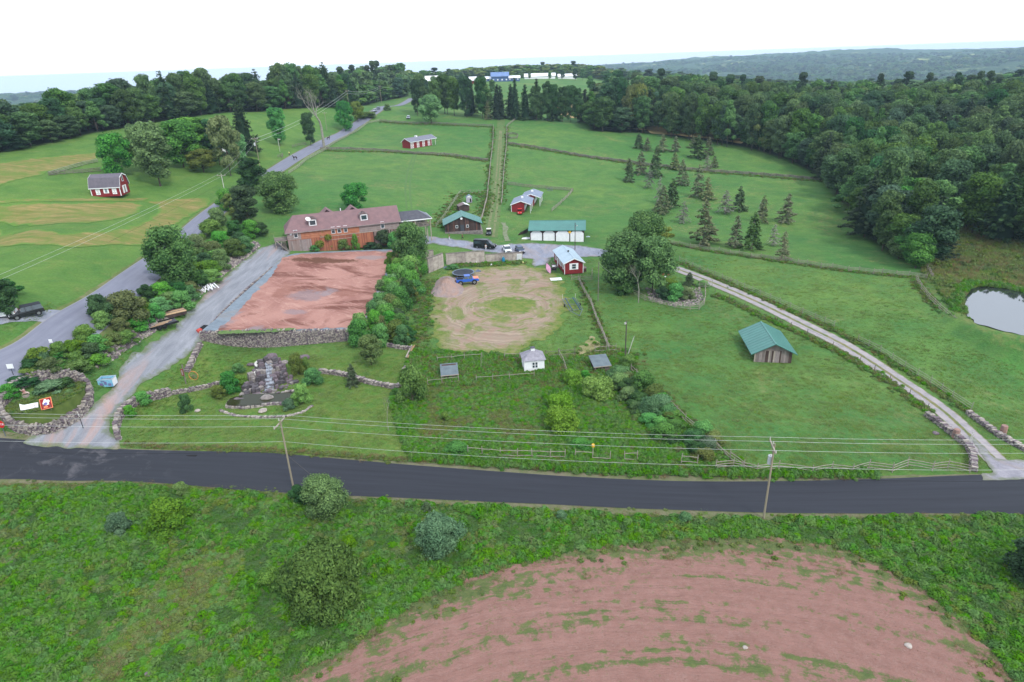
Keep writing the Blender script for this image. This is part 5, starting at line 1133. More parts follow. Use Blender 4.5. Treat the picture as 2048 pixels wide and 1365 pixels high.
ptree('oak1', 1780, 470, 372, 90, 'light green tree bulging from the tip of the right woods'); ptree('oak0', 1822, 525, 450, 74, 'last round tree at the tip of the right woods'); ptree('dead1', 1822, 420, 385, 26, 'whitish dead tree poking out of the right woods', name='dead_tree'); ptree('dead0', 1825, 258, 218, 30, 'pale bare tree standing in the middle of the right woods', name='dead_tree')
rs = np.random.RandomState(21)
def inpoly(X, Y, poly): return sdf(X, Y, poly)
def forest_pts(poly, n, dmin, dmax, amin, amax):
    a = rs.uniform(amin, amax, n); D = dmin*(dmax/dmin)**rs.rand(n); X = D*np.sin(a); Y = D*np.cos(a); s = sdf(X, Y, poly); k = s > -1; return X[k], Y[k], s[k], D[k]
def thin(X, Y, s, D, base):
    """keep trees apart by a distance that grows slowly away from the houses"""
    order = np.argsort(D); grid = {}; keep = []
    for i in order:
        sp_ = base*(1+max(0, D[i]-350)/500); c = base*2.2*(1 if D[i] < 900 else 2.5); gx, gy = int(X[i]//c), int(Y[i]//c); okk = True
        for u in (-1, 0, 1):
            for v in (-1, 0, 1):
                for j in grid.get((gx+u, gy+v, D[i] < 900), ()):
                    if (X[i]-X[j])**2+(Y[i]-Y[j])**2 < sp_*sp_: okk = False; break
                if not okk: break
            if not okk: break
        if okk: grid.setdefault((gx, gy, D[i] < 900), []).append(i); keep.append(i)
    return np.array(keep)
X1, Y1, s1, D1 = forest_pts(WOOD_R, 60000, 150, 3100, az_of(1080, 200), az_of(2350, 200)); k = thin(X1, Y1, s1, D1, 7.8); X1, Y1, s1, D1 = X1[k], Y1[k], s1[k], D1[k]
X2, Y2, s2, D2 = forest_pts(WOOD_L, 30000, 230, 1900, az_of(-420, 300), az_of(845, 200)); k = thin(X2, Y2, s2, D2, 7.0); X2, Y2, s2, D2 = X2[k], Y2[k], s2[k], D2[k]
SKY = [aD(790, 700), aD(830, 860), aD(925, 1000), aD(1180, 1010), aD(1230, 900), aD(1150, 1500), aD(800, 1500)]
X3, Y3, s3, D3 = forest_pts(SKY, 9000, 700, 1500, az_of(780, 200), az_of(1240, 200)); k = thin(X3, Y3, s3, D3, 8.0); X3, Y3, s3, D3 = X3[k], Y3[k], s3[k], D3[k]
def scatter(name, pts, protos, kind='stuff', label=None):
    """pts: list of (x, y, z, proto index, rot z, sx, sz); one geometry-nodes object"""
    coll = bpy.data.collections.new(name+'_sources')
    for i, pm in enumerate(protos):
        o = bpy.data.objects.new('%s_source_%02d' % (name, i), pm); coll.objects.link(o)
    A_ = np.array(pts, float); me = bpy.data.meshes.new(name); me.vertices.add(len(A_)); me.vertices.foreach_set('co', A_[:, :3].astype(np.float32).ravel())
    a = me.attributes.new('pick', 'INT', 'POINT'); a.data.foreach_set('value', A_[:, 3].astype(np.int32))
    a = me.attributes.new('turn', 'FLOAT_VECTOR', 'POINT'); v = np.zeros((len(A_), 3), np.float32); v[:, 2] = A_[:, 4]; a.data.foreach_set('vector', v.ravel())
    a = me.attributes.new('size', 'FLOAT_VECTOR', 'POINT'); a.data.foreach_set('vector', np.column_stack([A_[:, 5], A_[:, 5], A_[:, 6]]).astype(np.float32).ravel())
    me.update(); o = link(name, me); g = bpy.data.node_groups.new(name+'_nodes', 'GeometryNodeTree')
    g.interface.new_socket('Geometry', in_out='INPUT', socket_type='NodeSocketGeometry'); g.interface.new_socket('Geometry', in_out='OUTPUT', socket_type='NodeSocketGeometry')
    N_ = g.nodes; gi = N_.new('NodeGroupInput'); go = N_.new('NodeGroupOutput'); ip = N_.new('GeometryNodeInstanceOnPoints'); ci = N_.new('GeometryNodeCollectionInfo')
    ci.inputs['Collection'].default_value = coll; ci.inputs['Separate Children'].default_value = True; ci.inputs['Reset Children'].default_value = True
    def na(nm, ty): x = N_.new('GeometryNodeInputNamedAttribute'); x.data_type = ty; x.inputs['Name'].default_value = nm; return [q for q in x.outputs if q.enabled][0]
    g.links.new(gi.outputs[0], ip.inputs['Points']); g.links.new(ci.outputs[0], ip.inputs['Instance']); ip.inputs['Pick Instance'].default_value = True
    g.links.new(na('pick', 'INT'), ip.inputs['Instance Index']); g.links.new(na('turn', 'FLOAT_VECTOR'), ip.inputs['Rotation']); g.links.new(na('size', 'FLOAT_VECTOR'), ip.inputs['Scale'])
    g.links.new(ip.outputs[0], go.inputs[0]); md = o.modifiers.new('scatter', 'NODES'); md.node_group = g
    tag(o, label=label, kind=kind); return o
def joined(key):
    """crown and trunk of a prototype as one mesh, for trees too small to show their parts"""
    cm, tm, H_, Rr = PROTO[key]; bm = bmesh.new(); bm.from_mesh(cm); n0 = len(bm.faces); bm.from_mesh(tm); bm.faces.ensure_lookup_table()
    lay = bm.verts.layers.float.get('rnd')
    for f in bm.faces[n0:]: f.material_index = 1
    me = bpy.data.meshes.new(key+'_whole'); bm.to_mesh(me); bm.free(); me.materials.append(cm.materials[0]); me.materials.append(tm.materials[0]); return me
def farcrown(key, seed, m, n=650, leaf=1.5, shape='round', H_=16, Rr=5): me_, L = crown(key, seed, H_, Rr, 2, 9, n, leaf, m, shape); return me_
near = FK+['pine0']; NEARJ = [joined(k) for k in near]
FARJ = [farcrown('far%d' % i, 100+i, L_FOREST, shape=['round', 'tall', 'round', 'tall'][i]) for i in range(4)]+[farcrown('farpine', 105, L_PINE, shape='cone', Rr=4.5, H_=19), farcrown('farolive', 106, L_F2)]
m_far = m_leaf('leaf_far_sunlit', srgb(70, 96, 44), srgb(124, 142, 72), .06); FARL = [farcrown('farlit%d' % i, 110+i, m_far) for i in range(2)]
FW = {'forest0': 'round crowned mid green', 'forest1': 'yellowish tall', 'forest2': 'tall mid green', 'forest3': 'cool green round', 'forest4': 'very dark tall', 'forest5': 'yellowish round', 'forest6': 'pointed', 'pine0': 'feathery pine'}
def woods(X, Y, D, s, nind, label, group, name, kind_label, lit=0.0, hmul=1.0, pinep=.12):
    Z = H(X, Y); order = np.argsort(D*(1+.0*s)); pts_n, pts_f = [], []
    # individuals: those nearest the pasture edge, which show largest
    score = D+np.clip(s, 0, 200)*1.3; ind = set(np.argsort(score)[:nind].tolist())
    for i in range(len(X)):
        hh = rs.uniform(14, 25)*hmul*(1 if name != 'woodland_tree' else float(np.interp(X[i]/max(Y[i], 1), [-.85, -.68, -.45, -.2], [.55, .68, 1.0, 1.15])))*(.8 if s[i] < 5 else 1)*(.8 if D[i] > 600 and name == 'forest_tree' else 1); r0_ = rs.uniform(4.6, 7.6)*(1+max(0, D[i]-350)/620)
        pine = rs.rand() < pinep*(1.6 if D[i] > 450 else .6)
        if i in ind:
            key = 'pine0' if pine else FK[rs.randint(7)]; PH, PR = PROTO[key][2:]
            t_ = tree(key, (X[i], Y[i], Z[i]-.3), hh, r0_, label.replace('broadleaf', FW[key]), name=name, group=group+', '+FW[key])
        elif D[i] < 520:
            j = 7 if pine else rs.randint(7); PH, PR = PROTO[near[j]][2:]; pts_n.append((X[i], Y[i], Z[i]-.3, j, rs.rand()*6.28, r0_/PR, hh/PH))
        else:
            u = rs.rand(); j = 4 if pine else (5 if u < .12 else rs.randint(4)); 
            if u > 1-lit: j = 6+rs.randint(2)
            q = 1+max(0, D[i]-900)/6000; pts_f.append((X[i], Y[i], Z[i]-.5, j, rs.rand()*6.28, r0_/5*(1.05 if j != 4 else .9), hh/16*q*(.95 if j == 4 else .9)*(.72 if D[i] > 800 else 1)))
    if pts_n: scatter(kind_label, pts_n, NEARJ, label=None)
    if pts_f: scatter('far_'+kind_label, pts_f, FARJ+FARL, label=None)
    print('WOODS', name, len(ind), len(pts_n), len(pts_f))
woods(X1, Y1, D1, s1, 200, 'broadleaf tree along the edge of the right hand woods', 'front trees of the right woods', 'forest_tree', 'right_woods', lit=.06)
woods(X2, Y2, D2, s2, 90, 'broadleaf tree in the wall of woods behind the left field', 'front trees of the left woods', 'woodland_tree', 'left_woods', lit=.0, hmul=1.0)
woods(X3, Y3, D3, s3, 0, '', '', 'skyline_tree', 'skyline_woods', lit=.5, hmul=1.1)
# scattered far clumps on the hills beyond
XH = rs.uniform(az_of(-400, 200), az_of(2400, 200), 16000); DH = 1500*(3.6**rs.rand(16000)); X4 = DH*np.sin(XH); Y4 = DH*np.cos(XH)
kk = (sdf(X4, Y4, WOOD_R) < 0) & (fnoise(X4, Y4, .003, 8) > -.55); X4, Y4, DH = X4[kk], Y4[kk], DH[kk]; Z4 = H(X4, Y4)
scatter('hill_woods', [(x, y, z-1, rs.choice([0, 1, 2, 3, 4, 4, 5, 6]), rs.rand()*6.28, 3.2*(d/3000)**.5*rs.uniform(.8, 1.4), 1.0*rs.uniform(.8, 1.3)) for x, y, z, d in zip(X4, Y4, Z4, DH)], FARJ+FARL)
# mid distance trees between the top row and the far farm
for i, (px, D, hh) in enumerate([(880, 860, 12), (905, 880, 14), (925, 870, 10), (948, 880, 9), (975, 900, 9), (1045, 890, 10), (1060, 900, 8), (1100, 880, 9), (1125, 890, 11), (1150, 880, 14), (1165, 900, 14), (850, 820, 13), (835, 520, 18), (850, 560, 18), (880, 540, 17), (905, 580, 19), (940, 620, 14), (985, 640, 12), (1215, 640, 18), (1235, 600, 22), (1180, 660, 14), (1270, 620, 20), (1300, 600, 18), (800, 640, 18), (845, 640, 16), (870, 640, 17), (1200, 560, 14), (1320, 480, 10), (1265, 520, 9)]):
    p = aD(px, D); p.z = h1(p.x, p.y); tree(FK[i % 5], p, hh, hh*.33, 'field tree between the top tree row and the far farm', group='field trees before the far farm')
# ------------------------------------------------------------------ the raised red soil pad and stone walls
def fitplane(pts):
    A_ = np.array([[p[0], p[1], 1] for p in pts]); z = np.array([p[2] for p in pts]); c, *_ = np.linalg.lstsq(A_, z, rcond=None); return c
fl, fr = at(398, 689), at(728, 688)                  # wall feet
WH = hgt(at(560, 690), 668)                          # wall height
bl, br = at(578, 506), at(800, 500)
pc_ = fitplane([(fl.x, fl.y, fl.z+WH*.84), (fr.x, fr.y, fr.z+WH*.86)]*12+[(bl.x, bl.y, bl.z+.12), (br.x, br.y, br.z+.12)])
def padz(x, y): return pc_[0]*x+pc_[1]*y+pc_[2]
def on_pad(px, py):
    d = ray(px, py); t = (pc_[2]-CAMH)/(d[2]-pc_[0]*d[0]-pc_[1]*d[1]); return Vector((d[0]*t, d[1]*t, CAMH+d[2]*t))
pad_px = [(404, 661), (430, 640), (470, 602), (520, 558), (552, 528), (578, 508), (640, 504), (800, 498), (800, 520), (780, 560), (760, 600), (735, 650), (730, 658)]
pp = [on_pad(*q) for q in pad_px]; b = MB(); n = len(pp)
m_blueg = m_gravel('blue_grey_gravel', srgb(138, 150, 160), srgb(116, 128, 138), srgb(150, 138, 130), pinkamt=.4, eg=1)
top = [(p.x, p.y, p.z) for p in pp]; bot = [(p.x, p.y, p.z-4.5) for p in pp]
b.add(top+bot, [tuple(range(n-1, -1, -1))]+[(i, (i+1) % n, n+(i+1) % n, n+i) for i in range(n)], m_blueg); pad = b.build('gravel_pad'); tag(pad, kind='structure')
def m_red():
    t = NT('red_soil'); p = t.pos(); v = t.mapp(t.mapp(p, (1, 1, 1), (0, 0, .5)), (1, .6, 1))
    c = t.mix(t.ramp(t.noise(v, .12, 4, .6, .9), .38, .62), srgb(170, 128, 116), srgb(148, 106, 96))
    c = t.mix(t.math('MULTIPLY', t.ramp(t.noise(t.mapp(p, (.6, 1.3, 1), (0, 0, -.4)), .09, 5, .65, 1.5), .5, .6), .85), c, srgb(108, 68, 58))
    c = t.mix(t.math('MULTIPLY', t.ramp(t.noise(t.mapp(t.mapp(p, (1, 1, 1), (0, 0, .6)), (.4, 1.4, 1)), .5, 5, .75, 1.2), .53, .66), .6), c, srgb(190, 152, 138))
    c = t.mix(t.math('MULTIPLY', t.ramp(t.noise(p, .11, 3, .5, .5), .62, .68), .8), c, srgb(140, 128, 130))
    def blob(px, py, sx, sy, col, amt, cc):
        q = on_pad(px, py); s = t.n('VectorMath', operation='SUBTRACT'); t.l(p, s.inputs[0]); s.inputs[1].default_value = tuple(q)
        ln = t.n('VectorMath', operation='LENGTH'); t.l(t.mapp(s.outputs[0], (1/sx, 1/sy, 0)), ln.inputs[0])
        e = t.math('ADD', ln.outputs['Value'], t.math('MULTIPLY', t.math('SUBTRACT', t.noise(p, .35, 4, .75), .5), 2.6)); return t.mix(t.math('MULTIPLY', t.ramp(e, 1.15, .7), amt), cc, col)
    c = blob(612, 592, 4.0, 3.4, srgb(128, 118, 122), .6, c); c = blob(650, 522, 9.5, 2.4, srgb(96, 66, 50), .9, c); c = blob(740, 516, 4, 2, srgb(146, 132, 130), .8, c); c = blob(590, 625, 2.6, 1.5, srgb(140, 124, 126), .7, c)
    c = blob(690, 585, 3.5, 3, srgb(128, 84, 72), .6, c); c = blob(570, 580, 2.2, 6, srgb(132, 88, 76), .6, c)
    c = t.mix(.45, c, t.mix(t.ramp(t.noise(p, 3, 4, .75), .3, .7), (.62, .62, .62, 1), (1, 1, 1, 1)), 'MULTIPLY')
    t.base(c, .95, .1); t.bump(t.math('ADD', t.noise(p, 2.5, 5, .7), t.noise(v, .8, 3)), .6, .12); return t.m
RED = [on_pad(*q) for q in [(433, 663), (452, 645), (500, 600), (545, 548), (566, 516), (600, 509), (700, 504), (784, 502), (775, 530), (768, 555), (752, 590), (725, 640), (716, 655), (600, 659), (500, 663)]]
zone('red_soil', RED, m_red(), off=.045, cell=.45, amp=.35, freq=.8, zfun=padz, seed=6)
zone('weed_strip', [on_pad(*q) for q in [(432, 669), (440, 662), (500, 661), (580, 657), (600, 659), (560, 664), (500, 667)]], mat('weedy_edge', srgb(80, 112, 58), srgb(108, 120, 80), 1.2, .95, .1, obj=False), off=.075, cell=.3, amp=.25, freq=2, zfun=padz)
def stones_along(name, label, pts, height, thick=.7, size=.3, closed=False, cat='stone wall', top_cap=None, m=m_stone, base_up=0, parent=None, loose=.06, hfun=None, light=False):
    pl = [Vector((p.x, p.y)) for p in pts]+([Vector((pts[0].x, pts[0].y))] if closed else [])
    rs = random.Random(int(pts[0].x*10)); mats_ = [m_stone, M_ST2, M_ST3]
    o = thing(name, label, cat, pts[0]); inv = Vector(pts[0]); b = MB(); total = 0
    for a, c in zip(pl, pl[1:]):
        d = c-a; L = d.length; d.normalize(); nn = Vector((-d.y, d.x)); s = 0
        ns = max(1, int(L/size))
        zs = H(np.array([a.x+d.x*L*(i+.5)/ns for i in range(ns)]), np.array([a.y+d.y*L*(i+.5)/ns for i in range(ns)]))
        for i in range(ns):
            q = a+d*(L*(i+.5)/ns); z = float(zs[i]); hh = hfun(total+L*i/ns) if hfun else height
            hh *= rs.uniform(.9, 1.1); rows = max(1, int(hh/(size*.6)))
            for k in range(rows):
                w = L/ns*rs.uniform(.85, 1.12); hgt_ = hh/rows*rs.uniform(.85, 1.15); t_ = thick*rs.uniform(.82, 1.12)*(1-.15*k/rows); oz = z-.15+k*hh/rows; off_ = rs.uniform(-.5, .5)*w if k % 2 else 0
                cx = q+d*off_+nn*rs.uniform(-loose, loose)
                P8 = []
                for (u, v, zz) in ((-1, -1, 0), (1, -1, 0), (1, 1, 0), (-1, 1, 0), (-1, -1, 1), (1, -1, 1), (1, 1, 1), (-1, 1, 1)):
                    w2 = cx+d*(u*w/2*rs.uniform(.8, 1.05))+nn*(v*t_/2*rs.uniform(.85, 1.1)); P8.append((w2.x-inv.x, w2.y-inv.y, oz+zz*hgt_*rs.uniform(.85, 1.1)+(.0)-inv.z))
                b.hexa(P8, rs.choice(mats_))
        total += L
    x = b.build('stones', o); x['kind'] = 'stuff'; return o
M_ST2 = mat('lichen_stone', srgb(176, 166, 156), srgb(136, 128, 120), 2.2, .9, obj=False, bump=.3); M_ST3 = mat('purple_stone', srgb(122, 108, 112), srgb(84, 76, 82), 2.2, .9, obj=False, bump=.3)
def ww_(p): d = Vector((p.x, p.y, 0)).normalized()*.42; return Vector((p.x-d.x, p.y-d.y, h1(p.x, p.y)))
w0_, w1_ = ww_(pp[0]), ww_(pp[-1]); w0_ = w0_+(w0_-w1_).normalized()*.6; w1_ = w1_+(w1_-w0_).normalized()*.8; WL = (w1_-w0_).length
def wh_(s): q = w0_.lerp(w1_, min(1, s/WL)); return max(.6, padz(q.x, q.y)-h1(q.x, q.y)+.12)
stones_along('retaining_wall', 'long dry stone retaining wall in front of the red soil pad', [w0_, w1_], 2, .9, .27, hfun=wh_)
stones_along('stone_wall', 'dry stone wall running down the lawn beside the driveway', P((402, 690), (390, 712), (378, 738), (374, 745)), .9, .9, .3)
stones_along('stone_edging', 'low broken stone kerb along the driveway side of the red soil pad', P((415, 660), (436, 637), (470, 603), (510, 566), (545, 536)), .55, .5, .3)
stones_along('stone_wall', 'low stone wall on the front lawn left of the stone waterfall', P((342, 789), (380, 783), (420, 774), (457, 764)), .8, .7, .28)
stones_along('stone_wall', 'low stone wall on the front lawn right of the stone waterfall', P((640, 745), (690, 752), (740, 768), (790, 777), (806, 772), (808, 748), (812, 738)), .9, .8, .3)
stones_along('entrance_wall', 'curved stone wall on the right side of the driveway mouth', P((238, 882), (233, 860), (240, 838), (258, 818), (282, 804), (315, 797), (342, 790)), 1.5, .8, .3)
RING = P((5, 815), (8, 838), (30, 860), (62, 868), (100, 866), (135, 852), (165, 832), (182, 808), (182, 782), (165, 765), (140, 757), (110, 756), (70, 764), (30, 782))
stones_along('island_wall', 'ring of dry stone wall around the planted entrance island', RING, 1.75, .8, .3, closed=True)
RIN = [p+(sum(RING, Vector())/len(RING)-p).normalized()*.45 for p in RING]
zi = sum(p.z for p in RING)/len(RING)+1.25; b = MB(); n = len(RIN); b.add([(p.x, p.y, zi) for p in RIN]+[(p.x, p.y, zi-2.5) for p in RIN], [tuple(range(n-1, -1, -1))]+[(i, (i+1) % n, n+(i+1) % n, n+i) for i in range(n)], mat('island_grass', srgb(96, 112, 56), srgb(74, 92, 46), .8, .95, .1, obj=False)); tag(b.build('island_soil'), kind='structure')
stones_along('stone_wall', 'dark stone wall along the lower side of the farm lane', P((1852, 832), (1885, 855), (1915, 880), (1935, 895), (1945, 915), (1946, 944)), 1.0, .9, .3)
stones_along('stone_wall', 'dark stone wall along the upper side of the farm lane', P((1935, 828), (1965, 850), (1995, 872), (2030, 892), (2075, 915)), .9, .9, .3)
stones_along('stone_ring', 'low curved stone kerb below the water garden', P((440, 822), (470, 832), (520, 836), (570, 834), (605, 826), (625, 812)), .35, .5, .3)
stones_along('hedge_foot_wall', 'short stone wall at the foot of the thick hedge', P((735, 688), (770, 692), (800, 698), (822, 700)), .9, .7, .3)
for (x, y) in ((1910, 876), (2005, 868)):
    p = at(x, y); b = MB(); b.tube([(0, 0, -.2), (0, 0, 1.35), (0, 0, 1.45)], .5, 8, mat('pink_lichen_stone', srgb(160, 124, 112), srgb(126, 104, 98), 2, .9, obj=False), r2=.42); o = b.build('stone_pier', loc=p); tag(o, 'round reddish stone pier in the %s wall of the farm lane' % ('lower' if x < 1950 else 'upper'), 'pier')
# rubble bank between old road and driveway, and rubble on the clump mound: one mass of stones each
def rubble(name, poly, n, s0, s1, seed, zup=0.0, label=None):
    rs = np.random.RandomState(seed); xs = [p.x for p in poly]; ys = [p.y for p in poly]; X = rs.uniform(min(xs), max(xs), n*6); Y = rs.uniform(min(ys), max(ys), n*6); k = sdf(X, Y, poly) > 0; X, Y = X[k][:n], Y[k][:n]; Z = H(X, Y)+zup; b = MB(); r2 = random.Random(seed)
    iv, fc = ico(); base_i = [(v, fc) for v in [iv*(1+.0)]]
    for x, y, z in zip(X, Y, Z):
        s = r2.uniform(s0, s1); A_, B_, C_ = s*r2.uniform(.7, 1.2), s*r2.uniform(.6, 1.1), s*r2.uniform(.35, .7); a = r2.uniform(0, 3.14); P8 = []
        for (u, v, w) in ((-1, -1, 0), (1, -1, 0), (1, 1, 0), (-1, 1, 0), (-.7, -.7, 1), (.7, -.7, 1), (.7, .7, 1), (-.7, .7, 1)):
            uu, vv = u*A_*r2.uniform(.6, 1.05)/2, v*B_*r2.uniform(.6, 1.05)/2; P8.append((x+uu*math.cos(a)-vv*math.sin(a), y+uu*math.sin(a)+vv*math.cos(a), z-.08+w*C_*r2.uniform(.7, 1.1)))
        b.hexa(P8, r2.choice([m_stone, M_ST2, M_ST3]))
    o = b.build(name); tag(o, kind='stuff'); return o
rubble('rubble_bank', P((195, 705), (240, 672), (300, 640), (350, 598), (400, 562), (450, 522), (510, 480), (520, 492), (460, 540), (420, 575), (385, 605), (330, 648), (270, 690), (215, 730), (190, 740)), 2600, .3, .75, 4)
rubble('mound_rubble', P((1290, 575), (1330, 585), (1400, 575), (1408, 598), (1390, 614), (1340, 612), (1300, 602)), 900, .25, .6, 5)
rubble('pad_foot_rubble', P((424, 655), (470, 608), (510, 570), (514, 574), (476, 612), (430, 660)), 260, .25, .5, 6)
# ------------------------------------------------------------------ fences
RAIL = {}
def beam(L, r, m, key):
    k = (round(L*2)/2, r, m.name)
    if k not in RAIL:
        b = MB(); L_ = k[0]; b.tube([(0, 0, 0), (L_*.5, .03, .02), (L_, 0, 0)], r, 5, m, r2=r*.8); RAIL[k] = (b.mesh(key), L_)
    return RAIL[k]
m_rail = mat('split_rail', srgb(158, 150, 138), srgb(122, 114, 104), 1.5, .9); m_raild = mat('old_split_rail', srgb(128, 120, 112), srgb(98, 92, 86), 1.5, .9); m_railg = mat('green_tinged_rail', srgb(152, 154, 132), srgb(128, 132, 110), 1.5, .9)
FN = 0
def fence(label, px, rails=3, h=1.25, sp=2.9, m=None, zig=0.0, solo=True, skip=0.0, rr=.055, pr=.075, seed=0, raw=None, lean=.0):
    m = m or m_rail; rs = random.Random(seed+len(px)*7); pts = raw or P(*px); pl = [Vector((p.x, p.y)) for p in pts]; o = thing('rail_fence', label, 'fence', pts[0]); inv = Vector(pts[0])
    st = []; carry = 0
    for a, c in zip(pl, pl[1:]):
        L = (c-a).length; k = max(1, round(L/sp)); st += [a+(c-a)*(i/k) for i in range(k)]
    st.append(pl[-1])
    if zig: st = [s+Vector((rs.uniform(-.1, .1), (zig if i % 2 else -zig))) for i, s in enumerate(st)]
    zs = H(np.array([s.x for s in st]), np.array([s.y for s in st])); bj = MB(); 
    pm = beam(h+.5, pr, m, 'post')
    for i, s in enumerate(st):
        base = Vector((s.x, s.y, float(zs[i]))); lx, ly = rs.uniform(-.06, .06)+lean, rs.uniform(-.06, .06)
        if solo: x = link('post', pm[0], o, loc=base-inv-Vector((0, 0, .4)), rot=(rs.uniform(-.05, .05), -math.pi/2+rs.uniform(-.06, .06)+lean, 0))
        else: bj.tube([base-inv-Vector((0, 0, .3)), base-inv+Vector((lx, ly, h))], pr, 4, m)
        if i < len(st)-1:
            nx = Vector((st[i+1].x, st[i+1].y, float(zs[i+1])))
            for r_i in range(rails):
                if rs.random() < skip: continue
                z0 = h*(.28+.66*r_i/max(1, rails-1)); A_ = base+Vector((0, 0, z0+rs.uniform(-.05, .05))); B_ = nx+Vector((0, 0, z0+rs.uniform(-.05, .05)))
                if rs.random() < skip*.8: B_.z -= z0*.8
                d = B_-A_
                if solo:
                    me_, L_ = beam(d.length+.2, rr, m, 'rail'); x = link('rail', me_, o, loc=A_-inv); x.rotation_mode = 'QUATERNION'; x.rotation_quaternion = Vector((1, 0, 0)).rotation_difference(d.normalized()); x.scale = (d.length/L_, 1, 1)
                else: bj.tube([A_-inv, B_-inv], rr*1.1, 4, m, caps=False)
    if not solo: x = bj.build('rails_and_posts', o); x['kind'] = 'stuff'
    return o
fence('rail fence along the near side of the old road climbing the hill', [(578, 348), (612, 322), (650, 302), (700, 270), (735, 248), (760, 243)], rails=3, solo=False, m=m_railg, rr=.09, pr=.1)
fence('rail fence across the top of the upper pasture', [(760, 243), (800, 247), (870, 249), (930, 252), (985, 254)], rails=3, solo=False, m=m_raild, zig=.5, rr=.09)
fence('rail fence on the left side of the grass lane', [(987, 254), (986, 285), (982, 320), (978, 360), (974, 400), (966, 432), (958, 450)], rails=3, solo=False, m=m_rail, zig=.25, rr=.08)
fence('zigzag rail fence between the upper and lower left pastures', [(642, 300), (700, 300), (760, 303), (830, 309), (900, 312), (945, 319), (976, 323)], rails=4, solo=False, m=m_raild, zig=.6, rr=.09)
fence('rail fence on the right side of the grass lane', [(1037, 236), (1014, 254), (1013, 290), (1009, 330), (1006, 370), (1003, 410)], rails=3, solo=False, m=m_rail, zig=.2, rr=.08)
fence('zigzag rail fence dividing the right hand pastures', [(1016, 289), (1060, 295), (1110, 304), (1170, 315), (1240, 324), (1320, 334), (1400, 343), (1500, 350), (1580, 356), (1652, 363)], rails=4, solo=False, m=m_raild, zig=.7, rr=.1)
fence('short rail fence behind the red stables', [(1016, 370), (1060, 376), (1110, 380), (1146, 383)], rails=3, solo=False, m=m_raild, zig=.4, rr=.09)
fence('diagonal rail fence between the red stables and the four bay shed', [(1146, 383), (1135, 396), (1120, 410), (1104, 424)], rails=4, m=m_rail, zig=.3)
fence('left rail fence of the small pen behind the brown cabin', [(872, 456), (886, 440), (900, 418), (912, 400), (921, 388)], rails=3, m=m_railg, skip=.1)
fence('rear rail fence of the small pen behind the brown cabin', [(921, 388), (940, 387), (958, 387), (975, 388)], rails=2, m=m_rail)
fence('round feed pen of grey panels beside the grass lane', [(1014, 276), (1022, 279), (1034, 278), (1036, 272), (1025, 269), (1014, 271)], rails=5, solo=False, m=m_raild, sp=2)
fence('long zigzag rail fence across the right pasture below the grove', [(1320, 484), (1360, 493), (1420, 503), (1500, 516), (1570, 525), (1640, 536), (1720, 546), (1790, 552), (1850, 558)], rails=4, m=m_rail, zig=.6, rr=.06)
fence('short rail fence beside the tip of the right woods', [(1850, 535), (1858, 547), (1864, 559)], rails=3, m=m_rail)
fence('rail fence curving past the pond', [(1832, 562), (1842, 580), (1858, 600), (1878, 620), (1905, 644), (1940, 662), (1985, 676), (2060, 690)], rails=3, m=m_rail)
fence('upper rail fence beside the farm lane, nearest the tree clump', [(1358, 524), (1400, 542), (1460, 566), (1520, 592), (1580, 618), (1630, 640), (1668, 656)], rails=3, m=m_railg)
fence('lower stretch of rail fence on the upper side of the farm lane', [(1716, 684), (1760, 706), (1810, 738), (1860, 768), (1905, 798), (1942, 822)], rails=3, m=m_railg)
fence('line of thin grey posts on the lower side of the farm lane', [(1430, 585), (1490, 614), (1550, 642), (1615, 668), (1665, 694), (1720, 722), (1780, 760), (1820, 790), (1856, 818)], rails=2, m=m_raild, sp=4.2, rr=.018, pr=.06, h=1.1)
fence('rail fence between the dirt lot and the shed pasture', [(1157, 562), (1165, 580), (1182, 610), (1192, 640), (1204, 668), (1218, 702)], rails=3, m=m_rail)
fence('short cross rail fence at the red cabin', [(1143, 561), (1160, 563), (1184, 561), (1184, 548)], rails=3, m=m_lite_wood, sp=2.2)
fence('curved rail fence around the foot of the stone mound', [(1232, 574), (1262, 588), (1290, 602), (1320, 610), (1350, 617), (1380, 621), (1398, 620), (1408, 610), (1411, 596), (1410, 585)], rails=3, m=m_rail, sp=2.6)
fence('short rail panel at the right tip of the stone mound', [(1398, 576), (1410, 577), (1424, 574)], rails=3, m=m_railg, sp=1.8)
fence('broken rail fence at the back of the weedy garden, left part', [(876, 727), (905, 725), (930, 722), (965, 720)], rails=2, m=m_rail, skip=.15)
fence('broken rail fence at the back of the weedy garden, middle part', [(1009, 720), (1040, 719)], rails=2, m=m_rail)
fence('broken rail fence at the back of the weedy garden, right part', [(1092, 716), (1118, 713), (1150, 711)], rails=2, m=m_raild, skip=.1)
fence('single rail panel behind the slant roofed shed', [(1190, 706), (1213, 704), (1232, 703)], rails=2, m=m_rail)
fence('rail fence running down the middle of the weedy garden', [(1118, 712), (1127, 730), (1134, 752)], rails=2, m=m_rail, skip=.1)
fence('rail fence in front of the small grey shed', [(856, 773), (885, 770), (918, 766)], rails=2, m=m_rail)
fence('long low rail fence in front of the white well house', [(954, 767), (985, 765), (1020, 762), (1068, 758)], rails=2, m=m_rail)
fence('rail fence running diagonally down to the black road', [(1262, 744), (1285, 765), (1310, 787), (1340, 815), (1370, 845), (1400, 872), (1430, 897), (1460, 920), (1488, 940)], rails=3, m=m_rail, skip=.12)
fence('weathered front rail fence left part among weeds', [(936, 910), (965, 912), (1000, 915), (1035, 916), (1065, 916), (1100, 918), (1130, 918)], rails=2, m=m_rail, skip=.1)
fence('collapsing front rail fence in the middle of the roadside', [(1150, 918), (1185, 920), (1220, 922), (1250, 922), (1275, 921)], rails=2, m=m_rail, skip=.3)
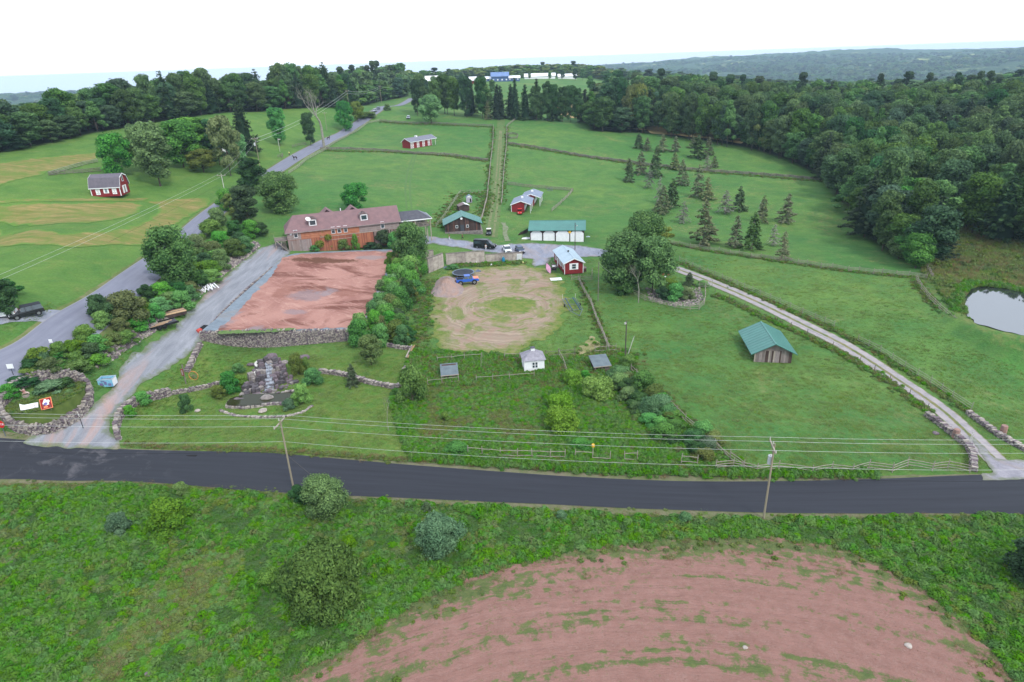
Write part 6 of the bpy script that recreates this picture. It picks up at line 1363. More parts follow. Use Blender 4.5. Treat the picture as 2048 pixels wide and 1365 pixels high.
fence('short front rail panel near the scrub bushes', [(1362, 927), (1395, 930)], rails=2, m=m_rail)
fence('zigzag front rail fence right part beside the black road', [(1430, 936), (1470, 940), (1510, 943), (1560, 945), (1620, 947), (1665, 948), (1700, 945), (1740, 943), (1780, 942), (1820, 938), (1860, 939), (1900, 942), (1935, 943)], rails=3, m=m_rail, zig=.45, sp=3.1)
fence('old corral fence on the left field, near side', [(98, 352), (130, 349), (165, 347), (203, 343)], rails=3, m=m_raild, solo=False, rr=.1)
fence('old corral fence on the left field, far side', [(98, 352), (130, 342), (165, 332), (196, 325)], rails=3, m=m_railg, solo=False, rr=.1)
fence('white rail panel by the far house drive', [(556, 316), (566, 312), (564, 318)], rails=3, m=m_raild, solo=False)
fence('grey garden rail beside the old road', [(585, 296), (598, 292), (612, 291)], rails=3, m=m_raild, solo=False)
# ------------------------------------------------------------------ poles and wires
m_pole = mat('utility_pole_wood', srgb(150, 140, 120), srgb(120, 112, 96), 1.0, .9, stretch=(1, 1, .2)); m_poled = mat('dark_pole_wood', srgb(92, 84, 78), srgb(72, 66, 62), 1, .9); m_wire = mat('aluminium_wire', srgb(190, 192, 190), srgb(170, 172, 170), 1, .4, .5); m_ins = mat('porcelain', srgb(200, 198, 190), None, 2, .3)
def pole(base, h, label, arm=2.6, rz=0.0, lean=(0, 0), m=m_pole, r=.16, extra=None, name='utility_pole', group=None):
    o = thing(name, label, 'utility pole', base, rz, group); tx, ty = lean; b = MB(); b.tube([(0, 0, -1), (0, 0, 0), (tx, ty, h)], r, 8, m, r2=r*.65); b.build('pole', o)
    if arm:
        b = MB(); b.box(tx-arm/2, tx+arm/2, ty-.22, ty-.11, h-.45, h-.3, m_lite_wood); b.tube([(tx-arm*.35, ty-.16, h-.4), (tx, ty-.1, h-1.2), (tx+arm*.35, ty-.16, h-.4)], .025, 4, m_raild); b.build('crossarm', o)
        for q in (-arm/2+.08, .0, arm/2-.08): b = MB(); b.tube([(tx+q, ty-.16, h-.3+(.3 if q == 0 else 0)), (tx+q, ty-.16, h-.1+(.3 if q == 0 else 0)), (tx+q, ty-.16, h+.02+(.3 if q == 0 else 0))], .07, 6, m_ins, r2=.04); b.build('insulator', o)
    if extra == 'can':
        b = MB(); b.tube([(tx-.45, ty-.1, h-3.0), (tx-.45, ty-.1, h-1.9)], .3, 10, mat('transformer_grey', srgb(196, 200, 204), None, 1, .5)); b.tube([(tx-.45, ty-.1, h-1.9), (tx-.45, ty-.1, h-1.75)], .1, 6, m_ins); b.build('transformer', o)
    return o
rdir = (RC[7]-RC[5]); rz_r = math.atan2(rdir.y, rdir.x)-math.pi/2   # crossarms lie across the road
PA = at(588, 981); hA = hgt(PA, 842)-.0; PB = at(1527, 1038); hB = hgt(PB, 888)
PL = at(-330, 968); PR = at(2420, 1030)
poles4 = []
for base, h, lab, ex in ((PL, hA, 'utility pole beyond the left edge', None), (PA, hA, 'tilting roadside utility pole left of centre beside the big round bush', None), (PB, hB, 'roadside utility pole on the right carrying a small grey transformer', 'can'), (PR, hB, 'utility pole beyond the right edge', None)):
    o = pole(base, h, lab, 3.0, rz_r, extra=ex); poles4.append((base, h))
def wire(label, pts, sag, r=.018, group=None, m=m_wire, name='power_line'):
    out = []
    for a, c in zip(pts, pts[1:]):
        for i in range(13):
            t = i/12; q = a+(c-a)*t; q = Vector((q.x, q.y, q.z-4*sag*t*(1-t))); 
            if not out or i: out.append(q)
    b = MB(); b.tube([q-out[0] for q in out], r, 4, m, caps=False); o = b.build(name, loc=out[0]); tag(o, label, 'cable', group); return o
ca, sa = math.cos(rz_r), math.sin(rz_r)
for q, dz, lab in ((1.42, 0.0, 'farthest of the three overhead wires on the crossarms by the black road'), (0, .3, 'middle one of the three overhead wires on the crossarms'), (-1.42, 0.0, 'nearest of the three overhead wires on the crossarms by the black road')):
    wire(lab, [Vector((p.x+ca*q+sa*.16, p.y+sa*q-ca*.16, p.z+h+dz)) for p, h in poles4], .55, .015)
wire('lower overhead cable strung midway down the roadside poles', [Vector((p.x, p.y, p.z+h-3.1)) for p, h in poles4], .7, .016); wire('lowest black telephone cable on the roadside poles', [Vector((p.x, p.y, p.z+h-4.6)) for p, h in poles4], .8, .02, m=m_black)
wire('thin guy wire from the left roadside pole into the verge', [Vector((PA.x, PA.y, PA.z+hA*.52)), at(628, 955)+Vector((0, 0, .0))], 0, .012, m=m_raild, name='guy_wire')
PC = at(451, 391); hC = hgt(PC, 349); PD = at(521, 340); hD = hgt(PD, 276); ang = math.atan2(PD.y-PC.y, PD.x-PC.x)-math.pi/2
pole(PC, hC, 'pale utility pole on the left lawn beside the old road', 2.6, ang, m=m_ins, r=.15); pole(PD, hD, 'utility pole with a transformer in front of the tall pine', 2.4, ang, extra='can')
PE = at(-250, 760); pole(PE, hC, 'old road utility pole beyond the left edge', 2.6, ang)
c2, s2_ = math.cos(ang), math.sin(ang)
for q, lab in ((-1.2, 'left wire of the pair crossing the lower left field'), (1.2, 'right wire of the pair crossing the lower left field')):
    wire(lab, [Vector((p.x+c2*q, p.y+s2_*q, p.z+h-.1)) for p, h in ((PE, hC), (PC, hC), (PD, hD))], .9, .02)
wire('dark telephone cable crossing the lower left field', [Vector((p.x, p.y, p.z+h-2.6)) for p, h in ((PE, hC), (PC, hC), (PD, hD))], 1.1, .02, m=m_black)
far_p = []
for x, y, t_, lab in ((702, 247, 181, 'far utility pole beyond the roadside trees, tallest of three'), (763, 206, 172, 'far utility pole against the dark woods, middle of three'), (794, 196, 168, 'far utility pole nearest the top of the road'), (654, 262, 225, 'thin far pole behind the dead tree')):
    p = at(x, y); hh = hgt(p, t_); pole(p, hh, lab, 2.2, ang, r=.22 if y < 230 else .15); far_p.append((p, hh))
for k_ in (0, 1): wire(['upper wire between the far utility poles', 'lower wire between the far utility poles'][k_], [Vector((p.x, p.y, p.z+h-.3-1.4*k_)) for p, h in ((PD, hD), far_p[0], far_p[1], far_p[2])], 2.0, .04)
p = at(1150, 500); pole(p, hgt(p, 446), 'dark yard pole with a lamp in front of the four bay shed', 0, 0, m=m_poled, r=.15); b = MB(); hh = hgt(p, 446); b.tube([(0, 0, 0), (.5, -.1, .1)], .04, 5, m_poled); b.tube([(.5, -.1, .1), (.5, -.1, -.15)], .15, 8, m_ins); o = b.build('yard_lamp', loc=p+Vector((0, 0, hh-.8))); tag(o, 'small lamp on the dark yard pole before the four bay shed', 'lamp')
p = at(1196, 603); pole(p, hgt(p, 524), 'slim wooden pole in the pasture right of the red cabin', 0, 0, m=m_raild, r=.12); wire('thin wire from the slim pasture pole to the tree clump', [p+Vector((0, 0, hgt(p, 527))), at(1248, 588)+Vector((0, 0, 3.0))], .3, .015)
p = at(1250, 722); o = pole(p, hgt(p, 643), 'tall wooden lamp pole near the slant roofed shed', 0, 0, m=m_poled, r=.15); hh = hgt(p, 643); b = MB(); b.tube([(0, 0, hh), (-.15, -.4, hh+.2), (-.35, -.7, hh)], .05, 5, m_raild); b.tube([(-.35, -.7, hh), (-.35, -.7, hh-.25)], .2, 8, m_ins); b.build('lamp_head', o)
p = at(1253, 718); b = MB(); b.tube([(0, 0, 0), (1.3, .2, hgt(p, 674))], .06, 7, m_ins); o = b.build('leaning_pipe', loc=p); tag(o, 'pale leaning pipe beside the tall wooden lamp pole', 'pipe')
for x, y, t_, lab, m_ in ((372, 768, 730, 'leaning timber sign post beside the wagon wheel', m_raild), (962, 740, 712, 'slim post in the weedy garden', m_rail), (1938, 886, 864, 'white marker stake at the farm lane', m_ins), (1939.5, 890, 868, 'second white marker stake at the farm lane', m_ins)):
    p = at(x, y); b = MB(); b.tube([(0, 0, -.2), (.15, 0, hgt(p, t_))], .1 if m_ is m_raild else .05, 6, m_); o = b.build('post', loc=p); o.name = 'timber_post'; tag(o, lab, 'post')
# ------------------------------------------------------------------ vehicles
m_tyre = m_black; m_rim = mat('wheel_rim', srgb(150, 152, 156), None, 2, .35, .5, metal=.6); m_lamp = mat('lamp_lens', srgb(220, 222, 226), None, 2, .15, .8); m_tail = mat('tail_lens', srgb(150, 24, 20), None, 2, .2, .8)
def vehicle(name, label, cat, rear, front, body_c, L=None, Wd=1.85, kind='suv', wheel_r=.36, lift=0.0, hood=None, roofc=None, glassc=None, raw=None, group=None):
    a, f = raw or (at(*rear), at(*front)); d = f-a; rz = math.atan2(d.y, d.x); L = L or d.length; mid = (a+f)/2
    o = thing(name, label, cat, mid, rz, group); bc = mat(name+'_paint_'+'_'.join('%d' % (c*255) for c in body_c[:3]), body_c, tuple(c*.92 for c in body_c[:3])+(1,), 1, .28, .6)
    h0 = .32+lift; x0, x1 = -L/2, L/2; W2 = Wd/2
    P_ = {'suv': (1.0, 1.65, [(.06, 0), (.02, .05), (0, .4), (.03, .95), (.70, 1.0), (.97, .86), (1, .5), (.99, .0)], [(.05, 1.0), (.10, .98), (.62, .98), (.76, 1.0)], .60, 1.0),
          'van': (1.25, 2.55, [(.0, 0), (.0, 1.0), (.76, 1.0), (.97, .82), (1, .45), (.99, 0)], [(.0, 1.0), (.01, 1.0), (.66, 1.0), (.84, 1.0)], .60, 1.0),
          'pickup': (1.0, 1.75, [(.0, 0), (.0, .95), (.34, .95), (.34, .95), (.72, 1.0), (.98, .9), (1, .5), (1, .0)], [(.34, 1.0), (.37, 1.0), (.62, 1.0), (.74, 1.0)], .60, 1.0),
          'jeep': (1.0, 1.8, [(.0, .05), (.0, .98), (.66, 1.0), (.96, .95), (.97, .5), (1.0, .4), (1.0, .1)], [(.02, 1.0), (.04, 1.0), (.60, 1.0), (.67, 1.0)], .60, 1.0)}[kind]
    zb, zt = P_[0]+lift, P_[1]+lift; X = lambda u: x0+u*L; Z = lambda v: h0+v*(zb-h0)
    b = MB(); prof = [(X(u), Z(v)) for u, v in P_[2]]
    n = len(prof); vs = [(p[0], -W2*(.94 if p[1] > Z(.8) else 1), p[1]) for p in prof]+[(p[0], W2*(.94 if p[1] > Z(.8) else 1), p[1]) for p in prof]
    b.add(vs, [tuple(range(n-1, -1, -1)), tuple(range(n, 2*n))]+[(i, (i+1) % n, n+(i+1) % n, n+i) for i in range(n)], bc)
    if kind == 'pickup': b.box(X(.02), X(.325), -W2*.8, W2*.8, Z(.96), Z(.97), m_darkin)
    if hood is not None: b.box(X(.78), X(1.0)-.02, -W2*.9, W2*.9, Z(.93), Z(1.03), hood)
    b.build('body', o)
    g = P_[3]; gx = [X(u) for u, _ in g]; wi = .78; b = MB()
    zs_ = (zb-.01, zt-.07)
    vs = []
    for s in (-1, 1): vs += [(gx[0], s*W2*.93, zs_[0]), (gx[3], s*W2*.93, zs_[0]), (gx[2], s*W2*wi, zs_[1]), (gx[1], s*W2*wi, zs_[1])]
    b.add(vs, [(0, 1, 2, 3), (7, 6, 5, 4), (0, 4, 5, 1), (1, 5, 6, 2), (2, 6, 7, 3), (3, 7, 4, 0)], m_glass if kind != 'van' else bc); b.build('cabin_glass' if kind != 'van' else 'cabin', o)
    b = MB(); b.box(gx[1]-.02, gx[2]+.04, -W2*wi-.02, W2*wi+.02, zs_[1]-.02, zt, roofc or bc); b.build('roof', o)
    if kind == 'van':
        b = MB(); t_ = .012; b.add([(gx[2]+.06, -W2*.74, zs_[1]-.1), (gx[2]+.06, W2*.74, zs_[1]-.1), (gx[3]+.02, W2*.86, zs_[0]+.05), (gx[3]+.02, -W2*.86, zs_[0]+.05), (gx[2]+.03, -W2*.74, zs_[1]-.12), (gx[2]+.03, W2*.74, zs_[1]-.12), (gx[3]-.02, W2*.86, zs_[0]+.03), (gx[3]-.02, -W2*.86, zs_[0]+.03)], [(0, 1, 2, 3), (7, 6, 5, 4), (0, 4, 5, 1), (1, 5, 6, 2), (2, 6, 7, 3), (3, 7, 4, 0)], m_glass); b.build('windscreen', o)
        for s in (-1, 1):
            for u0, u1 in ((.04, .34), (.62, .76)): b = MB(); y = s*W2*.9; b.hexa([(X(u0), y-.0, zb+.15), (X(u1), y, zb+.15), (X(u1), y+s*.05, zb+.15), (X(u0), y+s*.05, zb+.15), (X(u0), y-s*.14, zt-.35), (X(u1)-.25*(u0 > .5), y-s*.14, zt-.35), (X(u1)-.25*(u0 > .5), y-s*.05, zt-.35), (X(u0), y-s*.05, zt-.35)], m_glass); b.build('side_window', o)
    else:
        for s in (-1, 1):     # door pillars
            b = MB()
            for u in ([.30, .50] if kind in ('suv', 'jeep') else [.52]): b.hexa([(X(u), s*W2*.935, zb), (X(u)+.09, s*W2*.935, zb), (X(u)+.09, s*W2*.9, zb), (X(u), s*W2*.9, zb), (X(u), s*W2*.79, zt-.05), (X(u)+.09, s*W2*.79, zt-.05), (X(u)+.09, s*W2*.7, zt-.05), (X(u), s*W2*.7, zt-.05)], bc)
            b.build('pillar', o)
    for ux in (.18, .80):
        for s in (-1, 1):
            b = MB(); b.cyl((0, 0, 0), wheel_r, .26, 'y', 16, m_tyre); w = b.build('wheel', o, loc=(X(ux), s*(W2-.08), wheel_r)); b = MB(); b.cyl((0, s*.135, 0), wheel_r*.58, .02, 'y', 12, m_rim); b.build('rim', w)
            b = MB(); b.prism([(X(ux)+math.cos(q*.3927)*(wheel_r+.1), max(h0*.6, wheel_r+math.sin(q*.3927)*(wheel_r+.1))) for q in range(9)], 'y', *sorted((s*(W2-.16), s*(W2+.02))), m_black); b.build('wheel_arch', o)
    for s in (-1, 1):
        b = MB(); b.box(x1-.06, x1+.02, *sorted((s*W2*.58, s*W2*.88)), Z(.52), Z(.78), m_lamp); b.build('headlight', o)
        b = MB(); b.box(x0-.02, x0+.05, *sorted((s*W2*.78, s*W2*.92)), Z(.45), Z(.85), m_tail); b.build('tail_light', o)
        b = MB(); b.box(X(.70), X(.73), *sorted((s*W2*.95, s*(W2+.18))), zb+.02, zb+.2, bc); b.build('mirror', o)
    b = MB(); b.box(x1-.04, x1+.07, -W2*.92, W2*.92, Z(.02), Z(.34), m_black); b.build('front_bumper', o); b = MB(); b.box(x0-.07, x0+.04, -W2*.92, W2*.92, Z(.02), Z(.3), m_black); b.build('rear_bumper', o)
    b = MB(); b.box(x1-.01, x1+.025, -W2*.5, W2*.5, Z(.45), Z(.75), m_darkin); b.build('grille', o)
    return o
def setlen(c, dirpx, L):   # rear and front points about a centre, heading to another pixel
    a = at(*c); f = at(*dirpx); d = (f-a); d.z = 0; d.normalize(); q1 = a-d*L/2; q2 = a+d*L/2; q1.z = h1(q1.x, q1.y)+.1; q2.z = h1(q2.x, q2.y)+.1; return (q1, q2)
vehicle('van', 'black high roof van parked on the yard gravel with its side door open', 'van', None, None, srgb(22, 24, 30), kind='van', Wd=2.05, raw=setlen((970, 497), (1010, 501), 6.4), wheel_r=.38)
vehicle('pickup_truck', 'white pickup truck between the black van and the blue car', 'pickup truck', None, None, srgb(226, 230, 232), kind='pickup', Wd=1.95, raw=setlen((1014, 504), (1024, 520), 5.4))
vehicle('estate_car', 'dark blue estate car right of the white pickup', 'car', None, None, srgb(30, 52, 92), kind='suv', raw=setlen((1040, 505), (1054, 520), 4.7))
vehicle('lifted_pickup', 'blue lifted pickup with orange flame nose beside the gravel heap', 'pickup truck', None, None, srgb(24, 84, 176), kind='pickup', Wd=2.0, lift=.55, wheel_r=.58, hood=mat('flame_orange', srgb(226, 96, 62), srgb(236, 150, 90), 2, .4, .5), raw=setlen((935, 569), (960, 567), 5.6))
vehicle('off_roader', 'black four door off-roader on the side drive at the left edge', 'off-roader', None, None, srgb(20, 22, 26), kind='jeep', Wd=1.9, wheel_r=.42, lift=.15, raw=setlen((54, 632), (30, 635), 4.8), roofc=mat('black_soft_top', srgb(40, 42, 50), None, 1, .8))
vehicle('white_car', 'white car cut off by the left edge on the side drive', 'car', None, None, srgb(226, 228, 230), kind='suv', raw=setlen((3, 634), (-20, 636), 4.6))
vehicle('white_off_roader', 'white off-roader parked on the grass by the lone round tree', 'off-roader', None, None, srgb(210, 218, 228), kind='jeep', raw=setlen((817, 238), (813, 245), 4.3), wheel_r=.42)
vehicle('distant_car', 'grey car driving on the far stretch of the old road', 'car', None, None, srgb(120, 134, 150), kind='suv', raw=setlen((757, 219), (768, 213), 4.6)); vehicle('distant_car', 'pale car behind the grey one on the far stretch of the old road', 'car', None, None, srgb(190, 200, 210), kind='suv', raw=setlen((750, 224), (757, 219), 4.5))
def buggy(label, c, dirp, body, m2):
    q = setlen(c, dirp, 2.9); a, f = q; d = f-a; o = thing('utility_buggy', label, 'buggy', (a+f)/2, math.atan2(d.y, d.x)); bc = mat('buggy_'+body[0], body[1], None, 2, .4)
    b = MB(); b.prism([(-1.45, .4), (-1.45, 1.0), (-.2, 1.0), (-.1, .55), (.55, .55), (.7, 1.0), (1.3, .9), (1.45, .5), (1.4, .35)], 'y', -.7, .7, bc); b.build('body', o)
    b = MB(); b.box(-.35, .75, -.72, .72, 1.85, 1.93, m2); b.build('canopy', o)
    for x, y in ((-.3, -.68), (-.3, .62), (.7, -.68), (.7, .62)): b = MB(); b.box(x, x+.06, y, y+.06, .9, 1.85, m_black); b.build('canopy_post', o)
    b = MB(); b.box(-.25, .15, -.6, .6, .62, .95, m_black); b.box(-.3, -.2, -.6, .6, .9, 1.35, m_black); b.build('seat', o)
    for x in (-.95, 1.0):
        for s in (-1, 1): b = MB(); b.cyl((x, s*.68, .33), .33, .25, 'y', 12, m_tyre); b.build('wheel', o)
    for s in (-.45, .45): b = MB(); b.box(1.4, 1.47, s-.1, s+.1, .7, .85, m_lamp); b.build('headlight', o)
buggy('white topped utility buggy right of the brown cabin', (978, 470), (977, 478), ('white', srgb(60, 66, 72)), m_white); buggy('red utility buggy in front of the red horse stable', (1040, 429), (1037, 440), ('red', srgb(196, 44, 36)), mat('buggy_red_top', srgb(208, 60, 50), None, 2, .4))
# ------------------------------------------------------------------ people and animals
def skinned(name, verts, edges, radii, mat_, parent, sub=1):
    me = bpy.data.meshes.new(name); me.from_pydata(verts, edges, []); o = bpy.data.objects.new(name, me); COL.objects.link(o); sk_ = o.modifiers.new('skin', 'SKIN')
    for i, r in enumerate(radii): me.skin_vertices[0].data[i].radius = (r, r*.85) if not hasattr(r, '__len__') else r
    me.skin_vertices[0].data[0].use_root = True; s = o.modifiers.new('sub', 'SUBSURF'); s.levels = sub; s.render_levels = sub
    dg = bpy.context.evaluated_depsgraph_get(); nm = bpy.data.meshes.new_from_object(o.evaluated_get(dg)); nm.materials.clear(); nm.materials.append(mat_); bpy.data.objects.remove(o); nm.name = name
    return link(name, nm, parent)
m_skin = mat('skin', srgb(190, 140, 112), None, 5, .6); m_hair = mat('dark_hair', srgb(40, 30, 26), None, 5, .8)
def person(label, px, py, top, pants, facing=0.0, stride=.12, arm=0.0, hat=None):
    p = at(px, py); p.z += .07; o = thing('person', label, 'person', p, facing); s = stride
    V_ = [(0, 0, .95), (0, 0, 1.2), (0, .01, 1.42), (0, 0, 1.52), (0, .02, 1.66), (0, .02, 1.74), (.19, 0, 1.42), (.27, .02+arm*.3, 1.15), (.29, .12+arm*.6, .92+arm*.25), (.30, .16+arm*.7, .82+arm*.3), (-.19, 0, 1.42), (-.27, -.03, 1.15), (-.28, .04, .9), (-.28, .07, .8),
          (.1, 0, .88), (.11, s, .5), (.11, s*.8-.05, .08), (.11, s+.12, .04), (-.1, 0, .88), (-.11, -s*.4, .5), (-.11, -s-.05, .1), (-.11, -s+.12, .04)]
    E_ = [(0, 1), (1, 2), (2, 3), (3, 4), (4, 5), (2, 6), (6, 7), (7, 8), (8, 9), (2, 10), (10, 11), (11, 12), (12, 13), (0, 14), (14, 15), (15, 16), (16, 17), (0, 18), (18, 19), (19, 20), (20, 21)]
    R_ = [.15, .14, .15, .06, .10, .08, .07, .05, .04, .035, .07, .05, .04, .035, .1, .07, .05, .04, .1, .07, .05, .04]
    skinned('body', V_, E_, R_, m_skin, o)
    skinned('shirt', [V_[i] for i in (1, 2, 6, 7, 10, 11)]+[(0, 0, 1.0)], [(0, 1), (1, 2), (2, 3), (1, 4), (4, 5), (0, 6)], [.165, .17, .085, .065, .085, .065, .17], top, o)
    skinned('trousers', [(0, 0, .97)]+[V_[i] for i in (14, 15, 16, 18, 19, 20)], [(0, 1), (1, 2), (2, 3), (0, 4), (4, 5), (5, 6)], [.165, .115, .085, .065, .115, .085, .065], pants, o)
    b = MB(); b.tube([(0, -.0, 1.66), (0, -.01, 1.75), (0, 0, 1.8)], .115, 8, hat or m_hair, r2=.06); b.build('hat' if hat else 'hair', o); return o
m_wht = mat('white_cloth', srgb(214, 218, 224), None, 4, .8); m_dkc = mat('dark_cloth', srgb(34, 36, 42), None, 4, .8); m_hiv = mat('yellow_green_cloth', srgb(206, 236, 130), None, 4, .8); m_jean = mat('denim', srgb(60, 76, 104), None, 4, .8)
person('person in pale clothes standing beside the black van', 972, 501, m_wht, m_wht, math.pi); person('person in a dark top and light trousers on the yard gravel', 899, 481, m_dkc, m_wht, 1.2, .2); person('person dressed in black on the yard gravel below the brown cabin', 925, 480, m_dkc, m_dkc, -1.0, .2)
person('person in a yellow green top walking on the old road', 579, 312, m_hiv, m_dkc, .6, .22, hat=m_wht)
def horse(label, px, py, rz, m):
    p = at(px, py); p.z += .1; o = thing('horse', label, 'horse', p, rz)
    V_ = [(0, 0, 1.25), (.45, 0, 1.28), (.75, 0, 1.3), (1.0, 0, 1.7), (1.15, 0, 2.0), (1.35, 0, 1.92), (1.6, 0, 1.72), (-.45, 0, 1.27), (-.75, 0, 1.3), (-.95, 0, 1.2), (-1.02, 0, .75),
          (.68, .16, 1.0), (.7, .16, .6), (.68, .16, .06), (.68, -.16, 1.0), (.62, -.16, .58), (.7, -.16, .06), (-.68, .17, 1.0), (-.6, .17, .78), (-.82, .17, .5), (-.76, .17, .06), (-.68, -.17, 1.0), (-.62, -.17, .78), (-.8, -.17, .5), (-.7, -.17, .06)]
    E_ = [(0, 1), (1, 2), (2, 3), (3, 4), (4, 5), (5, 6), (0, 7), (7, 8), (8, 9), (9, 10), (2, 11), (11, 12), (12, 13), (2, 14), (14, 15), (15, 16), (8, 17), (17, 18), (18, 19), (19, 20), (8, 21), (21, 22), (22, 23), (23, 24)]
    R_ = [.32, .31, .27, .17, .13, .12, .08, .3, .27, .08, .04, .12, .07, .06, .12, .07, .06, .14, .1, .06, .06, .14, .1, .06, .06]
    skinned('body', V_, E_, R_, m, o); b = MB()
    for s in (-.07, .07): b.tube([(1.12, s, 2.05), (1.12, s*1.3, 2.2)], .035, 4, m, r2=.01)
    b.build('ears', o); b = MB()
    for i in range(8): t = i/8; b.box(.78+.34*t, .86+.34*t, -.03, .03, 1.45+.6*t, 1.62+.58*t, m_darkin)
    b.build('mane', o); return o
m_bay = mat('dark_bay_coat', srgb(52, 34, 28), srgb(38, 26, 24), 3, .6)
horse('dark brown horse walking on the old road behind the person', 591, 321, R(235), m_bay); horse('dark horse on the old road just right of the dead tree', 657, 281, R(60), m_bay)
# ------------------------------------------------------------------ things on the ground
p = at(927, 552); rT = 44/2/ppm(p); o = thing('trampoline', 'round dark trampoline behind the blue lifted pickup', 'trampoline', p); b = MB(); b.add([(math.cos(i*.2618)*rT*.9, math.sin(i*.2618)*rT*.9, z) for z in (.98, .95) for i in range(24)], [tuple(range(24)), tuple(range(47, 23, -1))]+[(i, (i+1) % 24, 24+(i+1) % 24, 24+i) for i in range(24)], mat('jump_mat', srgb(36, 42, 54), None, 1, .6)); b.build('jumping_mat', o)
b = MB(); n = 24
for i in range(n):
    a0, a1 = i*2*math.pi/n, (i+1)*2*math.pi/n; b.hexa([(math.cos(a)*r*rT, math.sin(a)*r*rT, z) for z in (.93, 1.03) for a, r in ((a0, .9), (a0, 1.02), (a1, 1.02), (a1, .9))], mat('pad_grey_blue', srgb(104, 118, 134), None, 1, .6))
b.build('edge_pad', o)
for i in range(6): a0 = i*1.047; b = MB(); b.tube([(math.cos(a0)*rT, math.sin(a0)*rT, 0), (math.cos(a0)*rT, math.sin(a0)*rT, .95)], .04, 6, m_rim); b.build('leg', o)
# gravel heap
GH = P((862, 592), (866, 572), (878, 556), (900, 552), (918, 562), (930, 578), (922, 592), (895, 597)); c_ = sum(GH, Vector())/len(GH); b = MB(); rings = 9; sg = 40; vs = []; r3 = random.Random(2)
poly = smooth(GH, 5, True); poly = poly[::max(1, len(poly)//sg)]; sg = len(poly)
for k_ in range(rings+1):
    t = k_/rings
    for q in poly: w = Vector((c_.x, c_.y)).lerp(Vector((q.x, q.y)), 1-t); vs.append((w.x+r3.uniform(-.12, .12), w.y+r3.uniform(-.12, .12), h1(w.x, w.y)-.1+2.3*(1-(1-t)**1.25)*(1-.12*math.sin(t*5))+r3.uniform(-.07, .07)*(t > 0)))
fs = [(k_*sg+i, k_*sg+(i+1) % sg, (k_+1)*sg+(i+1) % sg, (k_+1)*sg+i) for k_ in range(rings) for i in range(sg)]; b.add(vs, fs, m_gravel('heap_gravel', srgb(158, 142, 136), srgb(138, 124, 122), srgb(166, 132, 112), pinkamt=.6)); b.add([vs[0], vs[1], vs[2]], [(0, 1, 2)], b.mats[0]) if False else None
o = b.build('gravel_heap'); tag(o, 'big heap of pinkish gravel left of the blue lifted pickup', 'gravel heap')
# concrete walls
def cwall(label, pa, pb, ytop, thick=.3, name='concrete_wall', hh=None):
    a, c = at(*pa), at(*pb); d = c-a; L = Vector((d.x, d.y)).length; o = thing(name, label, 'wall', (a.x, a.y, min(a.z, c.z)), math.atan2(d.y, d.x)); h = hh or hgt(a, ytop); n = max(1, round(L/2.4)); r4 = random.Random(int(L*10))
    for i in range(n): b = MB(); b.box(L*i/n+.02, L*(i+1)/n-.02, 0, thick, -.4, h+r4.uniform(-.12, .12), r4.choice([m_conc, mat('pale_concrete', srgb(184, 174, 162), srgb(140, 130, 122), .9, .9)])); b.build('panel', o)
    b = MB(); b.box(-.05, L+.05, -.06, thick+.1, h+.13, h+.24, m_raild); b.build('coping', o); return o
cwall('stained concrete wall behind the trampoline', (893, 530), (970, 526), 507); cwall('lower concrete wall behind the roadside weeds, right part', (971, 524), (1045, 520), 510); cwall('short concrete wall facing the gravel heap', (858, 547), (888, 534), 519, name='concrete_stub'); cwall('low concrete block end by the hedge', (850, 519), (868, 518), 503, name='concrete_block')
fence('thin grey railing on top of the concrete wall', [(955, 513), (985, 513), (1015, 512), (1045, 511)], rails=2, m=m_raild, h=.9, sp=2.5, rr=.03, pr=.04)
# boat trailer
a = at(1138, 602); f = at(1158, 636); d = f-a; L = d.length; o = thing('boat_trailer', 'empty grey boat trailer lying in the grass by the fence', 'trailer', a, math.atan2(d.y, d.x)); m_galv = mat('galvanised', srgb(92, 104, 118), srgb(70, 80, 92), 2, .5, .5)
w_ = 1.5
for s in (-1, 1):
    b = MB(); b.tube([(0, s*w_, .55), (L*.7, s*w_, .55), (L*1.05, 0, .5)], .07, 5, m_galv); b.build('side_rail', o); b = MB(); b.tube([(0, s*w_*.6, .75), (L*.75, s*w_*.6, .7)], .12, 5, mat('carpet_blue', srgb(64, 84, 110), None, 1)); b.build('bunk', o)
    b = MB(); b.cyl((L*.35, s*(w_+.3), .33), .33, .2, 'y', 12, m_tyre); b.build('wheel', o)
for x in (0, L*.35, L*.7): b = MB(); b.tube([(x, -w_, .5), (x, w_, .5)], .05, 5, m_galv); b.build('crossbar', o)
for s in (-1, 1): b = MB(); b.tube([(0, s*w_, .5), (-.1, s*w_, 1.6)], .05, 5, m_ins); b.build('guide_post', o)
# pink oval, board, table and clutter by the red cabin
p = at(1097, 546); b = MB()
pr_ = [(math.sin(i/12*math.pi)*.62, (i/12-.5)*3.2) for i in range(13)]; ring = [(q[0], q[1]) for q in pr_]+[(-q[0], q[1]) for q in pr_[-2:0:-1]]
n = len(ring); b.add([(x, 0, y) for x, y in ring]+[(x*.9, .3, y*.95) for x, y in ring], [tuple(range(n)), tuple(range(2*n-1, n-1, -1))]+[(i, (i+1) % n, n+(i+1) % n, n+i) for i in range(n)], mat('pink_fibreglass', srgb(206, 150, 176), None, 1, .4)); ky = b.build('pink_kayak', loc=p+Vector((0, 0, 1.2)), rot=(-.5, -.35, 0)); tag(ky, 'pink pointed oval hull propped beside the red cabin', 'kayak')
b = MB()
for i in range(n): q0, q1 = ring[i], ring[(i+1) % n]; b.tube([(q0[0]*1.03, -.02, q0[1]*1.02), (q1[0]*1.03, -.02, q1[1]*1.02)], .07, 4, m_dkgrey, caps=False)
b.build('dark_rim', ky)
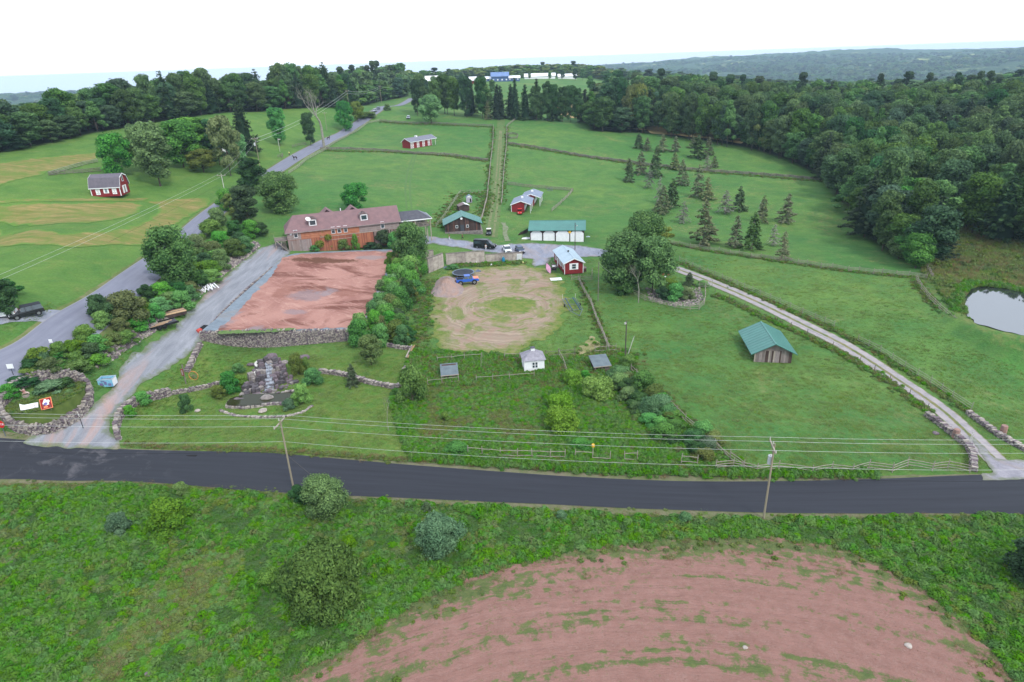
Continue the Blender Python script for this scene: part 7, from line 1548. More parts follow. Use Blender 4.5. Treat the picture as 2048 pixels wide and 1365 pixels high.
def slab_thing(name, label, cat, px, py, sx, sy, z0, z1, rz, m, rot=None):
    p = at(px, py); b = MB(); b.box(-sx/2, sx/2, -sy/2, sy/2, z0, z1, m); o = b.build(name, loc=p, rot=rot or (0, 0, rz)); tag(o, label, cat); return o
bd = slab_thing('white_board', 'white board with dark marks lying on the grass below the red cabin', 'board', 1112, 559, 2.9, 2.0, .02, .1, .1, m_white)
b = MB()
for i in range(5): x = -1.0+i*.45; b.box(x, x+.28, -.5+.2*(i % 3), -.3+.25*(i % 3), .101, .112, m_darkin)
b.build('dark_mark', bd)['kind'] = 'stuff'
o = thing('garden_table', 'white square table left of the red cabin', 'table', at(1108, 538)); b = MB(); b.box(-.45, .45, -.45, .45, .72, .78, m_white); b.build('table_top', o)
for x, y in ((-.4, -.4), (.36, -.4), (.36, .36), (-.4, .36)): b = MB(); b.box(x, x+.05, y, y+.05, 0, .72, m_ins); b.build('leg', o)
o = thing('barbecue', 'black wheeled grill between the pink hull and the red cabin', 'grill', at(1106, 545)); b = MB(); b.box(-.9, .9, -.35, .35, .55, .95, m_black); b.tube([(-.9, 0, .95), (.9, 0, .95)], .33, 8, m_black); b.build('firebox', o)
for x in (-.8, .75): b = MB(); b.box(x, x+.06, -.3, .3, 0, .55, m_dkgrey); b.build('leg', o)
slab_thing('white_sheet', 'upright curved white sheet at the end of the concrete wall', 'sheet', 1038, 521, 1.4, .08, .0, 2.0, .1, m_white, rot=(.25, .05, .1)); slab_thing('blue_tote', 'blue grey tote leaning on the concrete wall', 'tote', 943, 526, 1.5, .7, 0, 1.2, 0, mat('dusty_blue', srgb(112, 130, 162), None, 2, .6))
o = thing('blue_barrel', 'turquoise barrel in the weeds before the concrete wall', 'barrel', at(1007, 524)); b = MB(); b.tube([(0, 0, 0), (0, 0, .3), (0, 0, .75), (0, 0, 1.05)], .42, 12, mat('turquoise_plastic', srgb(30, 128, 168), None, 2, .5)); b.build('drum', o); b = MB(); b.tube([(0, 0, 1.05), (0, 0, 1.4)], .2, 8, mat('teal_cap', srgb(60, 150, 170), None, 2, .5)); b.build('neck', o)
for x, y, lab in ((893, 536, 'blue grey bundle at the foot of the concrete corner'), (902, 535, 'dark bundle beside the blue grey one at the concrete corner'), (956, 543, 'small dark clutter right of the trampoline')):
    tarp(x, y, 1.6, lab, 'bundle', mat('slate_tarp', srgb(104, 116, 136), srgb(64, 72, 88), 2, .7) if x != 902 else m_dkgrey, 'bundle', .5)
for x, y, lab, m_ in ((983, 532, 'white ball in the weeds left of the turquoise barrel', m_white), (1046, 527, 'small yellow cone at the end of the concrete wall', mat('pale_yellow', srgb(226, 220, 150), None, 2)), (953, 527, 'pale bottle standing by the blue grey tote', m_ins)):
    p = at(x, y); b = MB(); b.tube([(0, 0, 0), (0, 0, .25), (0, 0, .5)], .26, 8, m_, r2=.12 if x != 983 else .2); o = b.build('ball' if x == 983 else ('traffic_cone' if x == 1046 else 'bottle'), loc=p); tag(o, lab, o.name.split('.')[0].replace('_', ' '))
# lumber stacks, white boards, covered machine
o = thing('lumber_stack', 'higher stack of orange and tan planks on the bank edge', 'lumber stack', at(350, 633), R(38)); ml = [mat('plank_tan', srgb(206, 176, 138), None, 2), mat('plank_orange', srgb(178, 138, 104), None, 2), m_grey_wood]
for k_ in range(4):
    for i in range(6): b = MB(); b.box(-2.0, 2.0+rnd.uniform(-.2, .2), -1.1+i*.37, -.78+i*.37, .25+k_*.22, .43+k_*.22, ml[(i+k_) % 3] if k_ == 3 else m_brown); b.build('plank', o)
b = MB(); b.box(-1.6, -1.4, -1.2, 1.2, 0, .25, m_darkin); b.box(1.4, 1.6, -1.2, 1.2, 0, .25, m_darkin); b.build('bearer', o)
o = thing('flat_trailer', 'long dark flat trailer with loose planks below the lumber stack', 'trailer', at(322, 655), R(44)); b = MB(); b.box(-3.4, 3.0, -1.2, 1.2, .45, .62, m_dkgrey); b.build('bed', o)
for s in (-1, 1): b = MB(); b.box(-3.4, 3.0, s*1.25-.06, s*1.25+.06, .45, .85, m_black); b.build('side_rail', o); 
for x in (-.6, .3):
    for s in (-1, 1): b = MB(); b.cyl((x, s*1.45, .36), .36, .22, 'y', 12, m_tyre); b.build('wheel', o)
for i in range(7): b = MB(); b.box(-2.6+.3*i, .4+.32*i, -.9+i*.24, -.68+i*.24, .63+.0*i, .72, ml[i % 3]); b.build('plank', o)
b = MB(); b.tube([(-3.4, -.8, .5), (-4.6, 0, .45), (-3.4, .8, .5)], .06, 5, m_dkgrey); b.build('drawbar', o)
o = thing('white_board_heap', 'heap of jumbled white boards and posts beside the driveway', 'board heap', at(405, 582), R(44)); r5 = random.Random(5)
for i in range(22):
    L = r5.uniform(1.4, 2.8); x = -3.3+i*.3+r5.uniform(-.2, .2); a0 = R(r5.uniform(50, 105)); b = MB(); b.box(-L/2, L/2, -.11, .11, -.04, .04, m_white); b.build('board', o, loc=(x, r5.uniform(-.4, .4), .25+r5.uniform(0, .35)), rot=(r5.uniform(-.3, .3), -r5.uniform(0, .55), a0))
o = thing('door_leaves', 'single long white panel lying below the white board heap', 'panel', at(385, 597), R(46)); b = MB()
b.box(-1.6, 1.6, -.4, .02, 0, .14, m_white); b.box(-1.6, 1.6, .06, .42, 0, .12, m_white); b.build('leaf', o)
o = thing('covered_machine', 'red nosed machine under a black cover on the driveway edge', 'machine', at(407, 664), R(50)); b = MB(); b.prism([(-.3, .3), (-.2, .9), (.6, 1.15), (1.6, .8), (1.7, .3)], 'y', -.55, .55, m_black); b.build('cover', o); b = MB(); b.prism([(-1.2, .3), (-1.1, .7), (-.32, .85), (-.32, .3)], 'y', -.5, .5, mat('faded_red', srgb(204, 82, 70), None, 2, .5)); b.build('nose', o)
for x in (-.8, 1.2):
    for s in (-1, 1): b = MB(); b.cyl((x, s*.5, .28), .28, .18, 'y', 10, m_tyre); b.build('wheel', o)
# painted skip, signs, statue, wheel
o = thing('painted_skip', 'pale blue painted box with an open top beside the driveway', 'skip', at(217, 770), R(4)); m_pb = mat('mural_blue', srgb(140, 196, 210), srgb(96, 150, 190), 1.2, .6); m_pb2 = mat('mural_teal', srgb(70, 130, 150), srgb(120, 100, 150), 2, .6)
for q in ((-1.15, 1.15, -.75, -.68), (-1.15, 1.15, .68, .75), (-1.15, -1.08, -.68, .68), (1.08, 1.15, -.68, .68)): b = MB(); b.box(*q, 0, 1.25, m_pb if q[0] < 1 else m_white); b.build('side_panel', o)
b = MB(); b.box(-1.07, 1.07, -.67, .67, .5, .9, m_blueg); b.build('load', o)
for x0_, x1_, z0_, z1_ in ((-.9, -.3, .2, .7), (-.2, .25, .35, .95), (.4, .9, .15, .6), (-.6, .0, .85, 1.1)): b = MB(); b.box(x0_, x1_, -.765, -.752, z0_, z1_, m_pb2); b.build('mural_patch', o)
b = MB(); b.box(-1.2, 1.2, -.8, .8, 1.25, 1.31, m_ltblue); 
for q in ((-1.2, 1.2, -.8, -.7), (-1.2, 1.2, .7, .8), (-1.2, -1.1, -.7, .7), (1.1, 1.2, -.7, .7)): pass
b = MB(); b.box(-1.2, 1.2, -.81, -.66, 1.25, 1.32, m_ltblue); b.box(-1.2, 1.2, .66, .81, 1.25, 1.32, m_ltblue); b.box(-1.2, -1.06, -.66, .66, 1.25, 1.32, m_ltblue); b.box(1.06, 1.2, -.66, .66, 1.25, 1.32, m_ltblue); b.build('rim', o)
def island(px, py): return on_plane(px, py, zi)
o = thing('red_sign', 'tilted square red sign with orange edge and pale figure on the island', 'sign', island(95, 820), R(8)); o.scale = (.66,)*3; mo = mat('sign_orange', srgb(232, 140, 96), None, 3, .5); mr = mat('sign_red', srgb(150, 26, 26), None, 3, .5)
Q = Matrix.Rotation(R(-28), 4, 'X') @ Matrix.Rotation(R(-9), 4, 'Y')
def sgn(b, polys, y0, y1, m): b.prism(polys, 'y', y0, y1, m)
b = MB(); b.box(-1.25, 1.25, -.04, .04, .2, 2.7, mo); x = b.build('board', o); x.matrix_local = Q; b = MB(); b.box(-1.1, 1.1, -.055, -.041, .35, 2.55, mr); x = b.build('red_face', o); x.matrix_local = Q
b = MB(); b.prism([(-.75, 1.5), (-.5, 1.95), (-.35, 2.2), (-.25, 2.45), (.05, 2.45), (.2, 2.2), (.75, 2.15), (.9, 1.75), (.6, 1.55), (.6, 1.1), (-.1, 1.0), (-.3, 1.2)], 'y', -.075, -.056, m_white); x = b.build('pale_figure', o); x.matrix_local = Q
b = MB(); b.prism([(-.45, 1.1), (-.45, 1.6), (.1, 1.75), (.35, 1.4), (.1, 1.1)], 'y', -.09, -.076, mat('sign_violet', srgb(120, 110, 170), None, 3)); b.prism([(-.7, .5), (-.6, .95), (.2, .85), (.3, .5)], 'y', -.075, -.056, mo); x = b.build('figure_detail', o); x.matrix_local = Q
for s in (-.7, .7): b = MB(); b.tube([(s, .15, -.2), (s, .25, 1.4)], .06, 5, m_raild); b.build('prop', o)
o = thing('white_banner', 'white curled banner board with faint lettering left of the red sign', 'banner', island(60, 820), R(10)); o.scale = (.64,)*3; b = MB(); n = 9
pts_ = [(-1.75+3.4*i/(n-1), -.35*math.cos(i/(n-1)*3.0)) for i in range(n)]; b.add([(x, y+.0, .25) for x, y in pts_]+[(x-.1*(i == 0), y+.55, 1.25+(.45 if i == 0 else (.12 if i == 1 else 0))) for i, (x, y) in enumerate(pts_)]+[(x, y+.06, .22) for x, y in pts_]+[(x-.1*(i == 0), y+.61, 1.22+(.45 if i == 0 else (.12 if i == 1 else 0))) for i, (x, y) in enumerate(pts_)],
 [(i, i+1, n+i+1, n+i) for i in range(n-1)]+[(2*n+i+1, 2*n+i, 3*n+i, 3*n+i+1) for i in range(n-1)]+[(i, 2*n+i, 2*n+i+1, i+1) for i in range(n-1)]+[(n+i, n+i+1, 3*n+i+1, 3*n+i) for i in range(n-1)]+[(0, n, 3*n, 2*n), (n-1, 3*n-1, 4*n-1, 2*n-1)], m_white); b.build('board', o)
for s in (-1.0, 1.0): b = MB(); b.tube([(s, .5, -.2), (s, .4, .9)], .05, 5, m_raild); b.build('prop', o)
o = thing('garden_statue', 'small red and white rider statue on a pale pedestal on the island', 'statue', island(53, 796), R(10)); b = MB(); b.tube([(0, 0, 0), (0, 0, .5)], .5, 10, m_conc); b.build('pedestal', o)
skinned('figure', [(0, 0, .8), (0, 0, 1.25), (.05, 0, 1.55), (-.4, 0, 1.3), (-.55, 0, 1.5), (.45, 0, .9), (.6, 0, .6), (-.35, 0, .75), (-.4, 0, .55)], [(0, 1), (1, 2), (1, 3), (3, 4), (0, 5), (5, 6), (0, 7), (7, 8)], [.22, .2, .12, .12, .1, .16, .08, .12, .06], mat('statue_red_white', srgb(150, 84, 76), srgb(210, 200, 190), 1.2, .7), o)
for i, (x, y, w_, h_, lab) in enumerate([(27, 752, .95, .75, 'white square road sign beside the old road'), (84, 862, 1.2, .7, 'small white sign low on the island wall'), (107, 700, .5, .6, 'little white notice among the bank bushes')]):
    p = at(x, y); o = thing('small_sign', lab, 'sign', p, R(5)); b = MB(); b.tube([(0, .05, -.2), (0, .05, 1.4)], .04, 5, m_darkin); b.build('post', o); b = MB(); z0 = 1.25 if i != 1 else .35; b.box(-w_/2, w_/2, -.03, .02, z0, z0+h_, m_white); b.build('plate', o)
o = thing('stop_sign', 'red octagonal stop sign at the left edge by the black road', 'road sign', at(11, 874), R(-8)); b = MB(); b.tube([(0, .06, -.3), (0, .06, 2.0)], .045, 6, m_galv); b.build('post', o)
b = MB(); b.prism([(math.cos(R(22.5+45*i))*.62, 2.1+math.sin(R(22.5+45*i))*.62) for i in range(8)], 'y', -.03, .02, mat('stop_red', srgb(206, 38, 42), None, 3, .4)); x = b.build('plate', o)
tc_ = bpy.data.curves.new('stop_text', 'FONT'); tc_.body = 'STOP'; tc_.size = .46; tc_.align_x = 'CENTER'; tc_.align_y = 'CENTER'; tc_.extrude = .004; to = bpy.data.objects.new('stop_text', tc_); COL.objects.link(to); dg = bpy.context.evaluated_depsgraph_get(); tm_ = bpy.data.meshes.new_from_object(to.evaluated_get(dg)); bpy.data.objects.remove(to); tm_.materials.clear(); tm_.materials.append(m_white); link('lettering', tm_, o, loc=(0, -.036, 2.1), rot=(math.pi/2, 0, 0))
o = thing('wagon_wheel', 'orange rimmed wagon wheel standing on the lawn', 'wagon wheel', at(389, 760), R(-5)); b = MB(); rr_ = .85
for i in range(20): a0, a1 = i*.31416, (i+1)*.31416; b.tube([(math.cos(a0)*rr_, 0, rr_+math.sin(a0)*rr_), (math.cos(a1)*rr_, 0, rr_+math.sin(a1)*rr_)], .06, 5, mat('orange_paint', srgb(222, 128, 48), srgb(180, 150, 110), 1, .6), caps=False)
b.build('rim', o)
for i in range(8): a0 = i*.7854; b = MB(); b.tube([(0, 0, rr_), (math.cos(a0)*rr_, 0, rr_+math.sin(a0)*rr_)], .03, 4, m_grey_wood); b.build('spoke', o)
o = thing('red_post_sign', 'small dark red sign board hung on the leaning timber post', 'sign', at(372, 768)+Vector((-.05, -.15, 1.7)), 0); b = MB(); b.box(-.22, .22, -.06, 0, 0, 1.3, mat('barn_red_sign', srgb(136, 60, 56), None, 2)); b.build('board', o); b = MB(); b.box(-.12, .12, -.075, -.061, .15, 1.1, m_silver); b.build('lettering_panel', o)
p = at(167, 858); b = MB(); b.tube([(0, 0, 0), (0, 0, 2.1)], .05, 5, m_black); b.tube([(0, 0, 2.1), (-.1, 0, 3.1)], .05, 5, m_ins); o = b.build('marker_pole', loc=p); tag(o, 'black and white marker pole leaning on the island wall', 'pole')
# water garden
WGp = [(452, 810), (460, 797), (490, 789), (540, 787), (585, 783), (600, 788), (602, 800), (585, 808), (545, 806), (520, 809), (490, 812)]
pz = max(at(*q).z for q in WGp)+.05; WG = [on_plane(a, b_, pz) for a, b_ in WGp]
zone('garden_pond', WG, M_WATER2, off=0, cell=.3, amp=.12, freq=1.5, zfun=lambda x, y: np.full_like(x, pz))
stones_along('pond_kerb', 'rough stone kerb holding the garden pond below the waterfall', [Vector((p.x, p.y, p.z)) for p in WG], .55, .55, .45, closed=True)
def boulder(px, py, s, label, m=M_ST3, name='boulder', dz=0, sq=.6, base=None):
    p = (base or at(px, py)); bm = bmesh.new(); bmesh.ops.create_icosphere(bm, subdivisions=2, radius=s); r6 = random.Random(int(px*3+py))
    ph = [r6.uniform(0, 6) for _ in range(3)]
    for v in bm.verts: k_ = 1+.16*math.sin(v.co.x*2.3/s+ph[0])+.14*math.sin(v.co.y*2.9/s+ph[1])+.1*r6.uniform(-1, 1); v.co = Vector((v.co.x*k_*1.15, v.co.y*k_*.9, v.co.z*k_*sq))
    me_ = bpy.data.meshes.new(name); bm.to_mesh(me_); bm.free(); me_.materials.append(m); o = link(name, me_, loc=p+Vector((0, 0, s*sq*.5+dz))); tag(o, label, 'boulder'); return o
boulder(542, 722, 1.0, 'dark cube-like boulder crowning the stone waterfall', M_ST3, dz=.3, sq=.85); boulder(608, 717, .95, 'purple grey boulder alone on the upper lawn'); boulder(570, 727, .7, 'grey boulder behind the right of the waterfall', m_stone); boulder(503, 731, .6, 'small boulder behind the left of the waterfall'); boulder(536, 800, 1.0, 'rounded boulder standing in the middle of the garden pond', m_stone); boulder(479, 803, 1.0, 'dark flat boulder at the left of the garden pond', M_ST3, sq=.45); boulder(527, 823, .7, 'flat pale boulder in front of the garden pond', M_ST2, sq=.4)
boulder(396, 823, .45, 'small pale boulder on the front lawn near the dark bush', M_ST2, sq=.5); boulder(1872, 868, .45, 'lone dark rock on the grass near the farm lane wall', M_ST3); boulder(1817, 1294, .35, 'largest pinkish stone lying in the ploughed field', M_ST2, sq=.5); boulder(1491, 1296, .25, 'pale stone left of centre in the ploughed field', M_ST2, sq=.5); boulder(994, 1036, .35, 'white rock on the verge south of the black road', m_white, sq=.5); boulder(300, 1352, .55, 'grey purple rock in the bright weeds at the bottom', M_ST3, sq=.5); boulder(208, 728, .6, 'flat pale slab rock at the foot of the rubble bank', M_ST2, sq=.25)
wf = thing('stone_waterfall', 'terraced heap of flat stones with white water run falling to the garden pond', 'rock waterfall', at(540, 784)); base = at(540, 786); back = at(540, 735); dv = (back-base); dv.z = 0; Lw = dv.length; dv.normalize(); sv = Vector((dv.y, -dv.x, 0)); hw = hgt(base, 758)
r7 = random.Random(12); m_dkst = mat('dark_wet_stone', srgb(96, 90, 92), srgb(64, 60, 64), 2.2, .7, obj=False, bump=.3)
for row_ in range(11):
    t = row_/10; z = .2+t*2.5; half = 5.2*(1-.55*t)*r7.uniform(.85, 1.1); k_ = int(half*2/.95)+1
    for i in range(k_):
        x = -half+(i+.5)*2*half/k_+r7.uniform(-.3, .3); y = Lw*t*.85+r7.uniform(-.35, .35); s = r7.uniform(.45, 1.15); q = dv*y+sv*x; a_ = r7.uniform(-.6, .6); e1 = sv*math.cos(a_)+dv*math.sin(a_); e2 = dv*math.cos(a_)-sv*math.sin(a_); zt_ = z*(1-.32*(abs(x)/half)**2)+r7.uniform(-.2, .35)
        if abs(x) < .75 and .15 < t < .95: zt_ -= .35
        bm_ = MB(); P8 = []
        for (u, v, w) in ((-1, -1, 0), (1, -1, 0), (1, 1, 0), (-1, 1, 0), (-.85, -.85, 1), (.85, -.85, 1), (.85, .85, 1), (-.85, .85, 1)):
            e = e1*(u*s*.6*r7.uniform(.75, 1.1))+e2*(v*s*.5*r7.uniform(.75, 1.1)); P8.append((q.x+e.x, q.y+e.y, (zt_-1.4 if w == 0 else zt_+r7.uniform(-.08, .12))))
        bm_.hexa(P8, r7.choice([m_stone, M_ST3, M_ST3, m_dkst, m_dkst])); bm_.build('stone', wf)
m_wet = mat('wet_slab', srgb(150, 156, 164), srgb(84, 84, 90), 1.6, .2, .7, stretch=(2.5, 1, 1))
for i in range(9):
    t = .06+.1*i; q = dv*(Lw*.85*t-.15)+sv*r7.uniform(-.15, .15); z = .2+t*2.5-.12; w_ = .75-.35*t+r7.uniform(-.1, .2); b = MB()
    b.hexa([tuple(q+sv*(u*w_)+dv*(v*.42)+Vector((0, 0, z-.4+.0*w))) if w == 0 else tuple(q+sv*(u*w_*r7.uniform(.8, 1))+dv*(v*.4)+Vector((0, 0, z+.10*(v > 0)))) for (u, v, w) in ((-1, -1, 0), (1, -1, 0), (1, 1, 0), (-1, 1, 0), (-1, -1, 1), (1, -1, 1), (1, 1, 1), (-1, 1, 1))], m_wet); b.build('wet_slab', wf)
for i, (x, y) in enumerate(((523, 745), (521, 757))):
    p = at(x, y); wm = thing('millstone', ['upper pale millstone lying on the left of the waterfall', 'lower pale millstone lying on the left of the waterfall'][i], 'millstone', p+Vector((0, 0, 1.7-.5*i)), .3); wm.rotation_euler = (.35, .1, .4); b = MB(); n = 18; R0 = .95
    for k_ in range(n):
        a0, a1 = k_*2*math.pi/n, (k_+1)*2*math.pi/n; b.hexa([(math.cos(a)*r, math.sin(a)*r, z) for z in (-.1, .12) for a, r in ((a0, .55), (a0, R0), (a1, R0), (a1, .55))], m_ins)
    b.build('rim', wm); b = MB()
    for k_ in range(6): a0 = k_*1.047; b.tube([(0, 0, 0), (math.cos(a0)*.6, math.sin(a0)*.6, 0)], .1, 4, m_ins)
    b.build('spokes', wm); b = MB(); b.cyl((0, 0, -.06), .56, .04, 'z', 14, m_darkin); b.build('centre', wm)
b = MB(); p = at(1186, 907); b.tube([(0, 0, 1.1), (0, 0, 1.5)], .22, 8, mat('yellow_pot', srgb(226, 176, 60), None, 2, .5)); b.tube([(0, 0, -.1), (0, 0, 1.1)], .05, 5, m_rail); o = b.build('yellow_pot', loc=p); tag(o, 'yellow pot on a post in the front rail fence', 'pot')
slab_thing('drain_grate', 'small dark patch on the black road surface', 'grate', 383, 913, 1.6, .35, .09, .105, -.04, m_darkin)
p = at(818, 712); o = thing('plank_ramp', 'pair of long timber planks beside the corner of the lawn wall', 'planks', p, R(86)); 
for k_ in (0, 1): b = MB(); b.box(-1.5, 4.4, -.35+.42*k_, 0+.36*k_, .25+.1*k_, .38+.1*k_, m_lite_wood if k_ else mat('tan_plank', srgb(176, 140, 110), None, 1)); b.build('plank', o)
o = thing('round_bale_feeder', 'round grey metal hay feeder behind the red stables', 'feeder', at(1100, 382)); b = MB()
for i in range(16): a0, a1 = i*.3927, (i+1)*.3927; [b.tube([(math.cos(a0)*1.2, math.sin(a0)*1.2, z), (math.cos(a1)*1.2, math.sin(a1)*1.2, z)], .06, 4, m_galv, caps=False) for z in (.15, .9)]
b.build('rings', o)
o = thing('flag_pole', 'white pole with a white lamp beside the far road house', 'pole', at(560, 304)); b = MB(); b.tube([(0, 0, 0), (0, 0, hgt(at(560, 304), 277))], .09, 6, m_ins); b.build('pole', o); b = MB(); b.box(.05, 1.1, -.1, .1, hgt(at(560, 304), 277)-.7, hgt(at(560, 304), 277)-.3, m_ins); b.build('lamp_arm', o)
# ------------------------------------------------------------------ weeds and grass
def clump(name, seed, n, rad, h, leaf, m, aspect=2.2, up=.9, blade=False):
    rs = np.random.RandomState(seed); r = rad*np.sqrt(rs.rand(n)); a = rs.rand(n)*6.283
    if blade:
        C = np.column_stack([r*np.cos(a), r*np.sin(a), np.zeros(n)]); lean = np.column_stack([np.cos(a), np.sin(a), np.zeros(n)])*(.25+.5*rs.rand(n, 1)); UP = lean+np.array([0, 0, 1.0]); UP /= np.linalg.norm(UP, axis=1, keepdims=True)
        side = np.cross(UP, rs.normal(size=(n, 3))); side /= np.linalg.norm(side, axis=1, keepdims=True); L_ = h*(.5+.6*rs.rand(n, 1)); P3 = np.stack([C-side*leaf/2, C+side*leaf/2, C+UP*L_], 1).reshape(-1, 3)
        me = bpy.data.meshes.new(name); me.from_pydata(P3.tolist(), [], [(3*i, 3*i+1, 3*i+2) for i in range(n)])
        rv = np.repeat(rs.rand(n), 3); tv = np.tile([0, 0, 1.0], n)
        for nm, v in (('rnd', rv), ('tip', tv)): q = me.attributes.new(nm, 'FLOAT', 'POINT'); q.data.foreach_set('value', v.astype(np.float32))
        me.materials.append(m); me.update(); return me
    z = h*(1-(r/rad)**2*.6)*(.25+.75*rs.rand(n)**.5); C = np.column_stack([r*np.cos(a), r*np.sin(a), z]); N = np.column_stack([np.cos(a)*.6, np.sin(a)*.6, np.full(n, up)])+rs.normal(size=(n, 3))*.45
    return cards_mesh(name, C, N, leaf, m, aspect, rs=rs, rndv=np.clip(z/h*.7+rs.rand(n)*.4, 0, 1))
L_WEED3 = m_leaf('weed_bright', srgb(60, 102, 34), srgb(98, 144, 54), .03, vr=.14); L_WEED4 = m_leaf('weed_low', srgb(48, 82, 34), srgb(84, 120, 54), .03, vr=.16)
WP = [clump('weed_a', 1, 80, .55, .75, .17, L_WEED), clump('weed_b', 2, 90, .6, 1.0, .16, L_WEED, 3), clump('weed_c', 3, 70, .5, .6, .16, L_WEED2, 2.4), clump('weed_d', 4, 90, .5, .9, .13, L_WEED3, 2.5),
      clump('straw_e', 5, 70, .45, .75, .045, L_STRAW, blade=True), clump('blade_f', 6, 80, .45, .6, .05, L_GRASS, blade=True), clump('blade_g', 7, 60, .4, .32, .05, L_GRASS, blade=True), clump('weed_h', 8, 60, .5, .3, .14, L_WEED4, 2)]
rs = np.random.RandomState(5)
def fill(n, polys, excl, dens=None, box=None):
    pt = [p for po in polys for p in po]; x0, x1 = min(p.x for p in pt), max(p.x for p in pt); y0, y1 = min(p.y for p in pt), max(p.y for p in pt)
    if box: x0, x1, y0, y1 = max(x0, box[0]), min(x1, box[1]), max(y0, box[2]), min(y1, box[3])
    X = rs.uniform(x0, x1, n); Y = rs.uniform(y0, y1, n); a = np.arctan2(X, Y); k = (np.abs(a) < .98); X, Y = X[k], Y[k]
    k = np.zeros(len(X), bool)
    for po in polys: k |= sdf(X, Y, po) > 0
    for po, m_ in excl: k &= sdf(X, Y, po) < -m_
    X, Y = X[k], Y[k]
    if dens is not None: k = rs.rand(len(X)) < dens(X, Y); X, Y = X[k], Y[k]
    return X, Y
ROADP = [at(*q) for q in edge_n]+[at(*q) for q in edge_s][::-1]
OLDP = (lambda l: [Vector((p.x, p.y, 0)) for p in l])([*[p+Vector((-(q.y), q.x)).normalized()*3.6 for p, q in zip(smooth(OLDC, 3), [b_-a_ for a_, b_ in zip(smooth(OLDC, 3), smooth(OLDC, 3)[1:])])], *[p-Vector((-(q.y), q.x)).normalized()*3.6 for p, q in list(zip(smooth(OLDC, 3), [b_-a_ for a_, b_ in zip(smooth(OLDC, 3), smooth(OLDC, 3)[1:])]))[::-1]]])
def place(name, X, Y, pick, s0, s1, hs=1.0, zo=-.04):
    Z = H(X, Y); scatter(name, [(x, y, z+zo, pick(x, y), rs.rand()*6.28, (q := rs.uniform(s0, s1)), q*rs.uniform(.8, 1.3)*hs) for x, y, z in zip(X, Y, Z)], WP)
nz = lambda x, y, f, sd: float(fnoise(np.array([x]), np.array([y]), f, sd)[0])
# foreground meadow
X, Y = fill(62000, [FORE], [(FIELD, .0), (ROADP, 1.3)], box=(-78, 80, 26, 86))
q0, q1 = at(440, 1120), at(215, 1340); tt = np.clip(((X-q0.x)*(q1.x-q0.x)+(Y-q0.y)*(q1.y-q0.y))/((q1.x-q0.x)**2+(q1.y-q0.y)**2), 0, 1); bd = np.hypot(X-q0.x-tt*(q1.x-q0.x), Y-q0.y-tt*(q1.y-q0.y)); F1 = np.maximum(fnoise(X, Y, .13, 31), -.2+.25*fnoise(X, Y, .5, 30))-np.clip(1.5-bd/2.8, 0, 1)*.55; F2 = fnoise(X, Y, .35, 32); nn = dict()
def pk(i):
    f, g = F1[i], F2[i]; u = rs.rand()
    if f < -.62: return 4 if u < .4 else (5 if u < .7 else 2)
    if f < -.25: return [2, 7, 2, 5, 0][int(u*5)]
    if f > .45: return [3, 1, 0, 3, 1][int(u*5)] if g > -.1 else [1, 0][int(u*2)]
    return [0, 1, 0, 7, 2][int(u*5)] if g > -.3 else 7
Z = H(X, Y); scatter('foreground_weeds', [(X[i], Y[i], Z[i]-.05, pk(i), rs.rand()*6.28, (q := rs.uniform(.55, 1.15)), q*rs.uniform(.6, 1.1)*(.55 if F1[i] < -.3 else 1.0)*(.8+.25*F2[i])) for i in range(len(X))], WP)
# fringe of the ploughed field and green patches on it
X, Y = fill(60000, [FIELD], [], box=(-30, 48, 22, 80)); Rr_ = np.hypot((X-9)*.72, Y-18); an = np.arctan2((X-9)*.72, Y-18)
pm_ = fnoise(Rr_, an*9, .9, 41)+.5*fnoise(X, Y, .5, 42)+.12*rs.normal(size=len(X)); k = pm_ > .6; X, Y = X[k], Y[k]
place('field_weeds', X, Y, lambda x, y: 7 if rs.rand() < .75 else 6, .25, .65, .6)
X, Y = fill(26000, [FIELD], [], box=(-30, 48, 22, 80)); e_ = sdf(X, Y, FIELD); k = rs.rand(len(X)) < np.exp(-e_/1.1)*.9; X, Y = X[k], Y[k]; place('field_edge_grass', X, Y, lambda x, y: [5, 6, 4, 2, 6][rs.randint(5)], .4, .9, .8)
# clods and small stones on the ploughed soil: far too many to count
rubble('field_clods', FIELD[:17]+[Vector((26, 34, 0)), Vector((-14, 34, 0))], 5200, .08, .24, 9)
for o in bpy.data.objects:
    if o.name == 'field_clods': o.data.materials.clear(); [o.data.materials.append(m_) for m_ in (mat('soil_clod', srgb(150, 116, 104), srgb(116, 88, 78), 2, .95, .1, obj=False), mat('soil_clod_dark', srgb(120, 90, 80), srgb(96, 72, 64), 2, .95, .1, obj=False), mat('pale_stone', srgb(196, 170, 160), srgb(168, 146, 136), 2, .9, obj=False))]; o.location.z += .06
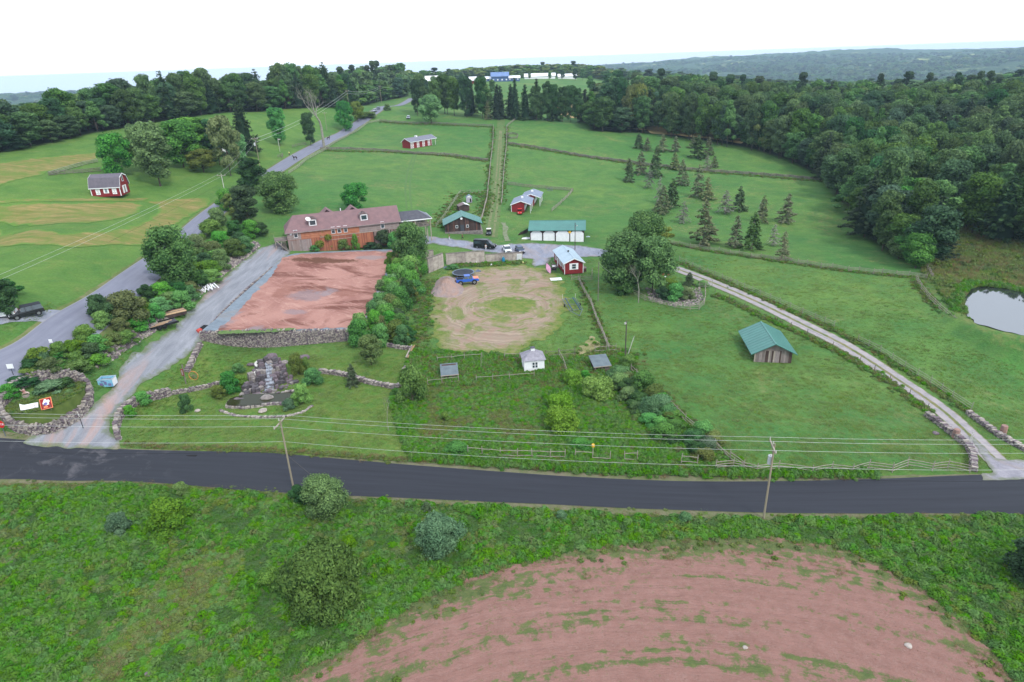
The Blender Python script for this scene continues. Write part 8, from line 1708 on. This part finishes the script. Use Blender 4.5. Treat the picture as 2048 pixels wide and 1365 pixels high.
# weedy triangle, verge
X, Y = fill(46000, [WILD], [(ROADP, 3.3)], dens=lambda x, y: .75+.2*fnoise(x, y, .2, 51)); F1 = fnoise(X, Y, .16, 52); F2 = fnoise(X, Y, .5, 53); Z = H(X, Y)
scatter('triangle_weeds', [(X[i], Y[i], Z[i]-.05, ([4, 2, 2, 5][rs.randint(4)] if F1[i] < -.6 else ([0, 3, 0, 1][rs.randint(4)] if F1[i] > .4 else [2, 7, 5, 0, 7, 0][rs.randint(6)])), rs.rand()*6.28, (q := rs.uniform(.5, 1.0)), q*rs.uniform(.45, 1.0)*(1.1 if F1[i] > .4 else .75)) for i in range(len(X))], WP)
def strip(px_line, w, n):
    pl = [Vector((p.x, p.y)) for p in P(*px_line)]; xs, ys = [], []; tot = sum((b_-a_).length for a_, b_ in zip(pl, pl[1:]))
    for a_, b_ in zip(pl, pl[1:]):
        k_ = int(n*(b_-a_).length/tot); t = rs.rand(k_); d = (b_-a_).normalized(); o_ = rs.normal(size=k_)*w; xs += list(a_.x+(b_.x-a_.x)*t-d.y*o_); ys += list(a_.y+(b_.y-a_.y)*t+d.x*o_)
    return np.array(xs), np.array(ys)
X, Y = strip([(820, 915), (1024, 931), (1200, 941), (1400, 948), (1600, 951), (1750, 950)], .45, 1500); place('verge_weeds', X, Y, lambda x, y: [1, 0, 3, 5, 4][rs.randint(5)], .5, .95)
X, Y = strip([(250, 888), (500, 899), (700, 912), (820, 921)], .4, 900); place('verge_grass', X, Y, lambda x, y: [5, 6, 2, 4][rs.randint(4)], .4, .8, .7)
X, Y = strip([(0, 967), (260, 971), (520, 983), (700, 1001), (1024, 1021), (1300, 1033), (1540, 1043), (2048, 1036)], .5, 2600); place('south_verge_grass', X, Y, lambda x, y: [5, 6, 2, 4, 6][rs.randint(5)], .35, .7, .5)
for line, w, n, nm in (([(1262, 744), (1310, 787), (1370, 845), (1430, 897), (1488, 940)], .8, 500, 'fence_weeds'), ([(1320, 484), (1420, 503), (1570, 525), (1720, 546), (1850, 558)], .6, 900, 'fence_weeds'), ([(1832, 562), (1858, 600), (1905, 644), (1985, 676), (2060, 690)], .6, 500, 'fence_weeds'),
                       ([(1430, 590), (1550, 646), (1665, 698), (1780, 765), (1856, 824)], .5, 700, 'lane_weeds'), ([(1358, 526), (1460, 568), (1580, 621), (1668, 660), (1760, 710), (1860, 772), (1942, 828)], .5, 900, 'lane_weeds'), ([(1157, 562), (1182, 610), (1204, 668), (1218, 702)], .5, 300, 'fence_weeds'),
                       ([(858, 560), (850, 610), (840, 660), (828, 700)], 1.2, 500, 'hedge_foot_weeds'), ([(905, 531), (970, 530), (1050, 525)], .8, 420, 'wall_foot_weeds'), ([(976, 323), (986, 285), (985, 254)], .8, 250, 'lane_fence_weeds'), ([(958, 450), (974, 400), (978, 330)], .8, 350, 'lane_fence_weeds'), ([(1003, 410), (1009, 330), (1014, 254)], .8, 350, 'lane_fence_weeds'),
                       ([(1016, 290), (1110, 305), (1240, 325), (1400, 344), (1652, 364)], 1.0, 1100, 'pasture_fence_weeds'), ([(642, 301), (760, 304), (900, 313), (976, 324)], 1.0, 800, 'pasture_fence_weeds'), ([(760, 244), (870, 250), (985, 255)], 1.2, 500, 'pasture_fence_weeds'), ([(870, 456), (900, 418), (921, 388), (975, 388), (966, 432)], 1.6, 700, 'pen_weeds'), ([(1262, 735), (1225, 700), (1110, 740), (1060, 770), (960, 775)], 2.0, 700, 'garden_weeds')):
    X, Y = strip(line, w, n); place(nm, X, Y, lambda x, y: [5, 2, 0, 7, 4, 2][rs.randint(6)], .6, 1.0, .8)
X, Y = fill(9000, [P((820, 715), (1250, 715), (1262, 745), (1100, 768), (830, 775))], [], dens=lambda x, y: .8); place('garden_weeds', X, Y, lambda x, y: [4, 5, 0, 3, 2, 4][rs.randint(6)], .5, 1.0)
X, Y = fill(30000, [MARSH], [(POND, 0)], dens=lambda x, y: .55+.3*fnoise(x, y, .1, 61)); place('marsh_reeds', X, Y, lambda x, y: [2, 5, 4, 5, 5, 7][rs.randint(6)], .9, 1.8)
X, Y = (lambda a_: (np.array([q[0] for q in a_]), np.array([q[1] for q in a_])))([(p.x+rs.normal()*1.0, p.y+rs.normal()*1.0) for p in smooth(POND, 30, True) for _ in range(5)]); k = sdf(X, Y, POND) < .3; place('pond_reeds', X[k], Y[k], lambda x, y: [5, 1, 2][rs.randint(3)], .6, 1.2)
X, Y = fill(5000, [RIN], []); F = sdf(X, Y, RIN); scatter('island_weeds', [(x, y, zi-.03, [5, 6, 2, 7][rs.randint(4)], rs.rand()*6.28, .6, .5) for x, y in zip(X[:900], Y[:900])], WP)
# short grass over lawns and near pastures
NEARG = [P((0, 640), (400, 560), (560, 520), (860, 470), (1330, 500), (1850, 560), (2048, 700), (2100, 960), (1024, 940), (240, 890), (0, 870))]
lotx = P((905, 540), (960, 534), (1045, 530), (1100, 540), (1128, 570), (1140, 610), (1120, 650), (1090, 680), (1050, 700), (960, 718), (880, 716), (860, 650), (862, 600), (870, 560)); drv = P((563, 484), (440, 561), (290, 693), (228, 772), (38, 888), (245, 899), (245, 808), (335, 738), (432, 650), (584, 503)); padp = [Vector((p.x, p.y, 0)) for p in pp]
laneP = (lambda l: [*l])(P(*[(x-14, y+9) for x, y in lane], *[(x+14, y-9) for x, y in lane[::-1]]))
yardP = P((795, 465), (900, 474), (1000, 486), (1105, 486), (1260, 508), (1200, 516), (1090, 532), (1062, 522), (940, 502), (795, 489))
X, Y = fill(330000, NEARG, [(ROADP, .8), (lotx, -3), (drv, .3), (padp, 0), (OLDP, .3), (POND, .5), (laneP, 0), (yardP, 0), (RING, 0)], dens=lambda x, y: np.clip(1.9-np.hypot(x, y)/110, .12, 1)*np.clip(.55+.45*fnoise(x, y, .25, 71), .1, 1)); k = np.hypot(X, Y) < 195
print('GRASS', k.sum()); place('lawn_grass', X[k], Y[k], lambda x, y: 6 if rs.rand() < .94 else 5, .45, .95, .5)
# ------------------------------------------------------------------ haze over the valley
bm = MB(); bm.box(-9000, 9000, -400, 11500, -330, 64, None); hz = bm.build('haze'); tag(hz, kind='stuff'); hz.data.materials.clear()
hm = bpy.data.materials.new('haze'); hm.use_nodes = True; hm.node_tree.nodes.clear(); ho = hm.node_tree.nodes.new('ShaderNodeOutputMaterial'); hv = hm.node_tree.nodes.new('ShaderNodeVolumePrincipled')
hv.inputs['Color'].default_value = (.60, .82, 1.0, 1); hv.inputs['Density'].default_value = 1.05e-4; hv.inputs['Anisotropy'].default_value = .0; hm.node_tree.links.new(hv.outputs[0], ho.inputs['Volume']); hz.data.materials.append(hm)
